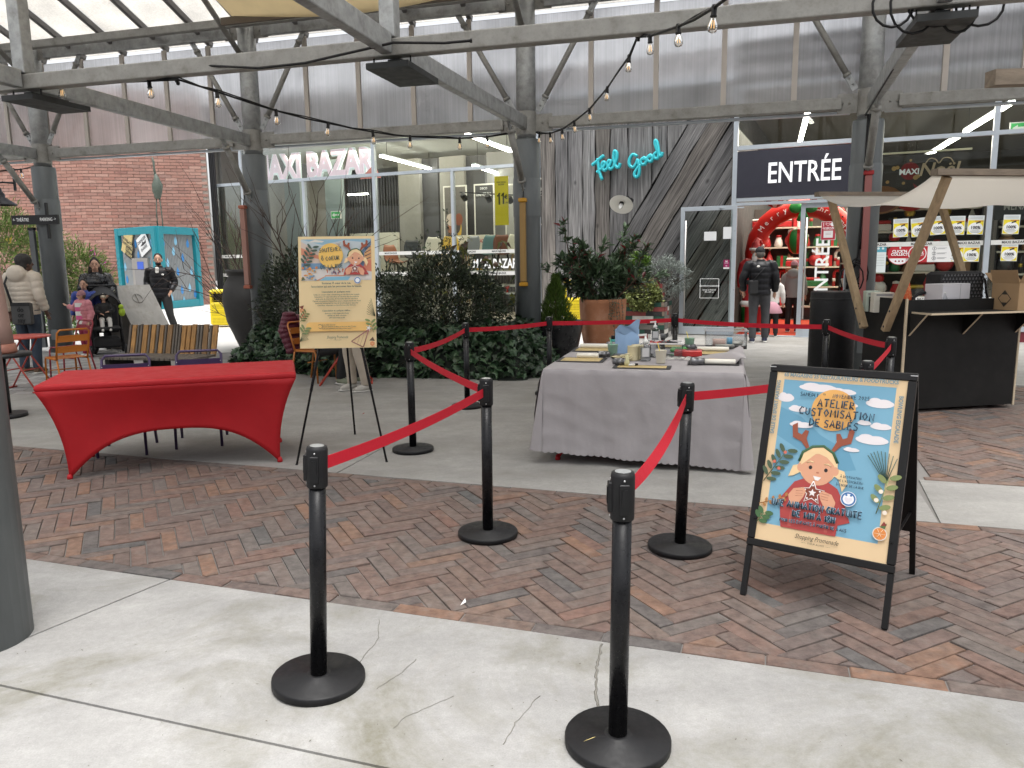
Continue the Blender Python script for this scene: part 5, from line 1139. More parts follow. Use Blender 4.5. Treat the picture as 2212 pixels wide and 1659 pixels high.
def tub(x, y, w_, d2, h_, lab, lid=True, rz=0.0):
    e = onT('plastic_box', lab, 'box', x, y, TH + .006, rz); b = MB(); T_ = .004
    b.prism([(-w_ / 2, -d2 / 2), (w_ / 2, -d2 / 2), (w_ / 2, d2 / 2), (-w_ / 2, d2 / 2)], 0, T_)
    for (cx, cy, sx, sy) in ((0, -d2 / 2, w_, T_), (0, d2 / 2, w_, T_), (-w_ / 2, 0, T_, d2), (w_ / 2, 0, T_, d2)): b.box((cx, cy, h_ / 2), (sx, sy, h_))
    b.build('body', CLEAR, e); b = MB()
    for (cx, cy, sx, sy) in ((0, -d2 / 2, w_ + .03, .02), (0, d2 / 2, w_ + .03, .02), (-w_ / 2, 0, .02, d2 - .02), (w_ / 2, 0, .02, d2 - .02)): b.box((cx, cy, h_), (sx, sy, .01))
    b.build('rim', mat('clear_rim', (.62, .64, .66), .3, alpha=.6) if not lid else mat('white_lid', (.78, .75, .74), .4), e); return e
tb_ = tub(1.33, 6.72, .34, .24, .12, 'open plastic box with white rim holding red tools in the middle of the craft table', True)
for k in range(7):
    q = thing('craft_tool', ORD[k] + ' craft tool in the white rimmed plastic box', 'tool', (1.27 + rnd.uniform(-.08, .14), 6.74 + rnd.uniform(-.06, .06), TH + .115), rnd.uniform(0, 3), 'craft tools in the plastic box')
    b = MB(); b.tube([(-.09, 0, 0), (0, 0, .014)], .009, 8); b.build('handle', (RED, BLACK)[k % 2], q); b = MB(); b.tube([(0, 0, .014), (.07, 0, .02)], .004, 6); b.build('shaft', STEELR, q)
cb_ = tub(2.04, 7.30, .37, .27, .17, 'transparent storage box at the back right of the craft table', False, .05)
for k, (dx, dy, dz, L, m, lab, r_) in enumerate(((-.06, 0, .05, .12, mat('pale_pink_roll', (.72, .5, .42), .7), 'pink paper tube inside the transparent storage box', .04), (.04, 0, .06, .05, mat('sky_blue_roll', (.16, .42, .62), .6), 'blue ended tube inside the transparent storage box', .042), (-.02, -.05, .025, .17, PINW, 'white roller lying at the bottom of the transparent storage box', .018), (.1, .03, .04, .14, PINW, 'white roller lying behind the blue tube in the transparent storage box', .018))):
    q = thing('paper_tube', lab, 'tube', (2.04 + dx, 7.30 + dy, TH + dz), TA); b = MB(); b.lathe([(r_ * .6, -L / 2), (r_, -L / 2), (r_, L / 2), (r_ * .6, L / 2)], 16, 0, MX.Rotation(pi / 2, 4, 'Y')); b.build('tube', m, q); b = MB(); b.lathe([(r_ * .55, -L / 2 - .001), (r_ * .55, L / 2 + .001)], 12, 0, MX.Rotation(pi / 2, 4, 'Y')); b.build('core', WHITE, q)
RIBB = mat('cream_ribbon', (.66, .58, .36), .5)
for k, (x, y) in enumerate(((1.03, 6.46), (1.08, 6.55))):
    e = onT('ribbon_spool', ('cream ribbon spool with loops spilling onto the cloth', 'cream ribbon spool standing behind the looped one')[k], 'ribbon', x, y, TH + .006); b = MB(); b.lathe([(.02, 0), (.052, 0), (.05, .004), (.05, .115), (.052, .12), (.02, .12)], 20); b.build('spool', RIBB, e)
    if k == 0:
        for j in range(7):
            c = MB(); pts = [(-.05 - .03 * j * .4 + .05 * cos(t * .7 + j), -.05 + .045 * sin(t * .7 + j * 1.4) - .01 * j, .012 + .035 * abs(sin(t * .45 + j))) for t in range(11)]; c.tube(pts, .005, 6, flat=.4); c.build('loop', RIBB, e)
    else: b = MB(); b.box((-.0, -.052, .06), (.03, .002, .05)); b.build('label', mat('spool_label', (.6, .25, .2), .5), e)
e = onT('red_box', 'flat bright red box in the middle right of the craft table', 'box', 1.54, 6.66, rz=.0); b = MB(); b.box((0, 0, .03), (.235, .12, .055), 0, ch=.008); b.build('body', mat('red_pack', (.52, .03, .03), .35, coat=.3), e); b = MB(); b.box((.03, -.01, .0585), (.09, .05, .002)); b.build('label', MATB, e)
for k, (x, y) in enumerate(((1.52, 7.0), (1.56, 7.1))):
    e = onT('green_packet', ('bright green packet beside the red box', 'green packet lying behind the bright green one')[k], 'packet', x, y, rz=.15 * k); b = MB(); b.box((0, 0, .018), (.13, .09, .03), 0, ch=.008); b.build('body', mat('green_pack', (.05, .30, .06), .35), e); b = MB(); b.box((0, 0, .0338), (.05, .03, .0015)); b.build('label', MATB, e)
e = onT('case', 'flat black plastic case beside the ribbon spools', 'case', .95, 6.56); b = MB(); b.box((0, 0, .02), (.17, .12, .035), 0, ch=.008); b.build('body', BLACK, e); b = MB(); b.box((0, 0, .0385), (.13, .08, .003)); b.build('lid', mat('grey_lid', (.12, .12, .125), .3), e)
e = onT('small_bottle', 'small teal bottle with black cap near the far left edge of the craft table', 'bottle', 1.02, 7.68); b = MB(); b.lathe([(.028, 0), (.03, .004), (.03, .05), (.022, .056)], 16); b.build('body', mat('teal_plastic', (.02, .26, .24), .3), e); b = MB(); b.lathe([(.022, .056), (.02, .09), (.018, .092)], 14); b.build('cap', BLACK, e)
e = onT('small_bottle', 'small black capped bottle behind the red tools', 'bottle', 1.42, 7.18); b = MB(); b.lathe([(.02, 0), (.02, .11)], 14); b.build('body', BLACK, e); b = MB(); b.lathe([(.024, .11), (.024, .15), (.015, .152)], 14); b.build('cap', mat('grey_lid'), e)
e = onT('marker_pen', 'black and white marker lying on the front baking mat', 'pen', .96, 6.06, TH + .02, .8); b = MB(); b.tube([(-.035, 0, 0), (.02, 0, 0)], .009, 10); b.build('barrel', WHITE, e); b = MB(); b.tube([(.02, 0, 0), (.05, 0, 0)], .0095, 10); b.build('cap', BLACK, e)
e = onT('candle', 'small pale yellow tube standing on the front baking mat', 'tube', .92, 6.08, TH + .01); b = MB(); b.lathe([(.022, 0), (.022, .03), (.014, .05), (.016, .09)], 14); b.build('body', mat('pale_yellow', (.7, .66, .38), .4, alpha=.8), e); b = MB(); b.lathe([(.0165, .09), (.0165, .098)], 14); b.build('lid', RIBB, e)
BISC = mat('biscuit', (.62, .36, .12), .75, var=.15, vscale=30)
for k in range(8):
    e = onT('biscuit', ORD[k] + ' golden biscuit finger from the left in the heap on the right mat', 'biscuit', 1.58 + .018 * k + rnd.uniform(-.02, .02), 6.26 + rnd.uniform(-.03, .03), TH + .016 + .006 * (k % 3), rnd.uniform(-.5, .5), 'biscuits heaped on the right mat'); b = MB(); b.box((0, 0, 0), (.11, .026, .012), 0, ch=.004); b.build('biscuit_body', BISC, e)
e = onT('clear_bag', 'crumpled clear bag lying in front of the plastic box', 'bag', 1.40, 6.48); b = MB(); b.grid(lambda u_, v_: (-.12 + .24 * u_, -.08 + .16 * v_, .004 + .03 * abs(NZ.noise(V((u_ * 5, v_ * 4, 2))))), 16, 12); b.build('film', mat('clear_film', (.7, .68, .62), .25, alpha=.45), e)

# ---- framed pavement sign
FR = mat('sign_frame_black', (.008, .0075, .0075), .4, var=.1, spec=.3)
sgn = thing('pavement_sign', 'black framed pavement sign with a blue poster of a girl in reindeer antlers', 'sign', (1.345, 3.30, 0), R(-35.8))
TILT = R(18.5); FM = MX.Rotation(-TILT, 4, 'X')            # front face leans back
def fb(c, d, name='frame', ch=.004, m=FR, par=None): b = MB(); b.box(c, d, 0, FM, ch=ch); return b.build(name, m, par or sgn)
W2, S0, S1 = .325, .245, 1.135
fr = fb((0, 0, S1 - .0175), (2 * W2, .024, .035), 'frame_rail'); fb((0, 0, S0 + .0175), (2 * W2, .024, .035), 'frame_rail')
for sx in (-1, 1):
    fb((sx * (W2 - .0175), 0, (S0 + S1) / 2), (.035, .024, S1 - S0 - .07), 'frame_stile'); fb((sx * (W2 - .014), .004, S0 / 2 + .002), (.026, .02, S0 - .002), 'leg')
    c = fb((sx * (W2 - .012), -.0132, S1 - .012), (.03, .004, .004), 'corner_clip', .001, mat('corner_chrome', (.6, .6, .6), .3, .9))
BM = MX.Translation((0, .73, 0)) @ MX.Rotation(TILT, 4, 'X')
b = MB(); b.box((0, 0, .70), (2 * W2, .018, .87), 0, BM, ch=.004); b.build('back_panel', FR, sgn)
for sx in (-1, 1): b = MB(); b.box((sx * (W2 - .014), 0, .137), (.026, .02, .27), 0, BM); b.build('leg', FR, sgn)
for sx in (-1, 1): b = MB(); b.bar((sx * .3, .10, .36), (sx * .3, .60, .36), .012, .004); b.build('spreader', FR, sgn)
fb((0, .004, (S0 + S1) / 2), (2 * W2 - .06, .008, S1 - S0 - .06), 'backing_board', .001, WHITE)
# the poster: unit 1 = half width .29; drawn in metres
CREAM = (.76, .56, .33); SKYB = (.19, .41, .55); SKYD = (.13, .33, .47); NAVY = (.018, .05, .085); CLOUD = (.80, .75, .76); ORA = (.80, .42, .12); SKIN = (.72, .36, .22); HAIR = (.85, .62, .34); ANT = (.30, .075, .035); REDJ = (.42, .055, .05); REDJ2 = (.50, .10, .08); LEAF = (.07, .11, .06); STEELT = (.20, .29, .33)
def clouds(a, lst):
    for (x, y, w_, h_) in lst: a.e(x, y, w_, h_, CLOUD, 18); a.e(x - w_ * .35, y + h_ * .5, w_ * .45, h_ * .8, CLOUD, 14); a.e(x + w_ * .3, y + h_ * .35, w_ * .5, h_ * .7, CLOUD, 14)
def girl(a, X, Y, k, jacket=True):
    P = lambda pts: [(X + k * x, Y + k * y) for x, y in pts]; E = lambda x, y, rx, ry, c, n=22, **q: a.e(X + k * x, Y + k * y, k * rx, k * ry, c, n, **q)
    if jacket: a.p(P([(-.62, -1.4), (-.70, -.85), (-.42, -.42), (-.18, -.30), (.25, -.30), (.52, -.45), (.72, -.80), (.86, -1.15), (.62, -1.25), (.60, -1.5), (-.60, -1.5)]), REDJ); a.p(P([(-.45, -1.45), (-.40, -.7), (-.36, -.7), (-.38, -1.45)]), REDJ2); a.p(P([(.35, -1.45), (.36, -.75), (.41, -.75), (.42, -1.45)]), REDJ2)
    else: a.p(P([(-.62, -.95), (-.52, -.62), (-.2, -.34), (.25, -.34), (.55, -.6), (.75, -.95)]), REDJ)
    for s in (-1, 1):      # antlers
        ax = .05 + s * .30; q = [(ax, .36), (ax + s * .14, .52), (ax + s * .34, .60), (ax + s * .38, .88), (ax + s * .27, .95), (ax + s * .24, .72), (ax + s * .15, .68), (ax + s * .08, .80), (ax + s * .0, .78), (ax + s * .03, .60), (ax - s * .06, .40)]
        a.p(P(q), ANT)
    E(.05, .02, .42, .45, HAIR, 28); a.p(P([(-.34, .0), (-.50, -.05), (-.58, -.32), (-.46, -.28), (-.32, -.18)]), HAIR); a.p(P([(.44, .0), (.62, -.04), (.72, -.30), (.62, -.50), (.52, -.24), (.40, -.16)]), HAIR)
    E(-.33, -.07, .075, .10, SKIN); E(.43, -.07, .075, .10, SKIN); E(.05, -.08, .37, .36, SKIN, 28); a.p(P([(.05, -.4), (-.06, -.30), (.18, -.30)]), SKIN)
    a.p(P([(-.30, .12), (-.1, .36), (.15, .40), (.36, .22), (.40, .05), (.22, .22), (.0, .30), (-.2, .10), (-.33, -.02)]), HAIR)
    a.line(P([(-.38, .06), (-.32, .28), (-.12, .43), (.12, .47), (.34, .34), (.46, .12)]), k * .06, (.05, .13, .06))
    E(-.11, -.05, .04, .045, (.02, .015, .015), 14); E(.23, -.07, .04, .045, (.02, .015, .015), 14); E(.06, -.15, .035, .02, (.5, .18, .1), 10); a.p(P([(-.03, -.23), (.15, -.25), (.09, -.33), (.02, -.32)]), (.85, .82, .8))
    a.line(P([(-.2, .05), (-.12, .09), (-.05, .07)]), k * .03, HAIR); a.line(P([(.18, .06), (.26, .07), (.33, .03)]), k * .03, HAIR)
    # star biscuit and hands
    st = [(.30 * (1 if i % 2 == 0 else .46) * sin(i * pi / 5), -.62 + .30 * (1 if i % 2 == 0 else .46) * cos(i * pi / 5)) for i in range(10)]
    a.p(P(st), (.22, .05, .025)); a.line(P([(x * .9, -.62 + (y + .62) * .9) for x, y in st + st[:1]]), k * .022, (.86, .8, .76)); s2 = [(x * .3, -.62 + (y + .62) * .3) for x, y in st]; a.p(P(s2), (.86, .8, .78))
    for i in range(5): t = i * 2 * pi / 5; E(.17 * sin(t), -.62 + .17 * cos(t), .022, .022, (.86, .8, .78), 8)
    a.p(P([(-.46, -.96), (-.52, -.74), (-.42, -.58), (-.2, -.52), (-.14, -.60), (-.18, -.74), (-.28, -.92)]), SKIN); a.p(P([(.48, -1.0), (.52, -.76), (.42, -.60), (.22, -.54), (.15, -.62), (.2, -.76), (.32, -.96)]), SKIN)
    for s in (-1, 1):
        for j in range(3): a.line(P([(s * .36, -.62 - j * .06), (s * .2, -.60 - j * .06)]), k * .012, (.55, .24, .14))
def sprig(a, x, y, dx, dy, n_, c, L=.05, w_=.014):
    L0 = sqrt(dx * dx + dy * dy); px, py = -dy / L0, dx / L0; a.line([(x, y), (x + dx, y + dy)], .004, c)
    for i in range(n_):
        t = (i + 1) / n_; s = 1 if i % 2 else -1; cx, cy = x + dx * t + px * s * L * .5 + dx / L0 * L * .3, y + dy * t + py * s * L * .5 + dy / L0 * L * .3; a.e(cx, cy, L * .5, w_ * .72, c, 10, rot=atan2(py * s + dy / L0 * .6, px * s + dx / L0 * .6))
a = ART(.0001); PW, PH_ = .294, .42
a.r(-PW, -PH_, PW, PH_, CREAM); a.r(-.253, -.33, .245, .375, SKYB)
a.p([(-.253, .1), (-.253, .24), (-.15, .20), (-.05, .12), (.08, .06), (.12, -.02), (0, -.05), (-.1, .02)], SKYD); a.p([(.245, .30), (.1, .25), (-.05, .30), (-.253, .27), (-.253, .375), (.245, .375)], (.17, .38, .52))
clouds(a, [(-.09, .345, .09, .018), (.02, .335, .06, .014), (-.235, .285, .04, .02), (-.17, .235, .045, .014), (.185, .295, .06, .02), (.2, .19, .045, .014), (.17, .125, .07, .02), (.05, .10, .03, .010), (.09, .07, .035, .009), (-.145, .16, .055, .014), (.13, .20, .03, .01), (.055, .275, .04, .012)])
a.e(-.01, .245, .098, .098, ORA, 36); girl(a, -.055, -.025, .205)
sprig(a, -.285, -.13, .09, .16, 11, LEAF, .048); sprig(a, -.29, -.24, .12, .05, 8, (.45, .20, .06), .02, .009); sprig(a, -.29, -.33, .03, .05, 5, (.06, .14, .05), .04, .016)
for (x, y) in ((-.22, -.06), (-.245, -.03), (-.2, .02)): a.e(x, y, .008, .008, (.65, .16, .1), 10)
for k in range(9): t = R(50 + k * 10); a.line([(.25, -.06), (.25 + .10 * cos(t + .35), -.06 + .03 + .11 * sin(t))], .0035, (.05, .10, .075))
sprig(a, .225, -.20, .035, .16, 7, (.22, .27, .10), .05, .017)
for (x, y) in ((.235, -.1), (.22, -.14), (.26, -.19)): a.e(x, y, .01, .01, (.85, .74, .62), 10)
a.e(.25, -.285, .03, .03, (.75, .68, .6), 22); a.e(.25, -.285, .026, .026, (.72, .25, .06), 22)
for k in range(6): t = k * pi / 3; a.line([(.25, -.285), (.25 + .022 * cos(t), -.285 + .022 * sin(t))], .002, (.8, .6, .4))
a.p([(.245, -.255), (.275, -.235), (.268, -.262)], (.1, .16, .05)); a.p([(.25, -.25), (.262, -.228), (.275, -.245)], (.25, .04, .03))
a.e(.105, -.155, .034, .034, (.82, .83, .85), 26); a.e(.105, -.155, .031, .031, (.04, .16, .40), 26); a.e(.105, -.155, .024, .024, (.84, .85, .87), 22); a.p([(.105, -.178), (.088, -.158), (.093, -.146), (.105, -.152), (.117, -.146), (.122, -.158)], (.75, .72, .78)); a.e(.095, -.138, .005, .005, (.04, .16, .4), 8); a.e(.115, -.138, .005, .005, (.04, .16, .4), 8)
for i, (t, y, h_) in enumerate((('UNE ANIMATION GRATUITE', -.235, .030), ('DE 14H À 18H', -.275, .029), ('POUR LES ENFANTS À PARTIR DE 4 ANS', -.305, .0145))):
    a.mk(t, -.035 if i else -.03, y, h_, (.30, .48, .60), thick=.34 if i < 2 else .34, seed=4 + i, cond=.9, rot=0, jit=.02); a.mk(t, -.035 if i else -.03, y, h_, NAVY, thick=.22, seed=4 + i, cond=.9, jit=.02)
a.mk('SAMEDI 1', -.125, .300, .017, NAVY, thick=.2, seed=2, cond=1.0); a.mk('ER', -.055, .311, .008, NAVY, thick=.18, seed=2); a.mk('NOVEMBRE 2025', .062, .303, .017, NAVY, thick=.2, seed=3, sp=.24)
a.mk('ATELIER', .0, .255, .035, NAVY, thick=.19, seed=5, sp=.22); a.mk('CUSTOMISATION', .005, .210, .035, NAVY, thick=.19, seed=6, sp=.26); a.mk('DE SABLÉS', .0, .160, .035, NAVY, thick=.19, seed=8, sp=.22)
for t, y in (('À DESTINATION', -.062), ("DE L'ASSOCIATION", -.082), ('Ô COEUR DE LA RUE', -.102)): a.mk(t, .105, y, .0105, NAVY, thick=.2, seed=9, sp=.22)
prt = a.build('poster', sgn, (0, 0, 0)); prt.matrix_local = FM @ MX.Translation((0, -.0045, (S0 + S1) / 2)) @ MX.Rotation(pi / 2, 4, 'X')
def ptext(body, x, y, size, col, rot=0.0, **kw):
    o = link('lettering', text_mesh(body, size, mat('ptx_%02x' % int(col[1] * 255), col, .6), extrude=.0001, **kw), sgn)
    o.matrix_local = FM @ MX.Translation((0, -.0165, (S0 + S1) / 2)) @ MX.Rotation(pi / 2, 4, 'X') @ MX.Translation((x, y, 0)) @ MX.Rotation(rot, 4, 'Z'); return o
ptext('65 MAGASINS 25 RESTAURATEURS & FOODTRUCKS', .0, .397, .0255, STEELT, bold=.035, xs=.86); ptext('SALLE DE SPORT KARTING', -.274, .235, .0245, STEELT, pi / 2, bold=.035, xs=.9); ptext('BOWLING ESCALADE', .27, .23, .0245, STEELT, -pi / 2, bold=.035, xs=.9)
ptext('Shopping Promenade', -.01, -.362, .030, (.02, .022, .022), .0, shear=.35, xs=.75); ptext('——  COEUR ALSACE  ——', -.01, -.386, .0105, (.02, .022, .022))

# ---- easel with the charity board
es = thing('easel', 'thin black folding easel standing on the terrace', 'easel', (-1.40, 6.08, 0), R(2))
apex = V((.01, .34, 1.75))
for nm, p in (('leg', V((-.35, -.03, 0))), ('leg', V((.37, .0, 0)))):
    b = MB(); q = [p + (apex - p) * t for t in (0, .33, .335, .64, 1)]; b.tube(q, [.009, .009, .012, .011, .009], 8); b.ball(p, .012, 0, 8); b.build(nm, BLACKG, es)
    hk = p + (apex - p) * .53; b = MB(); b.tube([hk, hk + V((0, -.05, -.01)), hk + V((0, -.055, .035))], .006, 6); b.build('hook', BLACKG, es)
b = MB(); b.tube([(-.06, 1.06, 0), (-.03, .7, .85), apex], .0095, 8); b.ball((-.06, 1.06, 0), .012, 0, 8); b.build('leg', BLACKG, es)
b = MB(); b.box((0, .32, 1.76), (.06, .05, .05), ch=.01); b.build('head', BLACKG, es)
bd_ = thing('charity_board', 'tall cream charity board with an illustrated mall scene, resting on the black easel', 'board', (-1.395, 6.17, .93), R(2)); bd_.rotation_euler = (R(-9), 0, R(2))
BWd, BH = .612, .90
b = MB(); b.box((0, .006, BH / 2), (BWd, .01, BH)); b.build('panel', mat('foam_board', (.72, .70, .66), .7), bd_)
a = ART(.00012); X0, X1 = -BWd / 2, BWd / 2; Yh = BH
CRM = (.80, .62, .34); a.r(X0, 0, X1, Yh, CRM); xa, xb, ya, yb = X0 + .023, X1 - .028, .545, .878
def pl(u_, v_): return (xa + (xb - xa) * u_, ya + (yb - ya) * v_)
PP = lambda *q: [pl(*p) for p in q]
a.p(PP((0, 0), (1, 0), (1, 1), (0, 1)), (.50, .56, .58)); a.p(PP((0, 1), (.3, .86), (.6, .97), (1, .9), (1, 1)), (.26, .44, .55)); a.p(PP((.1, .93), (.2, .99), (.33, .95), (.3, .92)), (.7, .66, .58))
a.p(PP((0, .25), (0, .95), (.28, .66), (.3, .25)), (.62, .50, .42)); a.p(PP((0, .62), (0, .80), (.25, .60), (.25, .52)), (.66, .26, .16)); a.p(PP((0, .22), (0, .42), (.3, .42), (.36, .22)), (.16, .28, .42))
a.p(PP((1, .2), (1, .97), (.86, .7), (.8, .2)), (.13, .2, .3)); a.p(PP((1, .45), (1, .85), (.9, .66), (.9, .42)), (.62, .33, .14)); a.p(PP((.86, .2), (.92, .5), (1, .48), (1, .2)), (.66, .22, .13))
for k in range(5): a.line(PP((.91, .5 + k * .08), (.99, .55 + k * .09)), .006, (.05, .05, .07))
a.p(PP((0, 0), (0, .25), (.4, .3), (.8, .28), (1, .2), (1, 0)), (.66, .62, .58)); a.p(PP((.22, 0), (.34, .09), (.7, .09), (.66, 0)), (.22, .48, .62)); a.p(PP((.2, 0), (.33, .1), (.34, .13), (.62, .13), (.62, .1), (.35, .1), (.25, 0)), (.60, .28, .18))
rg = random.Random(5)
for k in range(46): x = rg.uniform(.36, .72); a.e(*pl(x, rg.uniform(.14, .30)), .004, rg.uniform(.006, .014), rg.choice([(.5, .1, .06), (.1, .14, .25), (.62, .3, .1), (.65, .55, .5), (.3, .08, .08)]), 8)
for k in range(26): a.e(*pl(rg.uniform(.02, .22), rg.uniform(.02, .32)), rg.uniform(.006, .016), rg.uniform(.005, .012), rg.choice([(.66, .25, .07), (.16, .3, .42), (.7, .4, .12)]), 9)
a.p(PP((.0, .0), (.02, .1), (.06, .02)), (.1, .14, .07)); sprig(a, *pl(.03, .32), .075, .16, 11, (.06, .10, .07), .05, .013)
for p in ((.1, .5), (.15, .66), (.06, .44)): a.e(*pl(*p), .007, .007, (.65, .15, .1), 9)
a.e(*pl(.425, .60), .098, .098, (.85, .53, .13), 36); a.line(PP((.5, .9), (.55, .84), (.53, .88), (.57, .92), (.54, .82)), .004, (.66, .36, .2)); girl(a, *pl(.765, .55), .148, False)
a.e(*pl(.80, -.01), .027, .027, (.84, .84, .86), 22); a.e(*pl(.80, -.01), .025, .025, (.05, .18, .42), 22); a.e(*pl(.80, -.01), .018, .018, (.82, .84, .88), 18)
for t, y in (('SOUTENEZ', .745), ('Ô COEUR', .690), ('DE LA RUE', .640)): a.mk(t, *({'SOUTENEZ': (pl(.42, 0)[0], y + .03), 'Ô COEUR': (pl(.42, 0)[0], y + .015), 'DE LA RUE': (pl(.44, 0)[0], y + .0)}[t]), .031, (.03, .085, .10), thick=.17, seed=6, rot=.09)
a.p([(X0 + .06, .135), (X1 - .06, .135), (X1 - .035, .15), (X1 - .03, .172), (X1 - .035, .195), (X1 - .06, .208), (X0 + .08, .208), (X0 + .06, .195), (X0 + .055, .172)], (.82, .50, .16))
a.line(bez([(-.155, .185), (-.135, .19), (-.12, .17), (-.14, .155), (-.15, .168)], 4), .003, NAVY)
def citrus(x, y, r_): a.e(x, y, r_, r_, (.8, .7, .5), 18); a.e(x, y, r_ * .87, r_ * .87, (.72, .26, .08), 18); [a.line([(x, y), (x + r_ * .75 * cos(k * pi / 3), y + r_ * .75 * sin(k * pi / 3))], .002, (.8, .55, .35)) for k in range(6)]
citrus(X0 + .026, .305, .021); citrus(X1 - .03, .03, .022); a.p([(X0 + .0, .335), (X0 + .042, .345), (X0 + .03, .315)], (.2, .05, .03)); a.p([(X1 - .055, .055), (X1 - .01, .05), (X1 - .025, .085)], (.12, .07, .04))
sprig(a, X0 + .012, .215, .045, .07, 8, (.18, .2, .07), .034, .010); sprig(a, X0 + .02, .11, .03, .05, 5, (.2, .25, .10), .045, .013); sprig(a, X1 - .02, .12, -.02, .09, 6, (.2, .26, .09), .045, .013)
for k in range(8): a.line([(X0 + .004, .055), (X0 + .03 + .045 * cos(R(10 + k * 11)), .06 + .065 * sin(R(10 + k * 11)))], .0025, (.08, .12, .06)); a.line([(X1 - .002, .25), (X1 - .03 - .04 * cos(R(k * 12)), .27 + .012 * k + .04 * sin(R(k * 12)))], .0028, (.05, .08, .05))
for k in range(4): a.e(X0 + .02 + .01 * k, .25 + .012 * (k % 3), .005, .005, (.6, .08, .06), 8)
a.line([(-.10 + .21, .05), (.25, .145)], .008, (.32, .13, .12)); a.line([(.11, .05), (.20, .004)], .008, (.32, .13, .12)); a.line([(.25, .145), (.205, .004)], .008, (.32, .13, .12)); a.p([(.25 + (.028 if k % 2 == 0 else .008) * cos(k * pi / 5), .155 + (.03 if k % 2 == 0 else .008) * sin(k * pi / 5)) for k in range(10)], (.86, .83, .78))
for t in (.25, .5, .75): a.line([(.11 + .14 * t, .05 + .095 * t), (.11 + .09 * t, .05 - .046 * t)], .0022, (.4, .2, .16))
a.build('print', bd_, (0, 0, 0))
TEAL = (.045, .10, .10)
def btext(body, y, size, bold=.0, x=0.0, col=TEAL, **kw): o = text(bd_, body, (x, -.034, y), size, mat('board_ink_%02x' % int(col[1] * 255), col, .6), bold=bold, extrude=.0002, **kw); return o
btext('Soutenez Ô cœur de la rue,', .518, .0205, .025); btext("l'association qui aide les personnes dans le besoin.", .492, .0205, .022, xs=.97); btext("L'association en quelques mots :", .449, .018, .025)
btext("Créée en octobre 2020 à Strasbourg par des bénévoles engagés,\nl'association Ô Cœur de la Rue est née d'un élan de solidarité\naprès près de cinq années de maraudes dans les rues de la\nCapitale européenne. Aujourd'hui encore, chaque mardi soir, leurs\nbénévoles parcourent les rues de Strasbourg pour apporter\nnourriture, vêtements et réconfort aux plus démunis.", .384, .0152, .008, xs=.93, line=1.12)
btext("L'association en quelques chiffres :", .298, .0165, .025); btext('Environ 4 320 repas distribués\n6000€ de dons récoltés\n200 bénévoles actifs', .259, .0155, .008, line=1.1)
btext("Envie d'aller plus loin ?\nDevenez bénévole ou faites un don pour aider Ô cœur\nde la rue à poursuivre ses actions toute l'année !", .170, .0132, .012, x=-.12, align='LEFT', line=1.1, xs=.92); btext('Shopping Promenade', .085, .032, .0, shear=.3, xs=.62); btext('————  COEUR ALSACE  ————', .063, .009)

# ---- black market stall
A_s = V((3.985, 7.76, 0)); SA = R(10.2)
st = thing('market_stall', 'black plywood market stall cart with slanting timber posts and a sagging canvas roof', 'market stall', A_s, SA)
PLYB = mat('black_ply', (.011, .0105, .010), .55, spec=.25, var=.25, vscale=2.5, dirt=.12, dcol=(.05, .048, .045), dscale=4); PLYE = mat('ply_edge', (.58, .48, .34), .7, var=.2, vscale=40, stretch=(1, 1, 8)); TIMB = mat('pine_post', (.37, .27, .16), .75, var=.22, vscale=4, stretch=(6, 6, 1), bump=.2, bscale=30, dirt=.4, dcol=(.16, .11, .065), dscale=3); CANV = mat('canvas', (.88, .86, .82), .85, trans=.75, bump=.08, bscale=150)
def sb(name, c, d, m, par=None, ch=0.0): b = MB(); b.box(c, d, 0, ch=ch); return b.build(name, m, par or st)
SW, SD, SH = 1.33, .66, 1.16
sb('front_panel', (SW / 2, .0, .60), (SW - .036, .018, 1.12), PLYB); sb('end_panel', (.009, SD / 2 + .012, .60), (.018, SD, 1.14), PLYB); sb('end_panel', (SW - .009, SD / 2 + .012, .47), (.018, SD, .87), PLYB); sb('counter_top', (SW / 2, SD / 2, 1.0), (SW - .04, SD - .02, .018), PLYB); sb('back_panel', (SW / 2, SD + .02, .55), (SW - .036, .018, 1.0), PLYB)
sb('edge_strip', (-.0015, -.0005, .60), (.021, .019, 1.145), PLYE); sb('edge_strip', (SW + .0015, -.0005, .47), (.021, .019, .88), PLYE)
sb('serving_shelf', (.78, -.155, 1.035), (1.46, .28, .018), PLYB); sb('shelf_edge', (.78, -.2965, 1.035), (1.46, .003, .019), PLYE); sb('shelf_edge', (.0485, -.155, 1.035), (.003, .28, .019), PLYE)
for x in (.04, .66, 1.28):
    b = MB(); b.add([(x - .009, -.012, .80), (x - .009, -.012, 1.025), (x - .009, -.25, 1.025), (x + .009, -.012, .80), (x + .009, -.012, 1.025), (x + .009, -.25, 1.025)], [(0, 2, 1), (3, 4, 5), (0, 1, 4, 3), (1, 2, 5, 4)]); o = b.build('bracket', PLYB, st)
    b = MB(); b.bar((x, -.012, .80), (x, -.25, 1.025), .0185, .004); b.build('bracket_edge', PLYE, o)
b = MB(); b.lathe([(.12, 0), (.125, .01), (.125, .045), (.12, .055)], 24, 0, MX.Translation((SW + .02, .25, .125)) @ MX.Rotation(pi / 2, 4, 'Y')); b.lathe([(.05, -.005), (.05, .06)], 16, 1, MX.Translation((SW + .02, .25, .125)) @ MX.Rotation(pi / 2, 4, 'Y')); b.build('wheel', [mat('wooden_wheel', (.12, .075, .045), .7), DARKM], st)
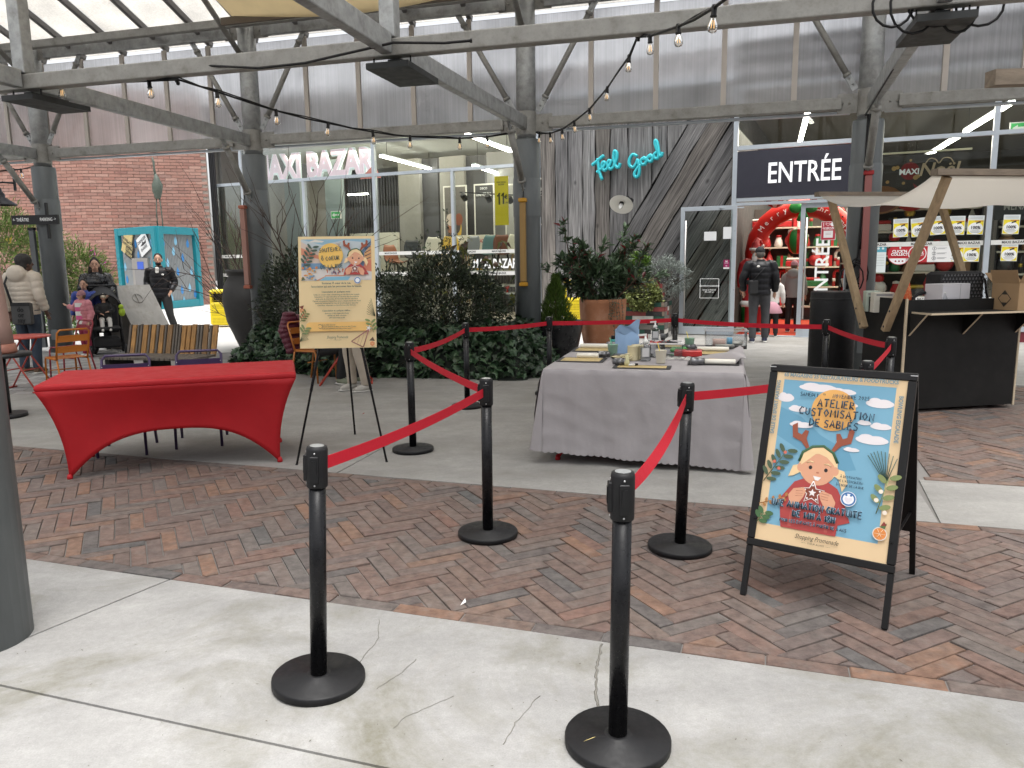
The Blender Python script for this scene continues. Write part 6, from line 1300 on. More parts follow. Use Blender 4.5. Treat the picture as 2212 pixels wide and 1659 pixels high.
for x in (-.05, SW + .02):
    for (p, q) in (((.55, .84), (1.30, 2.29)), ((.20, .84), (-.53, 2.31))):
        b = MB(); b.bar((x - .03, p[0], p[1]), (x - .03, q[0], q[1]), .055, .075, upv=(1, 0, 0)); o = soften(b.build('post', TIMB, st), .004)
        for t in (.03, .14): c = MB(); y_, z_ = p[0] + (q[0] - p[0]) * t, p[1] + (q[1] - p[1]) * t; c.tube([(x - .07, y_, z_), (x + .02, y_, z_)], .012, 8); c.build('bolt', DARKM, o)
ROOFT = mat('old_grey_timber', (.20, .16, .12), .85, var=.35, vscale=5, stretch=(1, 6, 6), bump=.3, bscale=40)
b = MB(); b.bar((-.24, -.56, 2.345), (1.75, -.56, 2.345), .10, .055); b.build('roof_bar', ROOFT, st); b = MB(); b.bar((-.24, 1.32, 2.31), (1.75, 1.32, 2.31), .10, .05); b.build('roof_bar', ROOFT, st)
b = MB(); b.grid(lambda u_, v_: (-.22 + 1.95 * u_, -.54 + 1.86 * v_, 2.335 - .025 * v_ - .21 * (4 * v_ * (1 - v_)) ** .9 + .02 * sin(u_ * 9) * sin(pi * v_)), 24, 18); o = b.build('canvas_roof', CANV, st); s_ = o.modifiers.new('s', 'SOLIDIFY'); s_.thickness = .003
# things on the stall
def onS(name, lab, cat, x, y, z, rz=0.0): c, s = cos(SA), sin(SA); return thing(name, lab, cat, A_s + V((c * x - s * y, s * x + c * y, z)), SA + rz)
CARD = mat('cardboard', (.36, .235, .125), .85, var=.06, vscale=5)
e = onS('cardboard_box', 'open brown cardboard box marked fragile on the stall shelf', 'box', 1.21, -.10, 1.045, .12); w_, d2, h_ = .40, .30, .27
for nm, c, d in (('front', (0, -d2 / 2, h_ / 2), (w_, .005, h_)), ('back', (0, d2 / 2, h_ / 2), (w_, .005, h_)), ('side', (-w_ / 2, 0, h_ / 2), (.005, d2 - .006, h_)), ('side', (w_ / 2, 0, h_ / 2), (.005, d2 - .006, h_)), ('bottom', (0, 0, .003), (w_ - .01, d2 - .01, .005))): sb('box_' + nm, c, d, CARD, e)
for (a_, b_, c_) in (((-w_ / 2, -d2 / 2, h_), (-w_ / 2, d2 / 2, h_), (-.04, 0, .13)), ((-w_ / 2, -d2 / 2, h_), (w_ / 2, -d2 / 2, h_), (.0, -.06, .13)), ((-w_ / 2, d2 / 2, h_), (w_ / 2, d2 / 2, h_), (0, .1, .10)), ((w_ / 2, -d2 / 2, h_), (w_ / 2, d2 / 2, h_), (.08, 0, .1))):
    b = MB(); b.add([a_, b_, tuple(V(b_) + V(c_)), tuple(V(a_) + V(c_))], [(0, 1, 2, 3)]); o = b.build('flap', CARD, e); s_ = o.modifiers.new('s', 'SOLIDIFY'); s_.thickness = .004
a = ART(); ik = (.03, .025, .02)
for x in (-.03, .01): a.p([(x - .008, .12), (x + .008, .12), (x + .008, .2), (x + .018, .2), (x, .235), (x - .018, .2), (x - .008, .2)], ik)
a.p([(-.035, .05), (.015, .05), (-.01, .075)], ik); a.r(-.05, .1, .03, .106, ik); a.build('print', e, (-.05, -d2 / 2 - .004, 0)); text(e, 'FRAGILE', (-.06, -d2 / 2 - .008, .092), .034, INKD, bold=.02)
a = ART(); a.p([(0, .03), (.075, .115), (0, .2), (-.075, .115)], ik); a.p([(0, .04), (.065, .115), (0, .19), (-.065, .115)], (.36, .235, .125)); a.p([(0, .04), (.03, .075), (-.03, .075)], ik); a.p([(0, .19), (.03, .155), (-.03, .155)], ik); o = a.build('print', e, (-w_ / 2 - .004, 0, 0), (pi / 2, 0, -pi / 2))
e = onS('white_carton', 'white and grey carton standing behind the drink can on the stall', 'box', .60, .18, 1.01, .25); sb('body', (0, 0, .15), (.42, .2, .30), mat('carton_white', (.68, .67, .70), .7), e, .004); sb('fold', (.06, -.101, .15), (.003, .003, .3), mat('carton_shadow', (.4, .4, .42), .7), e)
e = onS('tote_bag', 'large black bag with rows of small white emblems on the stall', 'bag', .86, .40, 1.01); BAGM = mat('black_bag', (.016, .016, .018), .7, var=.2); b = MB()
b.box((0, 0, .21), (.52, .22, .42), 0, ch=.03); b.build('body', BAGM, e); b = MB()
a = ART(.0003)
for i in range(15):
    for j in range(10): x, z = -.23 + i * .034 + (.017 if j % 2 else 0), .05 + j * .037; a.p([(x - .012, z - .010), (x + .012, z - .010), (x, z + .013)], (.22, .22, .23)); a.p([(x - .006, z - .006), (x + .006, z - .006), (x, z + .006)], (.016, .016, .018))
a.build('print', e, (0, -.1115, 0)); b = MB(); b.tube(bez([(.22, -.1, .0)[:2], (.3, -.1)], 2) and [(.2, -.11, .40), (.27, -.12, .32), (.29, -.12, .2), (.33, -.11, .12)], .012, 8); b.build('strap', BAGM, e)
e = onS('drink_can', 'red drinks can with white script on the stall edge', 'can', .30, .06, 1.01); b = MB(); b.lathe([(.026, 0), (.033, .006), (.033, .105), (.027, .116)], 24, 0); b.build('body', mat('can_red', (.42, .012, .02), .3, .4), e); b = MB(); b.lathe([(.0265, .116), (.026, .12), (.0, .118)], 20); b.build('lid', mat('can_lid', (.6, .6, .6), .3, .9), e); b = MB(); b.tube([(-.024, -.026, .035), (-.012, -.033, .06), (.0, -.0345, .05), (.01, -.034, .075), (.024, -.026, .06)], .004, 6); b.build('script_mark', INKW, e)
e = onS('water_bottle', 'clear plastic bottle with blue label beside the red can', 'bottle', .46, .05, 1.01); b = MB(); b.lathe([(.03, 0), (.035, .01), (.035, .13), (.03, .16), (.014, .19), (.013, .2)], 20); b.build('body', CLEAR, e); b = MB(); b.lathe([(.0358, .05), (.0358, .115)], 20, cap=False); b.build('label', mat('blue_label', (.08, .2, .48), .5), e); b = MB(); b.lathe([(.015, .2), (.015, .218)], 14); b.build('cap', WHITE, e)
e = onS('scarf', 'bright orange and red scarf heaped on the stall counter', 'scarf', .18, .30, 1.01); SCF = mat('scarf_orange', (.62, .10, .03), .8, dirt=.9, dcol=(.75, .50, .22), dscale=28, var=.3, vscale=20); b = MB()
b.grid(lambda u_, v_: ((.10 + .02 * sin(9 * u_)) * cos(u_ * 2 * pi) * (1 - .55 * v_), (.09 + .02 * sin(7 * u_ + 1)) * sin(u_ * 2 * pi) * (1 - .55 * v_), .33 * v_ + .02 * NZ.noise(V((u_ * 4, v_ * 4, 0)))), 26, 14); b.build('cloth', SCF, e)
e = onS('handbag_strap', 'black braided strap lying beside the scarf', 'strap', .30, .22, 1.02); b = MB(); b.tube([(.02, 0, 0), (-.05, 0, .08), (-.06, 0, .15), (0, 0, .19), (.07, 0, .2)], .018, 8); b.build('strap', BAGM, e)
for k, (x, y, lab, m, w_, h_) in enumerate(((-.0 + .06, .62, 'small white and yellow carton on the stall next to the left posts', mat('pale_carton', (.62, .60, .52), .7), .20, .09), (.06, .8, 'mint green box at the far left of the stall counter', mat('mint_box', (.50, .58, .50), .7), .14, .10))):
    e = onS('small_carton', lab, 'box', x, y - .15, 1.14 - .13, -.3); sb('body', (0, 0, h_ / 2 + .12), (w_, .12, h_), m, e, .004); sb('base', (0, 0, .06), (w_, .12, .12), m, e); sb('label', (0, -.061, h_ / 2 + .14), (w_ * .8, .002, .02), mat('grey_print', (.3, .3, .3), .6), e)
e = onS('cushion', 'dark red patterned cushion lying on the far side of the stall', 'cushion', .30, .75, 1.01); b = MB(); b.ball((0, 0, .1), (.24, .12, .1), 0, 14); b.build('body', mat('red_cushion', (.25, .012, .02), .8, dirt=.5, dcol=(.6, .5, .45), dscale=30), e); b = MB(); b.tube([(-.24, 0, .1), (0, -.122, .1), (.24, 0, .1)], .006, 6); b.build('piping', RED, e)
# ---- black cylinder and pipe lamps
e = thing('black_cylinder', 'tall black cylindrical litter bin beside the right hand grey column', 'bin', (4.02, 9.62, 0), 0); b = MB(); b.lathe([(.262, 0), (.27, .01), (.27, 1.16), (.262, 1.175), (.23, 1.178)], 40); b.build('body', BLACK, e); b = MB(); b.lathe([(.272, 1.08), (.274, 1.085), (.274, 1.095), (.272, 1.10)], 40, cap=False); b.build('rim_band', DARKM, e); b = MB(); b.box((-.13, -.24, .09), (.14, .05, .07)); b.build('foot_hatch', mat('dark_hatch', (.004, .004, .004), .9), e)
def pipe_lamp(u, y, z0, z1, m, capm, lab, dx=0.0):
    e = thing('tube_lamp', lab, 'lamp', rowp(u + dx, y, 0), ROWA); b = MB(); b.box((0, 0, (z0 + z1) / 2), (.085, .07, z1 - z0 - .1), 0, ch=.02); b.build('diffuser', m, e)
    for z in (z0, z1 - .05): b = MB(); b.box((0, 0, z + .025), (.12, .085, .06), 0, ch=.01); b.build('end_cap', capm, e)
    b = MB(); b.tube([(0, .02, z1), (0, .08, z1 + .2)], .008, 6); b.build('hanger', DARKM, e); return e
pipe_lamp(-.13, -.27, 1.22, 2.55, mat('amber_tube', (.36, .22, .07), .4, alpha=.95), mat('amber_cap', (.55, .28, .02), .45), 'amber tube lamp with yellow caps hanging on the middle grey column')
PINKT = mat('pink_tube', (.36, .13, .12), .4)
pipe_lamp(4.74, -.26, .85, 2.75, PINKT, RED, 'pinkish tube lamp on the right hand grey column', .0); pipe_lamp(-4.94, -.25, 1.2, 2.6, mat('salmon_tube', (.38, .2, .16), .5), mat('salmon_cap', (.4, .12, .07), .5), 'salmon coloured tube lamp on the grey column behind the dark vase', -.12)
for u, lab in ((4.74, 'black cable coil hanging on the right hand grey column'),):
    e = thing('cable_coil', lab, 'cable', rowp(u - .10, -.24, 0), ROWA)
    for k in range(5): b = MB(); b.tube([(.06 * sin(k) + (.07 + .02 * k) * cos(t * .55 + k), -.02 - .008 * k, 1.42 - .03 * k + (.15 + .015 * k) * sin(t * .55 + k)) for t in range(12)], .011, 6); b.build('loop', BLACK, e)
    b = MB(); b.tube([(.06, .03, 3.5), (.05, .01, 2.4), (.02, -.01, 1.6), (-.02, -.03, 1.45)], .014, 6); b.tube([(.09, .03, 3.5), (.1, .01, 2.4), (.05, -.01, 1.7)], .012, 6); b.build('drop_cable', BLACK, e); b = MB(); b.tube([(-.08, -.04, 1.3), (-.1, -.05, 1.15)], .022, 8); b.build('plug', BLACK, e)
# ================================================================ PLANTS
def leafmat(name, c, v=.35, tr=.25): return mat(name, c, .5, rand=v, trans=tr)
def leaf(b, p, d, s, wd=.4, mi=0, droop=.3, rg=rnd, lobed=False):
    d = V(d).normalized(); x = d.cross(V((0, 0, 1)))
    if x.length < .1: x = V((1, 0, 0))
    x.normalize(); n_ = x.cross(d); r_ = rg.uniform(-.9, .9); x, n_ = x * cos(r_) + n_ * sin(r_), n_ * cos(r_) - x * sin(r_)
    p = V(p)
    if lobed:
        q = [(0, 0), (.5, -.12), (.42, .25), (.62, .42), (.25, .55), (0, 1.0), (-.25, .55), (-.62, .42), (-.42, .25), (-.5, -.12)]
        vs = [p + x * (a * s * .8) + d * (c * s) + n_ * (-.25 * s * abs(a) * droop * 2 - .25 * s * c * c * droop) for a, c in q] + [p + d * (s * .3) + n_ * .06 * s]
        b.add(vs, [(10, i, (i + 1) % 10) for i in range(10)], mi, False); return
    vs = [p, p + d * s * .45 + x * s * wd / 2 + n_ * s * .06, p + d * s - n_ * s * droop * .4, p + d * s * .45 - x * s * wd / 2 + n_ * s * .06, p + d * s * .5 - n_ * s * .03]
    b.add(vs, [(0, 1, 4), (1, 2, 4), (2, 3, 4), (3, 0, 4)], mi, False)
def rdir(rg, up_=.3): 
    a = rg.uniform(0, 2 * pi); z = rg.uniform(-1, 1); q = sqrt(max(0, 1 - z * z)); return V((cos(a) * q, sin(a) * q, z + up_))
def branch(b, p, d, L, r_, depth, rg, tips, spread=.6, mi=0, wig=.25, kids=(2, 4)):
    pts = [V(p)]; d = V(d).normalized(); rs = [r_]
    for i in range(4):
        d = (d + V((rg.uniform(-wig, wig), rg.uniform(-wig, wig), rg.uniform(-wig, wig) * .6))).normalized(); pts.append(pts[-1] + d * L / 4); rs.append(r_ * (1 - .15 * (i + 1)))
    b.tube(pts, rs, 5, mi)
    if depth <= 0: tips += [(q, d) for q in pts[2:]]; return
    tips += [(pts[-1], d)]
    for k in range(rg.randint(*kids)):
        i = rg.randint(1, 4); nd = (d + rdir(rg, .2) * spread).normalized(); branch(b, pts[i], nd, L * rg.uniform(.5, .8), r_ * .6, depth - 1, rg, tips, spread, mi, wig, kids)
def blob_shrub(name, lab, cat, loc, R3, n, ls, m, seed, wd=.4, holes=.5, stem=mat('shrub_stem', (.05, .035, .025), .9), group=None, lum=None, top=0.0):
    rg = random.Random(seed); e = thing(name, lab, cat, loc, 0, group); b = MB(); k = 0
    while k < n:
        a = rdir(rg, 0).normalized(); r_ = rg.uniform(.35, 1) ** .5
        lump = 1 + .28 * NZ.noise(a * 2.2 + V((seed, 0, 0))) + .12 * NZ.noise(a * 5 + V((0, seed, 0)))
        p = V((a.x * R3[0] * r_ * lump, a.y * R3[1] * r_ * lump, (a.z * r_ * lump + 1) * R3[2]))
        if NZ.noise(p * 3.5 + V((seed * 3, 1, 2))) < -.5 + holes * .4 or p.z < .02: continue
        leaf(b, p, a + rdir(rg, .3) * .8, ls * rg.uniform(.6, 1.3), wd, 0, .5, rg); k += 1
    b.build('foliage', m, e)
    s_ = MB(); tips = []
    for j in range(6): branch(s_, (rg.uniform(-.1, .1), rg.uniform(-.1, .1), 0), (rg.uniform(-.5, .5) * R3[0], rg.uniform(-.5, .5) * R3[1], R3[2]), R3[2] * 1.2, .012, 1, rg, tips)
    s_.build('stem', stem, e); return e
DK = leafmat('dark_shrub_leaf', (.045, .062, .036), .65, .2)
blob_shrub('shrub', 'dense dark evergreen shrub right of the charity board', 'shrub', (-1.05, 11.9, .02), (.98, .6, .84), 9500, .085, DK, 3)
blob_shrub('shrub', 'dark evergreen shrub filling the gap behind the upper part of the charity board', 'shrub', (-2.2, 12.6, .02), (.85, .6, .76), 5500, .08, DK, 8)
blob_shrub('shrub', 'dark evergreen shrub around the grey column left of the charity board', 'shrub', (-3.55, 12.9, .0), (.70, .6, .90), 7500, .075, DK, 5)
rg = random.Random(11)
# wispy shoots above the dark shrub
e = thing('twiggy_shrub', 'sparse twiggy shoots with small leaves rising above the dark shrub', 'shrub', (-1.0, 12.0, 1.1)); b = MB(); tips = []
for k in range(9): branch(b, (rg.uniform(-.6, .5), rg.uniform(-.2, .2), 0), (rg.uniform(-.3, .3), 0, 1), rg.uniform(.5, .8), .006, 1, rg, tips, .4)
b.build('stem', mat('shrub_stem'), e); c = MB()
for p, d in tips:
    for j in range(5): leaf(c, p + rdir(rg) * .03, d + rdir(rg) * .9, rg.uniform(.04, .07), .4, 0, .4, rg)
c.build('foliage', DK, e)
# ivy bank
IVY = mat('ivy_leaf', (.036, .072, .034), .38, rand=.65, trans=.15); b = MB(); rg = random.Random(4)
edge = [(-4.6, 12.5), (-3.6, 11.6), (-2.6, 10.95), (-1.4, 10.75), (-.4, 10.45), (.1, 10.3), (.55, 10.9), (.75, 12.2), (.3, 13.2), (-4.4, 14.2)]
def inpoly(p, P):
    r_ = False
    for i in range(len(P)):
        a, c = P[i], P[(i + 1) % len(P)]
        if (a[1] > p[1]) != (c[1] > p[1]) and p[0] < (c[0] - a[0]) * (p[1] - a[1]) / (c[1] - a[1]) + a[0]: r_ = not r_
    return r_
def edist(p, P): 
    m_ = 9
    for i in range(len(P)):
        a, c = V(P[i]), V(P[(i + 1) % len(P)]); d = c - a; t = max(0, min(1, (V(p) - a).dot(d) / d.length_squared)); m_ = min(m_, (V(p) - a - d * t).length)
    return m_
k = 0
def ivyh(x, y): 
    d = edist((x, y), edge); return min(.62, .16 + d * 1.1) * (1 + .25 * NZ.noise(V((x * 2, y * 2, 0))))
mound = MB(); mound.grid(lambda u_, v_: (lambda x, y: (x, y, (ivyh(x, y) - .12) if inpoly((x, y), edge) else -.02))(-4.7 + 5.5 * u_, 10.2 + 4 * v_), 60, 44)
mo = mound.build('ivy_shade_mound', mat('ivy_shade', (.008, .012, .008), .95)); tag(mo, kind='structure')  # near-black mound: its colour stands in for the shade under the leaves
while k < 5200:
    x, y = rg.uniform(-4.7, .8), rg.uniform(10.2, 13.2)
    if not inpoly((x, y), edge): continue
    h = ivyh(x, y); d = edist((x, y), edge); z = h * (rg.uniform(.05, 1.0) if d < .25 else rg.uniform(.7, 1.05))
    leaf(b, (x, y - .04, z), (rg.uniform(-.6, .6), rg.uniform(-1, -.1), rg.uniform(-.9, .5)), rg.uniform(.07, .17), 1, 0, .5, rg, True); k += 1
tag(b.build('ivy', IVY), 'dark ivy spreading over the bed round the middle column', 'ivy', kind='stuff')
# leggy plant with large drooping leaves
e = thing('hydrangea', 'leggy plant with large yellowing drooping leaves in front of the window', 'plant', (-.62, 12.75, .25)); b = MB(); tips = []; rg = random.Random(9)
for k in range(10): branch(b, (rg.uniform(-.5, .5), rg.uniform(-.2, .2), 0), (rg.uniform(-.25, .25), 0, 1), rg.uniform(1.1, 1.75), .011, 0, rg, tips, .4, 0, .18)
b.build('stem', mat('brown_stem', (.11, .06, .04), .9), e)
cs = [MB() for _ in range(3)]
for p, d in tips:
    for j in range(4): leaf(cs[rg.choice((0, 0, 1, 1, 2))], p + rdir(rg) * .05, (rg.uniform(-1, 1), rg.uniform(-1, .4), rg.uniform(-.9, .2)), rg.uniform(.14, .26), .5, 0, .8, rg)
for c, (nm, col) in zip(cs, (('green_big_leaf', (.045, .085, .025)), ('yellowing_leaf', (.13, .14, .03)), ('withered_leaf', (.09, .055, .035)))): tag(c.build('leaves', leafmat(nm, col), e), kind='stuff')
for k in range(3): q = MB(); q.ball((rg.uniform(-.4, .4), 0, 1.2 + .1 * k), .045, 0, 8); o = q.build('flower_head', mat('dry_flower', (.22, .15, .11), .9, bump=.6, bscale=60), e)
# bare shrubs
for nm, loc, seed, hs, lab in (('bare_shrub', (-4.9, 15.2, 0), 21, (-.5, 1.0), 'bare brown branched shrub leaning left of the grey column'), ('bare_shrub', (-3.5, 13.2, .8), 33, (.25, .75), 'bare twigs spreading above the charity board')):
    rg = random.Random(seed); e = thing(nm, lab, 'shrub', loc); b = MB(); tips = []
    for k in range(11): branch(b, (rg.uniform(-.15, .15), rg.uniform(-.15, .15), 0), (rg.uniform(-.55, .35) + hs[0] * .6, rg.uniform(-.3, .3), hs[1]), rg.uniform(1.3, 1.9) * (1.15 if hs[0] < 0 else .75), .016, 2, rg, tips, .55, 0, .16, (2, 3))
    b.build('branch', mat('bare_twig', (.075, .05, .04), .9), e)
# pots by the timber wall
TERR = mat('terracotta', (.40, .17, .085), .85, var=.22, vscale=3, dirt=.5, dcol=(.50, .33, .24), dscale=3, bump=.15)
P_ = hz(1301, 765); pot = thing('terracotta_pot', 'large square shouldered terracotta pot by the craft table', 'pot', (P_.x, P_.y, 0), R(6)); pot.scale = (.84, .84, 1); b = MB()
def sq(r_, z, n_=32):
    o = []
    for i in range(n_):
        a = 2 * pi * i / n_; c, s = cos(a), sin(a); k = (abs(c) ** 6 + abs(s) ** 6) ** (-1 / 6); o.append((r_ * c * k, r_ * s * k, z))
    return o
rings = [sq(r_, z) for r_, z in ((.30, 0), (.32, .02), (.385, .35), (.42, .7), (.43, .88), (.43, .95), (.37, .95), (.36, .85))]; vs = [p for r_ in rings for p in r_]
b.add(vs, [(i * 32 + j, i * 32 + (j + 1) % 32, (i + 1) * 32 + (j + 1) % 32, (i + 1) * 32 + j) for i in range(7) for j in range(32)], 0, True); b.build('body', TERR, pot); b = MB(); b.poly(sq(.365, .88)); b.build('soil', mat('potting_soil', (.025, .018, .013), .95, bump=.5), pot)
rg = random.Random(15); e = thing('photinia', 'bushy photinia with long dark leaves and red tips in the terracotta pot', 'shrub', (P_.x, P_.y, .88)); b = MB(); tips = []
for k in range(16): branch(b, (rg.uniform(-.2, .2), rg.uniform(-.2, .2), 0), (rg.uniform(-.95, .95), rg.uniform(-.7, .7), rg.uniform(.5, 1.1)), rg.uniform(.55, .85), .013, 1, rg, tips, .5, 0, .2)
branch(b, (-.25, 0, 0), (-.45, 0, 1), .8, .014, 1, rg, tips, .4, 0, .12)
b.build('branch', mat('brown_stem'), e); cs = [MB(), MB()]
for p, d in tips:
    for j in range(13): leaf(cs[0 if rg.random() < .965 else 1], p + rdir(rg) * .03, d + rdir(rg, .1) * 1.1, rg.uniform(.11, .18), .34, 0, .35, rg)
tag(cs[0].build('leaves', leafmat('photinia_leaf', (.055, .09, .045), .5), e), kind='stuff'); tag(cs[1].build('red_leaves', leafmat('photinia_red', (.16, .02, .022), .3), e), kind='stuff')
cr_ = MB()
for k in range(1500):
    a = rdir(rg, 0).normalized(); r_ = rg.uniform(.5, 1); lp = 1 + .3 * NZ.noise(a * 2.5); leaf(cr_, (a.x * .50 * r_ * lp - .06, a.y * .36 * r_ * lp, .34 + a.z * .36 * r_ * lp), a + rdir(rg, .3) * .8, rg.uniform(.10, .17), .34, 0, .35, rg)
tag(cr_.build('leaves', leafmat('photinia_leaf', (.055, .09, .045), .5), e), kind='stuff')
e = thing('trailing_plant', 'grey green trailing plant hanging over the rim of the terracotta pot', 'plant', (P_.x + .1, P_.y - .43, .95)); b = MB(); c = MB()
for k in range(7):
    x = -.05 + .035 * k; L = rg.uniform(.25, .62); pts = [(x + .02 * sin(t * 3 + k), -.03 - .01 * t, .02 - L * t) for t in [i / 8 for i in range(9)]]; b.tube(pts, .003, 5)
    for p in pts:
        for j in range(4): leaf(c, V(p), rdir(rg, -.3), .03, .8, 0, .2, rg)
b.build('stem', mat('brown_stem'), e); tag(c.build('leaves', leafmat('trail_leaf', (.12, .15, .10)), e), kind='stuff')
P2 = hz(1207, 778); pot2 = thing('black_pot', 'round glazed black pot holding a small conifer', 'pot', (P2.x, P2.y + .1, 0)); b = MB(); b.lathe([(.22, 0), (.25, .02), (.34, .25), (.39, .50), (.41, .60), (.41, .64), (.37, .64), (.36, .56)], 36, cap=False); b.build('body', mat('black_glaze', (.014, .014, .016), .3, var=.4, vscale=5, dirt=.4, dcol=(.08, .08, .08), dscale=6), pot2); b = MB(); b.lathe([(.0, .575), (.37, .57)], 30, cap=False); b.build('soil', mat('potting_soil'), pot2)
def conifer(lab, loc, h, r_, m, n, seed):
    rg = random.Random(seed); e = thing('conifer', lab, 'conifer', loc); b = MB(); t = MB(); t.tube([(0, 0, 0), (0, 0, h * .8)], [.02, .006], 6); t.build('trunk', mat('brown_stem'), e)
    for k in range(n):
        z = rg.random() ** 1.25; rr = r_ * (1 - z) ** .75 * rg.uniform(.45, 1.05) * (1 + .15 * sin(z * 20)); a = rg.uniform(0, 2 * pi); p = V((cos(a) * rr, sin(a) * rr, z * h * .95)); leaf(b, p, (cos(a) * .6, sin(a) * .6, 1.1), rg.uniform(.05, .10), .16, 0, .1, rg)
    b.build('foliage', m, e); return e
conifer('small upright bright green conifer in the black pot', (P2.x - .04, P2.y + .1, .58), .80, .29, leafmat('conifer_green', (.075, .13, .02), .5), 4200, 6)
# mosaic timber planter with mixed plants
P3 = hz(1358, 728); pl_ = thing('timber_planter', 'square planter faced with painted reclaimed boards in red, white, green and grey', 'planter', (P3.x + .32, P3.y + .1, 0), R(-20)); rg = random.Random(2)
MOS = [mat('board_grey', (.16, .145, .13), .85, var=.3, vscale=9, stretch=(1, 6, 6)), mat('board_red', (.22, .05, .045), .8, var=.3, vscale=9), mat('board_white', (.55, .53, .5), .8, var=.2, vscale=9), mat('board_green', (.02, .07, .05), .8, var=.3, vscale=9), mat('board_black', (.03, .03, .03), .85, var=.3, vscale=9), mat('board_tan', (.22, .17, .13), .85, var=.3, vscale=9)]
def mosaic(x0, x1, z0, z1, y, side):
    z = z0
    while z < z1 - .02:
        x = x0
        while x < x1 - .02:
            L = min(rg.uniform(.16, .5), x1 - x); b = MB(); pr = rg.uniform(0, .008)
            if side == 0: b.box((x + L / 2, y - pr / 2, z + .046), (L - .004, .02 + pr, .088))
            else: b.box((y + pr / 2, x + L / 2, z + .046), (.02 + pr, L - .004, .088))
            b.build('board', rg.choice(MOS), pl_); x += L
        z += .092
mosaic(-.5, .5, 0, .74, -.42, 0); mosaic(-.41, .41, 0, .74, .51, 1); mosaic(-.41, .41, 0, .74, -.51, 1)
mosaic(-.15, .42, .74, 1.1, -.20, 0); mosaic(-.2, .35, .74, 1.1, .43, 1)
b = MB(); b.box((0, 0, .37), (1.0, .8, .7)); b.box((.13, .08, .9), (.56, .5, .36)); b.build('core', IDARK, pl_)
q0 = pl_.location
def bush(name, lab, dx, dy, z, R3, n, ls, col, seed, wd=.4): return blob_shrub(name, lab, 'plant', (q0.x + dx, q0.y + dy, z), R3, n, ls, leafmat(name + '_leaf', col, .45), seed, wd, .4)
bush('variegated_ivy', 'yellow green variegated ivy spilling down the front of the board planter', -.08, -.42, .55, (.40, .24, .34), 1900, .06, (.20, .23, .075), 41, .8); bush('green_climber', 'fresh green climber rising from the board planter against the timber wall', -.10, .1, 1.05, (.28, .22, .34), 1100, .08, (.10, .18, .03), 42, .7); bush('silver_shrub', 'silvery grey feathery shrub in the board planter beside the open door leaf', .42, -.05, .80, (.50, .34, .42), 4600, .06, (.24, .27, .245), 43, .24); bush('dark_herb', 'dark leafy plant between the photinia and the variegated ivy', -.42, -.15, .68, (.28, .22, .30), 700, .08, (.035, .055, .03), 44, .4)
bush('ivy_trail', 'trailing variegated ivy strand hanging over the upper planter box', .20, -.36, .62, (.10, .08, .22), 260, .045, (.19, .22, .08), 45, .8)
# yellow bins
YEL = mat('yellow_bin', (.72, .56, .01), .42, var=.06)
def ybin(lab, loc, rz, hgt=1.16):
    e = thing('litter_bin', lab, 'bin', loc, rz, 'yellow litter bins'); w_, d2 = .52, .42
    b = MB(); z1 = hgt * .66
    b.box((0, 0, z1 / 2 + .02), (w_, d2, z1 - .04), 0, ch=.05); b.build('body', YEL, e); b = MB(); b.box((0, 0, hgt - .05), (w_, d2, .10), 0, ch=.045); b.build('hood', YEL, e)
    for sx in (-1, 1): b = MB(); b.box((sx * (w_ / 2 - .03), 0, (z1 + hgt) / 2 - .05), (.05, d2 - .06, hgt - z1), 0); b.build('hood_post', YEL, e)
    b = MB(); b.box((0, .06, (z1 + hgt) / 2 - .05), (w_ - .1, d2 - .2, hgt - z1 - .02)); b.build('opening', mat('bin_dark', (.015, .015, .012), .9), e)
    b = MB()
    for i in range(13):
        for j in range(16):
            if j % 5 == 4: continue
            b.box((-.20 + i * .033, -d2 / 2 - .001, .12 + j * .038), (.016, .004, .018))
    tag(b.build('perforation', mat('bin_hole', (.30, .22, .01), .8), e), kind='stuff'); return e
P4 = hz(1243, 714); ybin('yellow litter bin by the timber wall behind the photinia', (P4.x + .05, P4.y, 0), R(-24)); P5 = hz(508, 686); ybin('yellow litter bin beside the dark vase near the brick building', (-7.62, 20.4, 0), R(4), .98)
e = thing('pink_box', 'pink bin lid behind the yellow litter bin by the kiosk', 'box', (-7.2, 20.9, 0)); b = MB(); b.box((0, 0, .55), (.5, .4, 1.1), 0, ch=.04); b.build('body', mat('dark_pink', (.20, .03, .06), .6), e); b = MB(); b.box((0, 0, 1.17), (.54, .44, .14), 0, ch=.03); b.build('lid', mat('pink_lid', (.55, .12, .16), .5), e)
e = thing('flower_tray', 'small pink tray behind the photinia leaves by the timber wall', 'tray', (P4.x + .45, P4.y - .1, 0)); b = MB(); b.box((0, 0, .5), (.25, .2, 1.0)); b.build('stand', DARKM, e); b = MB(); b.box((0, 0, 1.04), (.3, .22, .1), 0, ch=.02); b.build('tray', mat('hot_pink', (.65, .1, .28), .5), e)
# dark vase
e = thing('giant_vase', 'giant dark grey bulging vase planter left of the grey column', 'planter', (-4.85, 14.75, 0)); b = MB(); b.lathe([(.30, 0), (.36, .05), (.56, .55), (.62, .95), (.58, 1.22), (.48, 1.40), (.50, 1.43), (.53, 1.47), (.53, 1.52), (.46, 1.52), (.44, 1.3)], 44, cap=False); b.build('body', mat('vase_grey', (.042, .04, .038), .6, var=.15, vscale=3), e); b = MB(); b.lathe([(0, 1.36), (.46, 1.36)], 30, cap=False); b.build('soil', mat('potting_soil'), e)
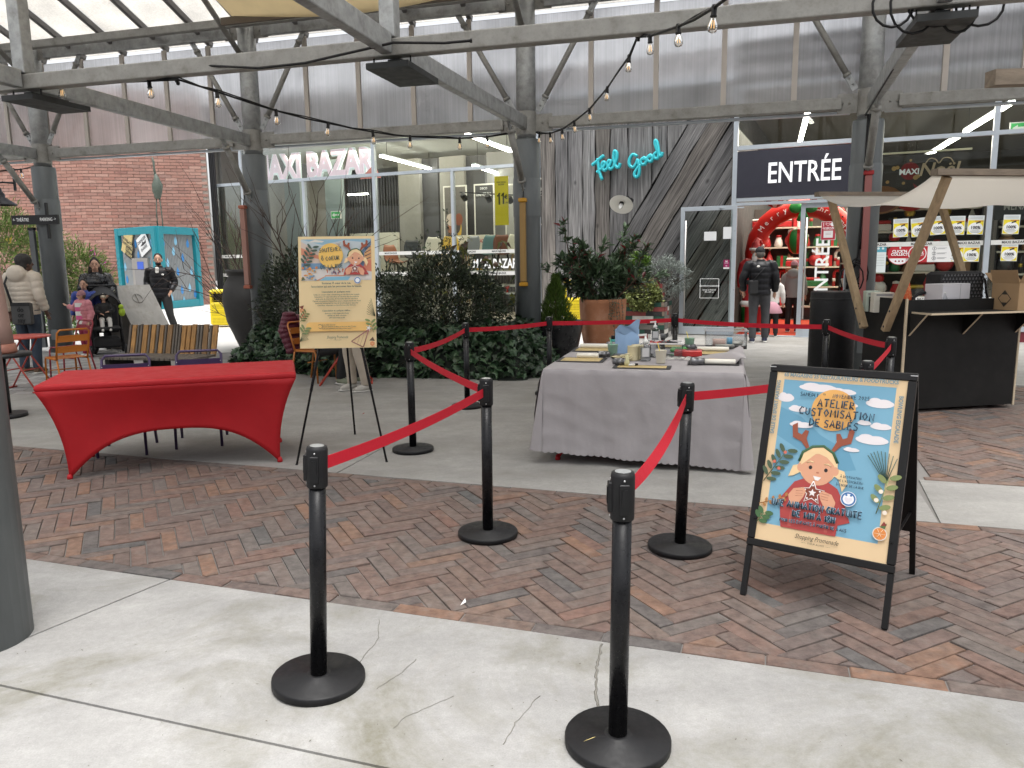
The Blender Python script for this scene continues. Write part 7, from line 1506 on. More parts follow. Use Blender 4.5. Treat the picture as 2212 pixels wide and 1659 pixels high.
# greenery on the left
BAM = leafmat('bamboo_leaf', (.14, .20, .05), .4)
blob_shrub('bamboo', 'feathery yellow green bamboo behind the man in the cream coat', 'bamboo', (-13.2, 19.8, 0), (2.1, 1.0, 1.55), 12000, .18, BAM, 51, .17, .15); blob_shrub('bamboo', 'feathery bamboo clump between the first column and the brick corner', 'bamboo', (-11.4, 20.6, 0), (.85, .6, 1.1), 5000, .16, BAM, 52, .17, .15)
blob_shrub('low_hedge', 'low green ground plants under the bamboo', 'plant', (-11.5, 18.4, 0), (1.9, .35, .22), 1600, .09, leafmat('low_green', (.07, .13, .03), .5), 53, .5, .3)
rg = random.Random(61); e = thing('small_tree', 'small tree with yellow and green leaves under the black wall lamp', 'tree', (-11.4, 16.2, 0)); b = MB(); tips = []; b.tube([(0, 0, 0), (.1, 0, 1.5)], [.05, .035], 7)
for k in range(6): branch(b, (.1, 0, 1.3), (rg.uniform(-.6, .6), rg.uniform(-.3, .3), 1), 1.2, .02, 1, rg, tips, .6)
b.build('trunk', mat('brown_stem'), e); cs = [MB(), MB()]
for p, d in tips:
    for j in range(5): leaf(cs[rg.choice((0, 0, 0, 1))], p + rdir(rg) * .08, (rg.uniform(-1, 1), rg.uniform(-1, 1), rg.uniform(-1, .1)), rg.uniform(.12, .2), .45, 0, .6, rg)
tag(cs[0].build('leaves', leafmat('tree_leaf', (.13, .17, .04)), e), kind='stuff'); tag(cs[1].build('yellow_leaves', leafmat('tree_leaf_yellow', (.42, .34, .04)), e), kind='stuff')

# ================================================================ LEFT SIDE: KIOSK, BENCH, CHAIRS
KT = mat('kiosk_turquoise', (.012, .22, .27), .45, var=.05); CORR = mat('corrugated_zinc', (.34, .36, .37), .35, .5, var=.12, vscale=3)
K0 = hz(352, 668); K0.z = 0; kl = hz(266, 664); kr = hz(437, 660); KH = 3.08
ki = thing('water_kiosk', 'turquoise framed corrugated kiosk with water drop stickers in front of the brick building', 'kiosk', K0)
def kface(dv, L, nm):
    d = V((dv.x, dv.y, 0)).normalized(); n_ = V((d.y, -d.x, 0)); n_ = n_ if n_.dot(-K0) > 0 else -n_
    T = MX((( d.x, -n_.x, 0, 0), (d.y, -n_.y, 0, 0), (0, 0, 1, 0), (0, 0, 0, 1)))
    b = MB(); n2 = int(L / .105); pts = []
    for i in range(n2 * 6 + 1): x = .2 + (L - .4) * i / (n2 * 6); pts.append((x, .06 + .036 * sin(2 * pi * i / 6)))
    vs = [(x, y, z) for z in (.28, KH - .28) for x, y in pts]; k = len(pts); b.add(vs, [(i, i + 1, k + i + 1, k + i) for i in range(k - 1)], 0, True, T); b.build('corrugated_panel', CORR, ki)
    for (c, s) in (((L / 2, 0, .14), (L - .5, .16, .28)), ((L / 2, 0, KH - .14), (L - .5, .16, .28)), ((.14, 0, KH / 2), (.24, .18, KH)), ((L - .14, 0, KH / 2), (.24, .18, KH))): b = MB(); b.box(c, s, 0, T, ch=.01); b.build('frame', KT, ki)
    return T, L
TL, LL = kface(kl - K0, (kl - K0).length, 'a'); TR, LR = kface(kr - K0, (kr - K0).length, 'b')
DROP = [(0, .16), (.07, .03), (.08, -.04), (.045, -.11), (0, -.13), (-.045, -.11), (-.08, -.04), (-.07, .03)]
def drops(T, lst):
    for i, (x, z) in enumerate(lst): b = MB(); b.add([(x + p[0] * 1.1, .025, z + p[1] * 1.25) for p in DROP], [tuple(range(8))], 0, False, T); b.build('water_drop', mat(('drop_blue', 'drop_light')[i % 2], ((.04, .22, .52), (.22, .48, .66))[i % 2], .5), ki)
drops(TR, [(LR * a, KH * c) for a, c in ((.15, .80), (.45, .83), (.75, .80), (.38, .70), (.60, .62), (.22, .56), (.45, .45), (.80, .45), (.30, .38), (.25, .12), (.52, .22), (.72, .24), (.85, .16), (.55, .08), (.18, .26))]); drops(TL, [(LL * a, KH * c) for a, c in ((.55, .80), (.18, .80), (.5, .66), (.86, .52), (.84, .36), (.24, .58))])
b = MB(); b.box((LL * .42, -.02, KH * .42), (1.15, .12, 1.25), 0, TL); b.build('tap_panel', mat('kiosk_steel', (.34, .34, .32), .4, .5), ki)
b = MB(); b.box((LL * .42, -.05, KH * .36), (.75, .1, .75), 0, TL); b.build('niche', mat('niche_grey', (.22, .22, .22), .5), ki); b = MB(); b.box((LL * .40, -.09, KH * .53), (.42, .02, .30), 0, TL); b.build('screen', mat('screen_blue', (.02, .06, .30), .4, emit=.3, ecol=(.05, .12, .5)), ki)
for (fx, fz_, w_, h_, rot, m, tx, ink, lab) in ((.70, .815, .62, .9, .45, mat('surf_sign', (.50, .40, .18), .7), 'SURF AT\nOWN RISK', INKD, 'x'), (.66, .72, .5, .55, .45, mat('shark_dark', (.03, .03, .025), .7), 'SHARK\nZONE\nTODAY', mat('surf_ink', (.5, .42, .2), .6), 'y'), (.30, .79, .72, .72, -.45, mat('danger_sign', (.66, .68, .68), .6), 'DANGER\n\nSHARK', INKD, 'z')):
    e = thing('warning_board', {'x': 'tilted yellow board lettered SURF AT OWN RISK on the kiosk', 'y': 'tilted black board lettered SHARK ZONE TODAY on the kiosk', 'z': 'tilted white DANGER SHARK board with a black shark on the kiosk'}[lab], 'sign', K0 + (TL @ V((LL * fx, -.03, KH * fz_))), 0)
    e.matrix_world = MX.Translation(K0) @ TL @ MX.Translation((LL * fx, -.06, KH * fz_)) @ MX.Scale(-1 if TL.determinant() < 0 else 1, 4, (1, 0, 0)) @ MX.Rotation(rot, 4, 'Y')
    b = MB(); b.box((0, 0, 0), (w_, .03, h_)); b.build('board', m, e); text(e, tx, (0, -.02, 0), .16, ink, bold=.02)
    if lab == 'z': b = MB(); b.add([(-.2, -.022, 0), (-.02, -.022, .05), (.02, -.022, .13), (.07, -.022, .04), (.2, -.022, .03), (.26, -.022, .09), (.25, -.022, -.05), (.0, -.022, -.05)], [tuple(range(8))]); b.build('shark', INKD, e)
    elif lab == 'y': b = MB(); b.add([(-.2, -.022, .2), (-.05, -.022, .27), (.0, -.022, .24), (.2, -.022, .28), (.1, -.022, .2)], [tuple(range(5))]); b.build('wave', mat('surf_ink'), e)
e = thing('heron_statue', 'slim green bronze heron statue standing on the kiosk roof', 'statue', K0 + V((.05, .25, KH))); BRZ = mat('green_bronze', (.075, .095, .075), .6, var=.3); b = MB()
b.tube([(0, 0, 1.0), (0, 0, 1.25), (.02, 0, 1.5), (.01, 0, 1.72), (-.03, 0, 1.95)], [.09, .17, .19, .10, .03], 12); b.tube([(-.02, 0, 1.8), (-.05, 0, 2.1), (-.05, 0, 2.35), (-.09, 0, 2.5)], [.06, .035, .045, .02], 8); b.build('body', BRZ, e); b = MB(); b.tube([(.02, 0, 1.3), (.05, .02, .95)], [.1, .02], 8); b.build('tail', BRZ, e)
for x in (-.09, .09): b = MB(); b.tube([(x * .6, 0, 1.1), (x, 0, .5), (x * 1.1, 0, 0)], .022, 6); b.build('leg', BRZ, e)
# leaf shaped signs on the brick corner, wall lamp, direction sign
for i, (x, y, lab, c) in enumerate(((198, 549, 'small magenta leaf shaped sign left of the brick corner', (.30, .012, .17)), (222, 571, 'magenta leaf shaped sign right of the brick corner', (.30, .012, .17)), (201, 570, 'white round sign behind the woman in the black jacket', (.7, .7, .68)))):
    q = V((0, 0, CAMH)) + ray_(x, y) * (26.5 / ray_(x, y).y); e = thing('leaf_sign', lab, 'sign', q, R(8)); e.scale = (.45, .45, .45); pts = [(-.22, -.30), (.1, -.32), (.24, -.15), (.24, .3), (-.05, .32), (-.24, .1)]; b = MB(); b.prism(pts, -.02, .02, 0, UPR); b.build('plate', mat('leaf_%d' % i, c, .5), e)
    if i < 2: text(e, ('une\nbonne\nidée' if i == 0 else 'mouth en\npromo'), (0, -.03, 0), .10, INKW, bold=.02)
    b = MB(); b.tube([(0, .03, .28), (0, .03, -1.3)], .02, 6); b.build('stake', DARKM, e)
q = V((0, 0, CAMH)) + ray_(-2, 436) * (15.6 / ray_(-2, 436).y); e = thing('bracket_lamp', 'black bell shaped lamp on a wall bracket at the upper left', 'lamp', q); e.scale = (.72,) * 3; b = MB(); b.lathe([(.08, .38), (.1, .28), (.16, .2), (.16, .12), (.42, -.06), (.43, -.09)], 24, cap=False); b.build('shade', DARKM, e); b = MB(); b.tube([(0, 0, .36), (0, 0, .5), (.15, 0, .52), (.42, .1, .50)], .025, 8); b.bar((.42, .1, .3), (.42, .1, .9), .06, .04); b.build('bracket', DARKM, e)
q = rowp(-9.43, -.30, 2.48); e = thing('direction_sign', 'black direction sign with white arrows on the leftmost row column', 'sign', q, R(-6)); b = MB(); b.box((0, 0, 0), (.92, .04, .17)); b.build('plate', DARKM, e); text(e, '← THÉÂTRE', (-.27, -.025, 0), .085, INKW, bold=.01, xs=.7); text(e, 'PARKING →', (.27, -.025, 0), .085, INKW, bold=.01, xs=.7); b = MB(); b.box((.22, .03, -.02), (.04, .04, .65)); b.build('stem', DARKM, e)
e = thing('shutter_pole', 'slim grey conduit pole strapped to the leftmost row column', 'pole', rowp(-9.60, -.24, 0)); b = MB(); b.box((0, 0, 1.2), (.09, .07, 2.2), 0, ch=.01); b.build('case', mat('conduit_grey', (.13, .14, .145), .5), e); b = MB(); b.box((0, 0, 2.32), (.11, .09, .05)); b.build('cap', DARKM, e)
# slatted bench
bn0 = hz(268, 828); be = thing('slatted_bench', 'worn wooden bench of upright slats, orange varnish peeling', 'bench', (bn0.x, bn0.y, 0), R(-13)); SLW = [mat('slat_orange', (.42, .22, .07), .7, var=.35, vscale=3, dirt=.8, dcol=(.10, .075, .055), dscale=3.5, stretch=(3, 3, 1)), mat('slat_grey', (.14, .12, .10), .8, var=.3, vscale=4, stretch=(4, 4, 1)), mat('slat_mix', (.26, .15, .065), .75, var=.35, vscale=3, dirt=.9, dcol=(.10, .08, .065), dscale=3, stretch=(3, 3, 1))]
x = 0.0; k = 0; rg = random.Random(8)
while x < 1.34:
    w_ = rg.choice((.045, .05, .075, .08, .09)); b = MB(); hh = .80 + rg.uniform(-.008, .008); b.bar((x + w_ / 2, .12 - .02, .36), (x + w_ / 2, .30, hh + .02), w_ - .012, .028, upv=(1, 0, 0)); b2 = MB(); b2.box((x + w_ / 2, -.16, .40), (w_ - .012, .52, .03), 0); m = SLW[1] if w_ < .06 else rg.choice((SLW[0], SLW[2], SLW[0])); 
    b = MB(); b.add([(x, .10, .38), (x + w_ - .02, .10, .38), (x + w_ - .02, .13, .38), (x, .13, .38), (x, .22, hh), (x + w_ - .02, .22, hh), (x + w_ - .02, .25, hh), (x, .25, hh)], [(0, 3, 2, 1), (4, 5, 6, 7), (0, 1, 5, 4), (1, 2, 6, 5), (2, 3, 7, 6), (3, 0, 4, 7)]); b.build('back_slat', m, be); b2.build('seat_slat', SLW[1], be); x += w_; k += 1
for xx in (.08, .67, 1.26): b = MB(); b.box((xx, -.14, .19), (.07, .46, .38)); b.build('leg', DARKM, be)
for z in (.45, .72): b = MB(); b.box((.68, .14 + (z - .38) * .286 + .035, z), (1.34, .03, .05)); b.build('back_rail', DARKM, be)
# ridge shaped slide block
wd0 = hz(228, 752); we = thing('ridge_block', 'weathered grey ridge shaped play block with a carved emblem', 'play block', (wd0.x + .15, wd0.y + .2, 0), R(-35)); WZ = mat('block_wood', (.30, .29, .27), .8, var=.22, vscale=2, stretch=(2, 2, 1), dirt=.6, dcol=(.16, .14, .11), dscale=2.2); WZD = mat('block_end', (.075, .065, .055), .85, var=.35, vscale=3)
b = MB(); prof = [(-.1, 0), (.34, 1.22), (.48, 1.24), (1.40, 0)]
for y, m in ((0, 1),): b.add([(x, -.25, z) for x, z in prof] + [(x, .50, z) for x, z in prof], [(0, 1, 2, 3)], 1)
b.add([(x, -.25, z) for x, z in prof] + [(x, .50, z) for x, z in prof], [(7, 6, 5, 4), (0, 4, 5, 1), (1, 5, 6, 2), (2, 6, 7, 3)], 0); o = b.build('block', [WZ, WZD], we)
b = MB(); T = MX.Translation((.68, .12, .985)) @ MX.Rotation(R(54), 4, 'Y'); b.lathe([(.09, 0), (.10, .01), (.11, 0)], 24, 0, T, cap=False); b.box((0, 0, .006), (.2, .03, .012), 0, T); b.build('emblem', mat('emblem_dark', (.25, .24, .225), .8), we)
# bistro furniture
def bistro_chair(lab, col, loc, rz, group='metal bistro chairs'):
    e = thing('bistro_chair', lab, 'chair', loc, rz, group); m = mat('chair_%02x%02x%02x' % tuple(int(c * 255) for c in col), col, .4, var=.1, vscale=5); r_ = .0125
    for sx in (-1, 1):
        x = sx * .19; b = MB(); b.tube([(x, -.21, 0), (x * .98, -.19, .40), (x * .98, -.17, .435), (x * .98, .17, .43)], r_, 8); b.build('leg', m, e); b = MB(); b.tube([(x * 1.05, .27, 0), (x, .18, .42)], r_, 8); b.build('leg', m, e)
    b = MB(); b.tube([(-.19, .17, .43), (-.195, .22, .60), (-.195, .275, .78), (-.165, .285, .815), (.165, .285, .815), (.195, .275, .78), (.195, .22, .60), (.19, .17, .43)], r_, 8); b.build('back_frame', m, e)
    for z in (.56, .70): b = MB(); y = .205 + (z - .55) * .29; b.box((0, y, z), (.375, .006, .085), 0); o = b.build('back_slat', m, e); o2 = MB(); [o2.ball((sx * .19, y - .012, z + q), .005, 0, 6) for sx in (-1, 1) for q in (-.02, .02)]; o2.build('rivet', mat('screw_steel'), o)
    for k in range(5): b = MB(); b.box((0, -.165 + k * .083, .437 + .004 * abs(k - 2)), (.375, .072, .006)); b.build('seat_slat', m, e)
    b = MB(); b.tube([(-.19, -.05, .28), (.19, -.05, .28)], .008, 6); b.build('stretcher', m, e); return e
CR_, CO_, CP_ = (.26, .022, .035), (.50, .155, .012), (.055, .035, .095)
bistro_chair('dark red metal chair behind the round red table', CR_, (-6.55, 11.35, 0), R(-32)); bistro_chair('orange metal chair seen from behind, beside the red covered table', CO_, (-5.85, 10.05, 0), R(-128)); bistro_chair('orange metal chair with a dark red jacket, behind the easel', (.46, .16, .03), (-2.72, 10.55, 0), R(62))
p = hz(305, 770, .80); bistro_chair('purple metal chair behind the left half of the red covered table', CP_, (p.x - .05, p.y - .30, 0), R(16)); p = hz(461, 760, .80); bistro_chair('purple metal chair behind the right half of the red covered table', CP_, (p.x - .05, p.y - .30, 0), R(16))
def bistro_table(lab, loc, rz, D2, col):
    e = thing('bistro_table', lab, 'table', loc, rz, 'round folding metal tables'); m = mat('btable_%02x' % int(col[1] * 255), col, .4, var=.08, vscale=4); b = MB(); b.lathe([(0, .72), (D2 / 2 - .004, .72), (D2 / 2, .715), (D2 / 2, .70), (D2 / 2 - .01, .70)], 40, cap=False); b.build('tabletop', m, e)
    for s in (-1, 1):
        for y in (-.17, .17): b = MB(); b.tube([(s * .34, y, 0), (-s * .16, y * .8, .70)], .011, 8); b.build('leg', m, e)
        b = MB(); b.tube([(s * .34, -.24, .012), (s * .34, .24, .012)], .011, 8); b.build('foot_bar', m, e); b = MB(); b.tube([(s * .12, -.16, .28), (s * .12, .16, .28)], .008, 6); b.build('cross_bar', m, e)
    return e
p = hz(40, 726, .72); bistro_table('round coral red folding table at the left edge', (p.x, p.y, 0), R(-10), .74, (.50, .075, .055)); bistro_table('red folding table legs behind the easel and charity board', (-2.25, 10.35, 0), R(10), .7, (.50, .06, .035))
e = thing('patio_heater', 'copper coloured tube heater with a mesh guard at the left edge', 'heater', (-5.52, 8.25, 0)); COP = mat('copper_paint', (.40, .17, .12), .5); b = MB(); b.lathe([(.15, .78), (.13, 1.0), (.085, 1.9), (.08, 1.95)], 24); b.build('guard', mat('copper_mesh', (.42, .27, .23), .6), e); b = MB(); b.lathe([(.165, .70), (.17, .72), (.16, .80)], 24); b.build('collar', COP, e); b = MB(); b.lathe([(.3, .66), (.3, .70), (.16, .70)], 24); b.lathe([(.05, 0.04), (.05, .66)], 12); b.lathe([(.2, 0), (.2, .04)], 24); b.build('base', DARKM, e)
# ================================================================ PEOPLE
SKN = mat('skin', (.50, .29, .20), .55, var=.05, vscale=20); EYE = mat('eye_dark', (.015, .012, .01), .2); LIP = mat('lip', (.36, .13, .11), .5)
def remesh(o, vox, sm=3):
    m = o.modifiers.new('union', 'REMESH'); m.mode = 'VOXEL'; m.voxel_size = vox; m.use_smooth_shade = True
    if sm: q = o.modifiers.new('smooth', 'SMOOTH'); q.iterations = sm; q.factor = .5
    return o
def puff(b, pts, rs, n_p, amp, flat=1.0, fd=None, n=14):
    """quilted tube: the radius swells between seams"""
    P = [V(p) for p in pts]; out = []; rr = []; N = n_p * 5
    for i in range(N + 1):
        t = i / N * (len(P) - 1); k = min(int(t), len(P) - 2); f = t - k; out.append(P[k].lerp(P[k + 1], f)); r_ = rs[k] + (rs[k + 1] - rs[k]) * f
        rr.append(r_ + (amp * (abs(sin(pi * i / 5)) ** .6 - .5) if n_p > 1 else 0))
    b.tube(out, rr, n, 0, True, None, flat, fd)
def torso(b, lv, n_p=0, amp=0.0, cx=0.0, lean=(0, 0)):
    N = max(2, n_p * 5 if n_p else 12); z0, z1 = lv[0][0], lv[-1][0]; vs = []; n = 20; fs = []
    for i in range(N + 1):
        z = z0 + (z1 - z0) * i / N; k = 0
        while k < len(lv) - 2 and z > lv[k + 1][0]: k += 1
        f = (z - lv[k][0]) / (lv[k + 1][0] - lv[k][0]); rx = lv[k][1] + (lv[k + 1][1] - lv[k][1]) * f; ry = lv[k][2] + (lv[k + 1][2] - lv[k][2]) * f
        a_ = amp * (abs(sin(pi * i / 5)) ** .6 - .5) if n_p else 0; q = (z - lv[0][0]) / (z1 - z0)
        for j in range(n): t = 2 * pi * j / n; vs.append((cx + (rx + a_) * cos(t) + lean[0] * q, (ry + a_) * sin(t) + lean[1] * q, z))
    for i in range(N):
        for j in range(n): fs.append((i * n + j, i * n + (j + 1) % n, (i + 1) * n + (j + 1) % n, (i + 1) * n + j))
    fs += [tuple(range(n - 1, -1, -1)), tuple(N * n + j for j in range(n))]; b.add(vs, fs, 0, True)
def hand(b, w, d, side, curl=.5):
    d = V(d).normalized(); x = d.cross(V((0, 1, 0)));
    if x.length < .2: x = d.cross(V((1, 0, 0)))
    x.normalize(); y = x.cross(d); w = V(w)
    b.tube([w - d * .02, w + d * .03, w + d * .085], [.026, .036, .034], 8, 0, True, None, .5)
    for i, (o_, L) in enumerate(((-.027, .062), (-.009, .072), (.009, .068), (.026, .052))):
        p = w + d * .075 + y * o_; q = p + d * L * .5 + x * side * L * .22 * curl; r_ = q + d * L * .35 + x * side * L * .45 * curl; b.tube([p, q, r_], [.010, .009, .007], 6)
    p = w + d * .02 + y * -.026; b.tube([p, p + d * .035 - y * .03, p + d * .065 - y * .03 + x * side * .02], [.012, .011, .008], 6)
def person(lab, loc, rz, h=1.75, skin=None, hair=None, hairm=(.02, .015, .012), top=None, topm=None, quilt=7, bottom=None, shoe=None, J=None, hood=None, hat=None, hatm=None, coat=.0, beard=None, face=True, headrot=0.0, sit=None, girth=1.0, skirt=None, legs=True):
    e = thing('person', lab, 'person', loc, rz); s = h / 1.75; e.scale = (s, s, s); skin = skin or SKN
    D = dict(hipL=(.095, 0, .92), kneeL=(.10, -.02, .50), ankL=(.105, .02, .09), hipR=(-.095, 0, .92), kneeR=(-.10, -.02, .50), ankR=(-.105, .02, .09), shL=(.20, .01, 1.42), elbL=(.27, .04, 1.14), wrL=(.27, -.06, .90), shR=(-.20, .01, 1.42), elbR=(-.27, .04, 1.14), wrR=(-.27, -.06, .90), head=(0, -.015, 1.63), neck=(0, .01, 1.47), toe=(0, -1))
    D.update(J or {}); D = {k: V(v) for k, v in D.items()}
    H = D['head']; HT = MX.Translation(H) @ MX.Rotation(headrot, 4, 'Z'); b = MB()
    b.ball((0, .01, .02), (.075, .093, .105), 0, 16, HT); b.ball((0, -.025, -.055), (.052, .058, .058), 0, 12, HT); b.tube([(0, -.078, .02), (0, -.105, -.022), (0, -.085, -.035)], [.010, .016, .012], 6, 0, True, HT)
    for sx in (-1, 1): b.ball((sx * .078, .01, -.01), (.012, .022, .032), 0, 8, HT)
    b.tube([D['neck'] + V((0, 0, -.06)), D['neck'], H + V((0, .015, -.06))], [.07, .055, .052], 12)
    mid = (D['hipL'] + D['hipR']) / 2; b.tube([mid, (mid + D['neck']) / 2, D['neck'] + V((0, 0, -.05))], [.12, .11, .10], 12)
    for S, sd in (('L', 1), ('R', -1)):
        a, q, w_ = D['sh' + S], D['elb' + S], D['wr' + S]; b.tube([D['neck'] + V((0, 0, -.07)), a, q, w_], [.06, .05, .04, .027], 10); hand(b, w_, w_ - q, sd)
        b.tube([mid, D['hip' + S], D['knee' + S], D['ank' + S]], [.08, .075, .05, .038], 10); t_ = V((D['toe'].x, D['toe'].y, 0)).normalized(); b.tube([D['ank' + S] + V((0, 0, -.02)), D['ank' + S] + t_ * .12 + V((0, 0, -.055))], [.036, .03], 8)
    remesh(b.build('body', skin, e), .0105, 2)
    if face:
        for sx in (-1, 1): b = MB(); b.ball((sx * .031, -.083, .012), (.010, .004, .005), 0, 8, HT); b.build('eye', EYE, e); b = MB(); b.tube([(sx * .015, -.088, .034), (sx * .035, -.086, .040), (sx * .05, -.076, .034)], .003, 5, 0, True, HT); b.build('brow', mat('brow', hairm, .9), e)
        b = MB(); b.tube([(-.022, -.082, -.058), (0, -.09, -.056), (.022, -.082, -.058)], .0055, 6, 0, True, HT); b.build('mouth', LIP, e)
    HM = mat('hair_%02x%02x' % (int(hairm[0] * 999) % 256, int(hairm[2] * 999) % 256), hairm, .8, var=.3, vscale=60, stretch=(1, 1, .2))
    if beard: b = MB(); b.ball((0, -.035, -.075), (.058, .056, .045), 0, 12, HT); b.build('beard', HM, e)
    if hair:
        b = MB(); b.ball((0, .055, .0), (.076, .058, .082), 0, 12, HT)
        if not hat: b.ball((0, .028, .045), (.085, .094, .096), 0, 16, HT)
        if hair == 'long': b.tube([(-.06, .05, .0), (-.085, .05, -.13), (-.09, .03, -.22)], [.04, .045, .02], 8, 0, True, HT); b.tube([(.06, .05, 0), (.085, .05, -.13), (.09, .02, -.24)], [.04, .045, .02], 8, 0, True, HT); b.tube([(0, .08, 0), (0, .1, -.2)], [.07, .06], 8, 0, True, HT); b.ball((0, .03, .12), (.045, .05, .04), 0, 8, HT)
        if hair == 'tail': b.tube([(0, .1, .03), (0, .15, 0), (0, .15, -.13), (0, .13, -.2)], [.03, .04, .035, .01], 8, 0, True, HT)
        if hair == 'bushy': b.ball((0, .03, .04), (.105, .115, .105), 0, 14, HT); b.ball((0, .06, -.03), (.095, .07, .08), 0, 12, HT)
        remesh(b.build('hair', HM, e), .010, 1)
    if hat:
        b = MB()
        if hat == 'beanie': b.ball((0, .012, .048), (.088, .103, .105), 0, 16, HT); b.lathe([(.086, .012), (.092, .02), (.092, .05), (.086, .058)], 18, 0, HT, sy=1.14)
        if hat == 'cap': b.ball((0, .012, .05), (.086, .10, .088), 0, 16, HT); b.tube([(0, -.07, .055), (0, -.155, .04)], [.06, .045], 10, 0, True, HT, .25, (0, 0, 1)); b.lathe([(.085, .03), (.087, .06)], 18, 0, HT, sy=1.14)
        if hat == 'santa': b.tube([(0, .01, .05), (.01, .03, .16), (.05, .06, .24), (.11, .07, .22), (.15, .06, .14)], [.095, .075, .05, .03, .02], 12, 0, True, HT)
        remesh(b.build('hat', hatm, e), .011, 1)
        if hat == 'santa': b = MB(); b.tube([(.1 * cos(t * pi / 6), .01 + .11 * sin(t * pi / 6), .05) for t in range(13)], .026, 8, 0, True, HT); b.ball((.155, .06, .11), .035, 0, 10, HT); b.build('hat_trim', WHT, e)
    if bottom:
        b = MB()
        for S in 'LR': k = D['knee' + S]; a = D['ank' + S]; b.tube([mid + V((0, 0, .04)), D['hip' + S] + V((0, 0, -.02)), (D['hip' + S] + k) / 2, k, (k + a) / 2 + V((.004, .008, 0)), a + V((0, 0, .03)), a + V((0, 0, -.01))], [.125, .108, .094, .074, .070, .066, .062], 12)
        remesh(b.build('trousers', bottom, e), .013, 2)
    if skirt: b = MB(); b.lathe([(.13, 1.0), (.17, .9), (.27, .66), (.26, .65)], 20); b.build('skirt', skirt, e)
    if shoe:
        for S in 'LR':
            a = D['ank' + S]; t_ = V((D['toe'].x, D['toe'].y, 0)).normalized(); b = MB(); zz = a.z - .09
            b.tube([a - t_ * .055 + V((0, 0, -.035)), a + V((0, 0, -.03)), a + t_ * .10 + V((0, 0, -.048)), a + t_ * .165 + V((0, 0, -.06))], [.042, .048, .044, .028], 10); o = remesh(b.build('shoe', shoe, e), .010, 1)
            b = MB(); b.tube([a - t_ * .085 + V((0, 0, -.078)), a + t_ * .05 + V((0, 0, -.08)), a + t_ * .19 + V((0, 0, -.076))], [.04, .048, .03], 10, 0, True, None, .32, (0, 0, 1)); b.build('sole', mat('pale_sole', (.55, .54, .5), .6), o)
    if topm:
        g = girth; b = MB(); zt = 1.47; zb = .86 - coat; am = .010 if quilt else 0
        lean = (D['neck'].x - mid.x, D['neck'].y - .01 - mid.y); lean = lean if sit else (0, 0)
        torso(b, [(zb + (mid.z - .92), .185 * g, .145 * g), (1.05 + (mid.z - .92), .178 * g, .14 * g), (1.25 + (mid.z - .92), .20 * g, .15 * g), (1.38 + (mid.z - .92), .195 * g, .135 * g), (zt + (mid.z - .92), .10 * g, .085)], quilt, am, mid.x, lean)
        for S in 'LR': puff(b, [D['sh' + S] + (D['neck'] - D['sh' + S]) * .45 + V((0, 0, -.06)), D['sh' + S], D['elb' + S], D['wr' + S] + (D['elb' + S] - D['wr' + S]) * .12], [.085 * g, .082 * g, .068 * g, .054 * g], quilt or 1, am * .9)
        b.tube([D['neck'] + V((0, 0, -.06)), D['neck'] + V((0, -.005, .035))], [.09, .072], 14)
        if hood: b.ball((D['neck'].x, D['neck'].y + .10, D['neck'].z - .02), (.15, .09, .13), 0, 14)
        remesh(b.build('jacket', topm, e), .0115, 1)
    return e
CREAMC = mat('cream_puffer', (.60, .53, .44), .55, var=.07, vscale=6); BLKP = mat('black_puffer', (.007, .007, .009), .45, var=.3, vscale=5, spec=.3); JEAN = mat('blue_jeans', (.035, .05, .075), .85, var=.3, vscale=4); GJEAN = mat('grey_jeans', (.055, .055, .06), .85, var=.3, vscale=4); BROWN = mat('brown_shoe', (.12, .07, .04), .7); BLKC = mat('black_cloth', (.010, .010, .011), .75); PINKP = mat('pink_puffer', (.56, .20, .23), .5); MAG = mat('magenta_leggings', (.24, .015, .05), .75); BEIGE = mat('beige_trousers', (.42, .36, .29), .8, var=.1, bump=.5, bscale=14); SNK = mat('pale_sneaker', (.40, .38, .34), .6); BLUEC = mat('blue_coat', (.03, .06, .28), .6)
p = hz(72, 806); cm = person('man in a cream hooded puffer coat seen from behind at the far left', (p.x, p.y, 0), R(172), 1.83, hair='bushy', hairm=(.03, .028, .027), skin=mat('skin_brown', (.13, .07, .05), .6), topm=CREAMC, quilt=9, bottom=JEAN, shoe=BROWN, hood=True, girth=1.06, face=False, J=dict(elbL=(.31, .02, 1.14), wrL=(.30, -.03, .88), head=(-.03, -.05, 1.60)), headrot=R(-25))
b = MB(); torso(b, [(.80, .17, .135), (.90, .175, .14)]); b.build('orange_hem', mat('orange_knit', (.50, .20, .03), .8), cm)
e = thing('shoulder_bag', 'dark grey shoulder bag with black lettering on the back of the man in cream', 'bag', (p.x + .09, p.y - .24, .0), R(-6)); b = MB(); b.box((0, 0, .93), (.30, .07, .33), 0, ch=.02); b.build('body', mat('grey_bag', (.06, .06, .06), .7), e); b = MB(); b.tube([(-.15, .0, 1.05), (-.26, .03, 1.38), (-.24, .12, 1.55)], .022, 8, flat=.3); b.build('strap', BLKC, e); b = MB(); b.box((0, -.037, 1.07), (.3, .01, .05)); b.build('flap', BLKC, e); text(e, 'do\nor\nsay', (0, -.04, .91), .10, BLKC, bold=.04, line=.8)
q = V((0, 0, CAMH)) + ray_(207, 600) * (14.9 / ray_(207, 600).y); wv_ = (q.x, q.y, 0)
person('woman with long dark hair in a shiny black puffer jacket pushing a stroller', wv_, R(28), 1.76, hair='long', topm=mat('shiny_puffer', (.012, .012, .014), .22, var=.3), quilt=6, bottom=BLKC, shoe=BLKC, girth=.95, J=dict(elbL=(.27, -.08, 1.16), wrL=(.17, -.36, 1.06), elbR=(-.27, -.08, 1.16), wrR=(-.17, -.36, 1.06)))
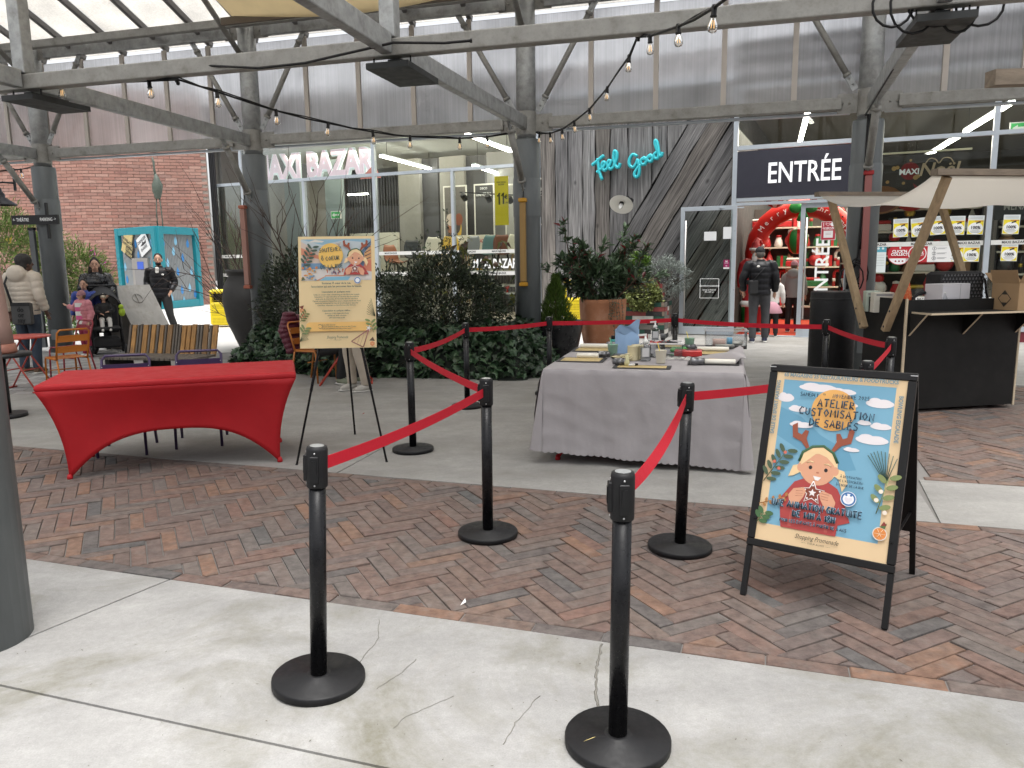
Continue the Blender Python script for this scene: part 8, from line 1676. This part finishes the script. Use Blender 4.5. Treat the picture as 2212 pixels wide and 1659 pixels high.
s2 = thing('stroller', 'black baby stroller pushed by the woman in the black jacket', 'stroller', (wv_[0] + .48, wv_[1] - .72, 0), R(30)); s2.scale = (1.15, 1.15, 1.18); b = MB()
for sx in (-1, 1): b.tube([(sx * .22, .42, 1.06), (sx * .22, .05, .62), (sx * .22, -.30, .10)], .016, 8); b.tube([(sx * .22, .10, .68), (sx * .22, .30, .10)], .016, 8)
b.tube([(-.22, .42, 1.06), (.22, .42, 1.06)], .02, 8); b.build('frame', BLACKG, s2)
for sx in (-1, 1):
    for y in (-.32, .32): b = MB(); b.lathe([(.05, -.02), (.085, -.02), (.09, 0), (.085, .02), (.05, .02)], 18, 0, MX.Translation((sx * .24, y, .09)) @ MX.Rotation(pi / 2, 4, 'Y')); b.build('wheel', BLACK, s2)
b = MB(); b.grid(lambda u_, v_: (.235 * cos(u_ * pi), .30 - .42 * v_ * sin(v_ * 1.6), .72 + .30 * sin(u_ * pi) * (1 - .25 * v_) + .04 * (1 - v_)), 16, 10); o = b.build('hood', BLKC, s2); so_ = o.modifiers.new('s', 'SOLIDIFY'); so_.thickness = .012
b = MB(); b.box((0, .12, .62), (.40, .05, .46), 0, MX.Rotation(R(-20), 4, 'X'), ch=.02); b.box((0, -.10, .42), (.40, .36, .06), 0, ch=.02); b.build('seat', BLKC, s2); b = MB(); b.box((0, .0, .20), (.38, .42, .16), 0, ch=.03); b.build('basket', BLKC, s2)
c30 = MX.Translation(s2.location) @ MX.Rotation(R(30), 4, 'Z')
bp_ = c30 @ V((0, -.08, .28)); person('baby with a cream bonnet sitting in the black stroller', bp_, R(30), .92, topm=BLKC, quilt=0, bottom=WHT, shoe=WHT, hat='beanie', hatm=mat('cream_bonnet', (.62, .56, .44), .8), sit=True, girth=1.2, J=dict(hipL=(.1, 0, .72), kneeL=(.12, -.30, .70), ankL=(.12, -.36, .42), hipR=(-.1, 0, .72), kneeR=(-.12, -.30, .70), ankR=(-.12, -.36, .42), shL=(.2, 0, 1.20), elbL=(.26, -.1, .98), wrL=(.10, -.26, .98), shR=(-.2, 0, 1.2), elbR=(-.26, -.1, .98), wrR=(-.12, -.26, .92), neck=(0, .0, 1.26), head=(0, -.02, 1.46)))
e = thing('stroller_toy', 'lime green toy hanging on the stroller beside the baby', 'toy', c30 @ V((.28, -.16, .78))); b = MB(); b.ball((0, 0, 0), (.06, .05, .08), 0, 10); b.build('toy_body', mat('lime', (.35, .5, .03), .6), e); b = MB(); b.ball((0, -.02, .1), .045, 0, 8); b.build('toy_head', mat('lime'), e)
q = V((0, 0, CAMH)) + ray_(181, 620) * (14.2 / ray_(181, 620).y); person('boy in a blue coat standing in front of the woman, beside the column', (q.x, q.y, 0), R(15), 1.38, hair='short', topm=BLUEC, quilt=4, bottom=GJEAN, shoe=BLKC, girth=.92)
p = hz(190, 771); gp_ = person('little girl in a pink puffer, striped sweater and pink beanie', (p.x, p.y, 0), R(-28), 1.20, hat='beanie', hatm=mat('dusty_pink_knit', (.36, .18, .20), .85), topm=PINKP, quilt=7, bottom=MAG, shoe=WHT, girth=1.14, hair='short', hairm=(.08, .05, .03), headrot=R(-40), J=dict(head=(0, -.02, 1.60), elbR=(-.38, .0, 1.26), wrR=(-.56, -.06, 1.34)))
b = MB()
for k, c in enumerate(range(5)): b = MB(); b.grid(lambda u_, v_: (.165 * cos(R(215 + 110 * u_)), .178 * sin(R(215 + 110 * u_)) - .01, .88 + .11 * k + .108 * v_), 12, 3); o = b.build('sweater_stripe', (WHT, mat('stripe_pink', (.62, .10, .26), .8))[k % 2], gp_)
q = V((0, 0, CAMH)) + ray_(345, 600) * (17.2 / ray_(345, 600).y); mk_ = person('bearded man in a black puffer jacket and black trousers by the kiosk', (q.x, q.y, 0), R(8), 1.87, hair='short', hairm=(.010, .009, .008), beard=True, topm=BLKP, quilt=6, bottom=BLKC, shoe=BLKC, girth=1.0, headrot=R(12), J=dict(elbL=(.28, .06, 1.16), wrL=(.22, -.10, .97), elbR=(-.28, .06, 1.16), wrR=(-.22, -.10, .97), kneeL=(.17, -.08, .50), ankL=(.26, -.05, .09)))
b = MB(); b.ball((.11, -.165, 1.33), (.028, .006, .02), 0, 8); b.build('chest_emblem', WHT, mk_); b = MB(); b.box((0, -.135, 1.42), (.06, .04, .12), 0, ch=.01); b.build('white_collar', WHT, mk_)
p = hz(1637, 740); dm = person('man in a black puffer jacket and cap entering the shop, seen from behind', (p.x, p.y, 0), R(170), 1.83, hair='short', hairm=(.10, .09, .08), hat='cap', hatm=BLKC, topm=BLKP, quilt=6, bottom=GJEAN, shoe=mat('navy_sneaker', (.03, .035, .07), .6), girth=1.05, face=False, J=dict(elbL=(.31, .04, 1.15), wrL=(.27, -.08, .92), head=(.01, -.05, 1.60), kneeR=(-.12, -.06, .5), ankR=(-.13, -.10, .09)))
b = MB(); b.ball((.06, .165, 1.38), (.03, .008, .02), 0, 8); b.build('back_emblem', WHT, dm)
e = thing('sling_bag', 'black sling bag at the left hip of the man entering the shop', 'bag', (p.x - .17, p.y - .14, .0), R(10)); b = MB(); b.box((0, 0, 1.06), (.16, .08, .26), 0, ch=.02); b.build('body', BLKC, e); b = MB(); b.tube([(-.02, -.02, 1.18), (.15, -.06, 1.38), (.28, .02, 1.50)], .016, 6, flat=.4); b.build('strap', BLKC, e)
p = hz(768, 846); person('person in beige jogging trousers and pale trainers standing behind the charity board', (p.x - .02, p.y + .05, 0), R(-52), 1.70, hair='short', topm=mat('plain_sweater', (.3, .3, .3), .8), quilt=0, bottom=BEIGE, shoe=SNK, J=dict(ankL=(.13, .10, .09), kneeL=(.12, .02, .5)))
person('seated person with a maroon puffer and green trainers, hidden behind the charity board', (-2.53, 10.46, 0), R(62), 1.68, hair='short', topm=mat('maroon_puffer', (.10, .015, .03), .5), quilt=9, bottom=BLKC, shoe=mat('green_trainer', (.20, .22, .15), .7), sit=True, J=dict(hipL=(.1, 0, .50), kneeL=(.12, -.42, .50), ankL=(.12, -.46, .09), hipR=(-.1, 0, .50), kneeR=(-.12, -.42, .50), ankR=(-.12, -.34, .09), shL=(.2, .02, 1.0), elbL=(.26, -.08, .76), wrL=(.14, -.30, .72), shR=(-.2, .02, 1.0), elbR=(-.26, -.08, .76), wrR=(-.14, -.30, .72), neck=(0, .02, 1.05), head=(0, -.06, 1.21)))
e = thing('draped_jacket', 'maroon quilted jacket hanging over the orange chair behind the easel', 'jacket', (-2.86, 10.58, 0), R(62)); b = MB(); puff(b, [(0, .25, .95), (0, .28, .7), (.02, .2, .38)], [.10, .17, .13], 9, .02, .55); remesh(b.build('body', mat('maroon_puffer'), e), .012, 1); b = MB(); puff(b, [(.16, .22, .9), (.2, .24, .6), (.2, .16, .36)], [.06, .06, .05], 7, .014); b.build('sleeve', mat('maroon_puffer'), e)
p = hz(1702, 690); person('woman in a cream puffer with a ponytail inside the shop, facing the shelves', (p.x, p.y, 0), R(-75), 1.72, hair='tail', topm=mat('cream_down', (.60, .50, .33), .55), quilt=8, bottom=BLKC, shoe=BLKC, girth=1.15)
p = hz(1700, 717); person('youngster in a grey hoodie and pink hat just inside the shop door', (p.x + .1, p.y, 0), R(150), 1.52, hair='short', hairm=(.12, .08, .05), hat='beanie', hatm=mat('pink_hat', (.55, .28, .32), .8), topm=mat('grey_hoodie', (.26, .25, .24), .8), quilt=0, bottom=BLKC, shoe=mat('maroon_boot', (.16, .02, .05), .6), hood=True, face=False)
p = hz(1668, 727); person('child in a white fluffy jacket and pink skirt beside the man entering the shop', (p.x - .02, p.y, 0), R(160), 1.30, hair='long', hairm=(.06, .04, .025), topm=mat('white_fleece', (.70, .66, .62), .95, bump=.8, bscale=90), quilt=0, bottom=BLKC, shoe=BLKC, skirt=mat('pink_skirt', (.62, .32, .38), .8), face=False)
sc_ = facp(.28, .75, 0); st_ = person('life size Santa Claus figure in red standing just inside the shop door', sc_, R(-5), 1.86, hat='santa', hatm=RED, topm=mat('santa_red', (.34, .008, .012), .7), quilt=0, bottom=mat('santa_red'), shoe=BLKC, coat=.3, girth=1.25, skin=mat('figure_skin', (.5, .27, .18), .5))
b = MB(); b.ball((0, -.08, 1.50), (.085, .06, .12), 0, 12); b.build('beard', mat('santa_beard', (.78, .76, .72), .9, bump=.8, bscale=60), st_); b = MB(); b.lathe([(.24, .53), (.27, .56), (.27, .62), (.24, .65)], 20, sy=.8); b.build('fur_hem', WHT, st_); b = MB(); b.lathe([(.235, .98), (.24, 1.0), (.24, 1.05), (.235, 1.07)], 20, sy=.8); b.build('belt', BLKC, st_)
# ================================================================ STRING LIGHTS AND SMALL THINGS
BULB = glassmat('bulb_glass', (.93, .90, .84), 1.3); FIL = mat('filament', (.65, .38, .14), .4, emit=.7, ecol=(1, .6, .25))
def string(lab, pts, bulbs, k):
    e = thing('string_lights', lab, 'string lights', (0, 0, 0), 0, 'festoon lights under the canopy'); P = [V(p) for p in pts]
    b = MB(); b.tube(P, .011, 6); b.tube([q + V((.01, 0, .012 + .012 * sin(i * 2.2))) for i, q in enumerate(P)], .008, 6); b.build('cable', BLACK, e)
    for q in bulbs:
        q = V(q); T = MX.Translation(q) @ MX.Rotation(rnd.uniform(-.15, .15), 4, 'X') @ MX.Rotation(rnd.uniform(-.12, .12), 4, 'Y') @ MX.Scale(k, 4)
        b = MB(); b.lathe([(.016, .02), (.021, .01), (.021, -.05), (.025, -.055), (.025, -.065)], 12, 0, T); o = b.build('socket', BLACK, e)
        b = MB(); b.lathe([(.015, -.065), (.022, -.085), (.036, -.12), (.038, -.14), (.03, -.165), (.0, -.175)], 16, 0, T, cap=False); b.build('bulb', BULB, o)
        b = MB(); [b.tube([(sx * .007, 0, -.085), (sx * .011, 0, -.14)], .003, 5, 0, True, T) for sx in (-1, 1)]; b.build('filament', FIL, o)
    return e
def on(x, y, d): r_ = ray_(x, y); return V((0, 0, CAMH)) + r_ * (d / r_.y)
Lc = [(0, 172, 8.8), (60, 174, 8.75), (131, 177, 8.75), (250, 178, 8.6), (385, 172, 8.15), (430, 186, 8.7), (468, 198, 9.0), (540, 222, 9.5), (596, 239, 9.9), (660, 256, 10.3), (709, 266, 10.7), (760, 277, 11.0), (805, 285, 11.2), (850, 292, 11.5), (886, 295, 11.7), (950, 298, 12.0), (993, 299, 12.1), (1052, 296, 12.3), (1112, 287, 12.2)]
string('festoon of clear bulbs drooping from the middle beam to the grey column', [on(*q) for q in Lc], [on(*q) for q in Lc if q[0] in (131, 468, 596, 709, 805, 886, 993, 1052)] + [on(322, 176, 8.35)], 1.0)
Rc = [(1158, 286, 12.2), (1165, 289, 12.1), (1188, 288, 11.7), (1214, 280, 11.2), (1240, 263, 10.6), (1273, 236, 9.9), (1312, 190, 9.0), (1335, 155, 8.3), (1359, 122, 7.5), (1377, 80, 7.15), (1404, 78, 6.7), (1465, 57, 5.9), (1500, 42, 5.5), (1543, 16, 5.0), (1575, -8, 4.7), (1650, -40, 4.3)]
string('festoon of clear bulbs rising from the grey column to the upper right', [on(*q) for q in Rc], [on(*q) for q in Rc if q[0] in (1165, 1188, 1214, 1240, 1273, 1312, 1359, 1404, 1465, 1543)], .84)
Fc = [(-20, 372, 16), (30, 368, 16.2), (45, 366, 16.3), (80, 358, 15.3), (100, 352, 14.9)]; string('short festoon of bulbs in front of the brick wall at the far left', [on(*q) for q in Fc], [on(*q) for q in Fc if q[0] in (45, 80, 30)], 1.0)
def cable(lab, pts, r_=.012): e = thing('cable', lab, 'cable', (0, 0, 0)); b = MB(); b.tube(pts, r_, 6); b.build('sheath', BLACK, e); c = MB(); c.tube([pts[-1], V(pts[-1]) + V((.02, 0, 0))], r_ * 1.5, 6); c.build('connector', BLACK, e)
cable('thick black cable sagging along the middle beam beside the king post', [on(*q) for q in ((385, 150, 8.2), (450, 142, 8.05), (560, 147, 7.75), (660, 136, 7.55), (720, 122, 7.4), (790, 106, 7.3), (850, 92, 7.25), (960, 93, 7.1), (1015, 88, 6.95))])
cable('cable tie wrapped round the beam where the left festoon leaves it', [on(*q) for q in ((381, 145, 8.28), (382, 178, 8.28))], .02); cable('cable tie wrapped round the beam where the right festoon crosses it', [on(*q) for q in ((1376, 45, 7.12), (1377, 82, 7.12))], .02)
JR = rowp(4.45, -4.7, 3.45)
for k in range(6): cable(('wide loop of black cable hanging under the right heater plate', 'second black cable loop by the right heater plate', 'small black cable loop at the right end of the heater plate', 'black cable loop crossing the right heater plate', 'thin black cable loop behind the right heater plate', 'black cable lying along the cross beam to the right column')[k], [JR + V((-.42 + .17 * k + (.16 + .03 * (k % 3)) * cos(t * .42 + 2.6), -.2, .08 + (.16 + .05 * (k % 2)) * sin(t * .42 + 2.6))) for t in range(12)] if k < 5 else [rowp(4.45, -4.4, 3.52), rowp(4.53, -3, 3.56), rowp(4.6, -1.5, 3.52), rowp(4.62, -.5, 3.45)], .011)
e = thing('timber_beam_end', 'old timber beam end of a second stall roof at the right edge', 'beam', on(2139, 170, 4.6)); b = MB(); b.bar((0, 0, 0), (1.2, .1, .04), .09, .085); b.build('beam_body', ROOFT, e); b = MB(); b.tube([(.08, 0, .03), (.08, 0, .05)], .018, 8); b.build('bolt', DARKM, e)
e = thing('strap', 'black and yellow strap tied on the upper left beam', 'strap', on(4, 168, 8.7)); b = MB(); b.ball((-.02, 0, .02), (.06, .04, .05), 0, 10); b.build('buckle', mat('strap_yellow', (.6, .32, .01), .5), e); b = MB(); b.tube([(-.1, 0, -.02), (0, 0, .03), (.1, 0, -.05), (.25, 0, -.06)], .022, 6); b.build('webbing', BLACK, e)
# litter on the ground
for i, (x, y, lab, c) in enumerate(((1000, 1307, 'small white paper scrap lying on the bricks', (.8, .8, .78)), (784, 896, 'tiny dark red leaf lying on the terrace behind the easel', (.25, .03, .03)))):
    q = hz(x, y); e = thing(('paper_scrap', 'fallen_leaf')[i], lab, ('paper', 'leaf')[i], (q.x, q.y, .008), .6); b = MB(); b.add([(-.02, -.01, 0), (.015, -.004, .004), (.025, .02, .012), (.0, .006, .004)], [(0, 1, 2, 3)]); b.build('scrap', mat('scrap_%d' % i, c, .8), e)
b = MB(); rg = random.Random(77)
for k in range(260):
    x, y = rg.uniform(-3, 3), rg.uniform(1.8, 3.4); a = rg.uniform(0, 6.3); L = rg.uniform(.002, .009); w_ = rg.uniform(.0008, .0022)
    if bp(0, 0).length and (V((x, y, 0)) - BO).dot(V((-sin(BA), cos(BA), 0))) > -.02: continue
    b.add([(x - cos(a) * L, y - sin(a) * L, .003), (x + sin(a) * w_, y - cos(a) * w_, .0035), (x + cos(a) * L, y + sin(a) * L, .004), (x - sin(a) * w_, y + cos(a) * w_, .0035)], [(0, 1, 2, 3)])
tag(b.build('debris', mat('debris_brown', (.10, .085, .06), .9, rand=.5)), 'tiny twigs and crumbs scattered on the pale concrete', 'debris', kind='stuff')
e = thing('pine_needle', 'pale forked pine needle lying on the base of the front belt post', 'needle', (.335 - .085, 2.385 - .06, .0335)); b = MB(); b.tube([(-.03, -.008, 0), (0, .008, .002), (.022, .02, 0)], .0016, 5); b.tube([(-.03, -.008, 0), (.026, .004, .001)], .0014, 5); b.build('needle_body', mat('pine_straw', (.45, .36, .14), .7), e)
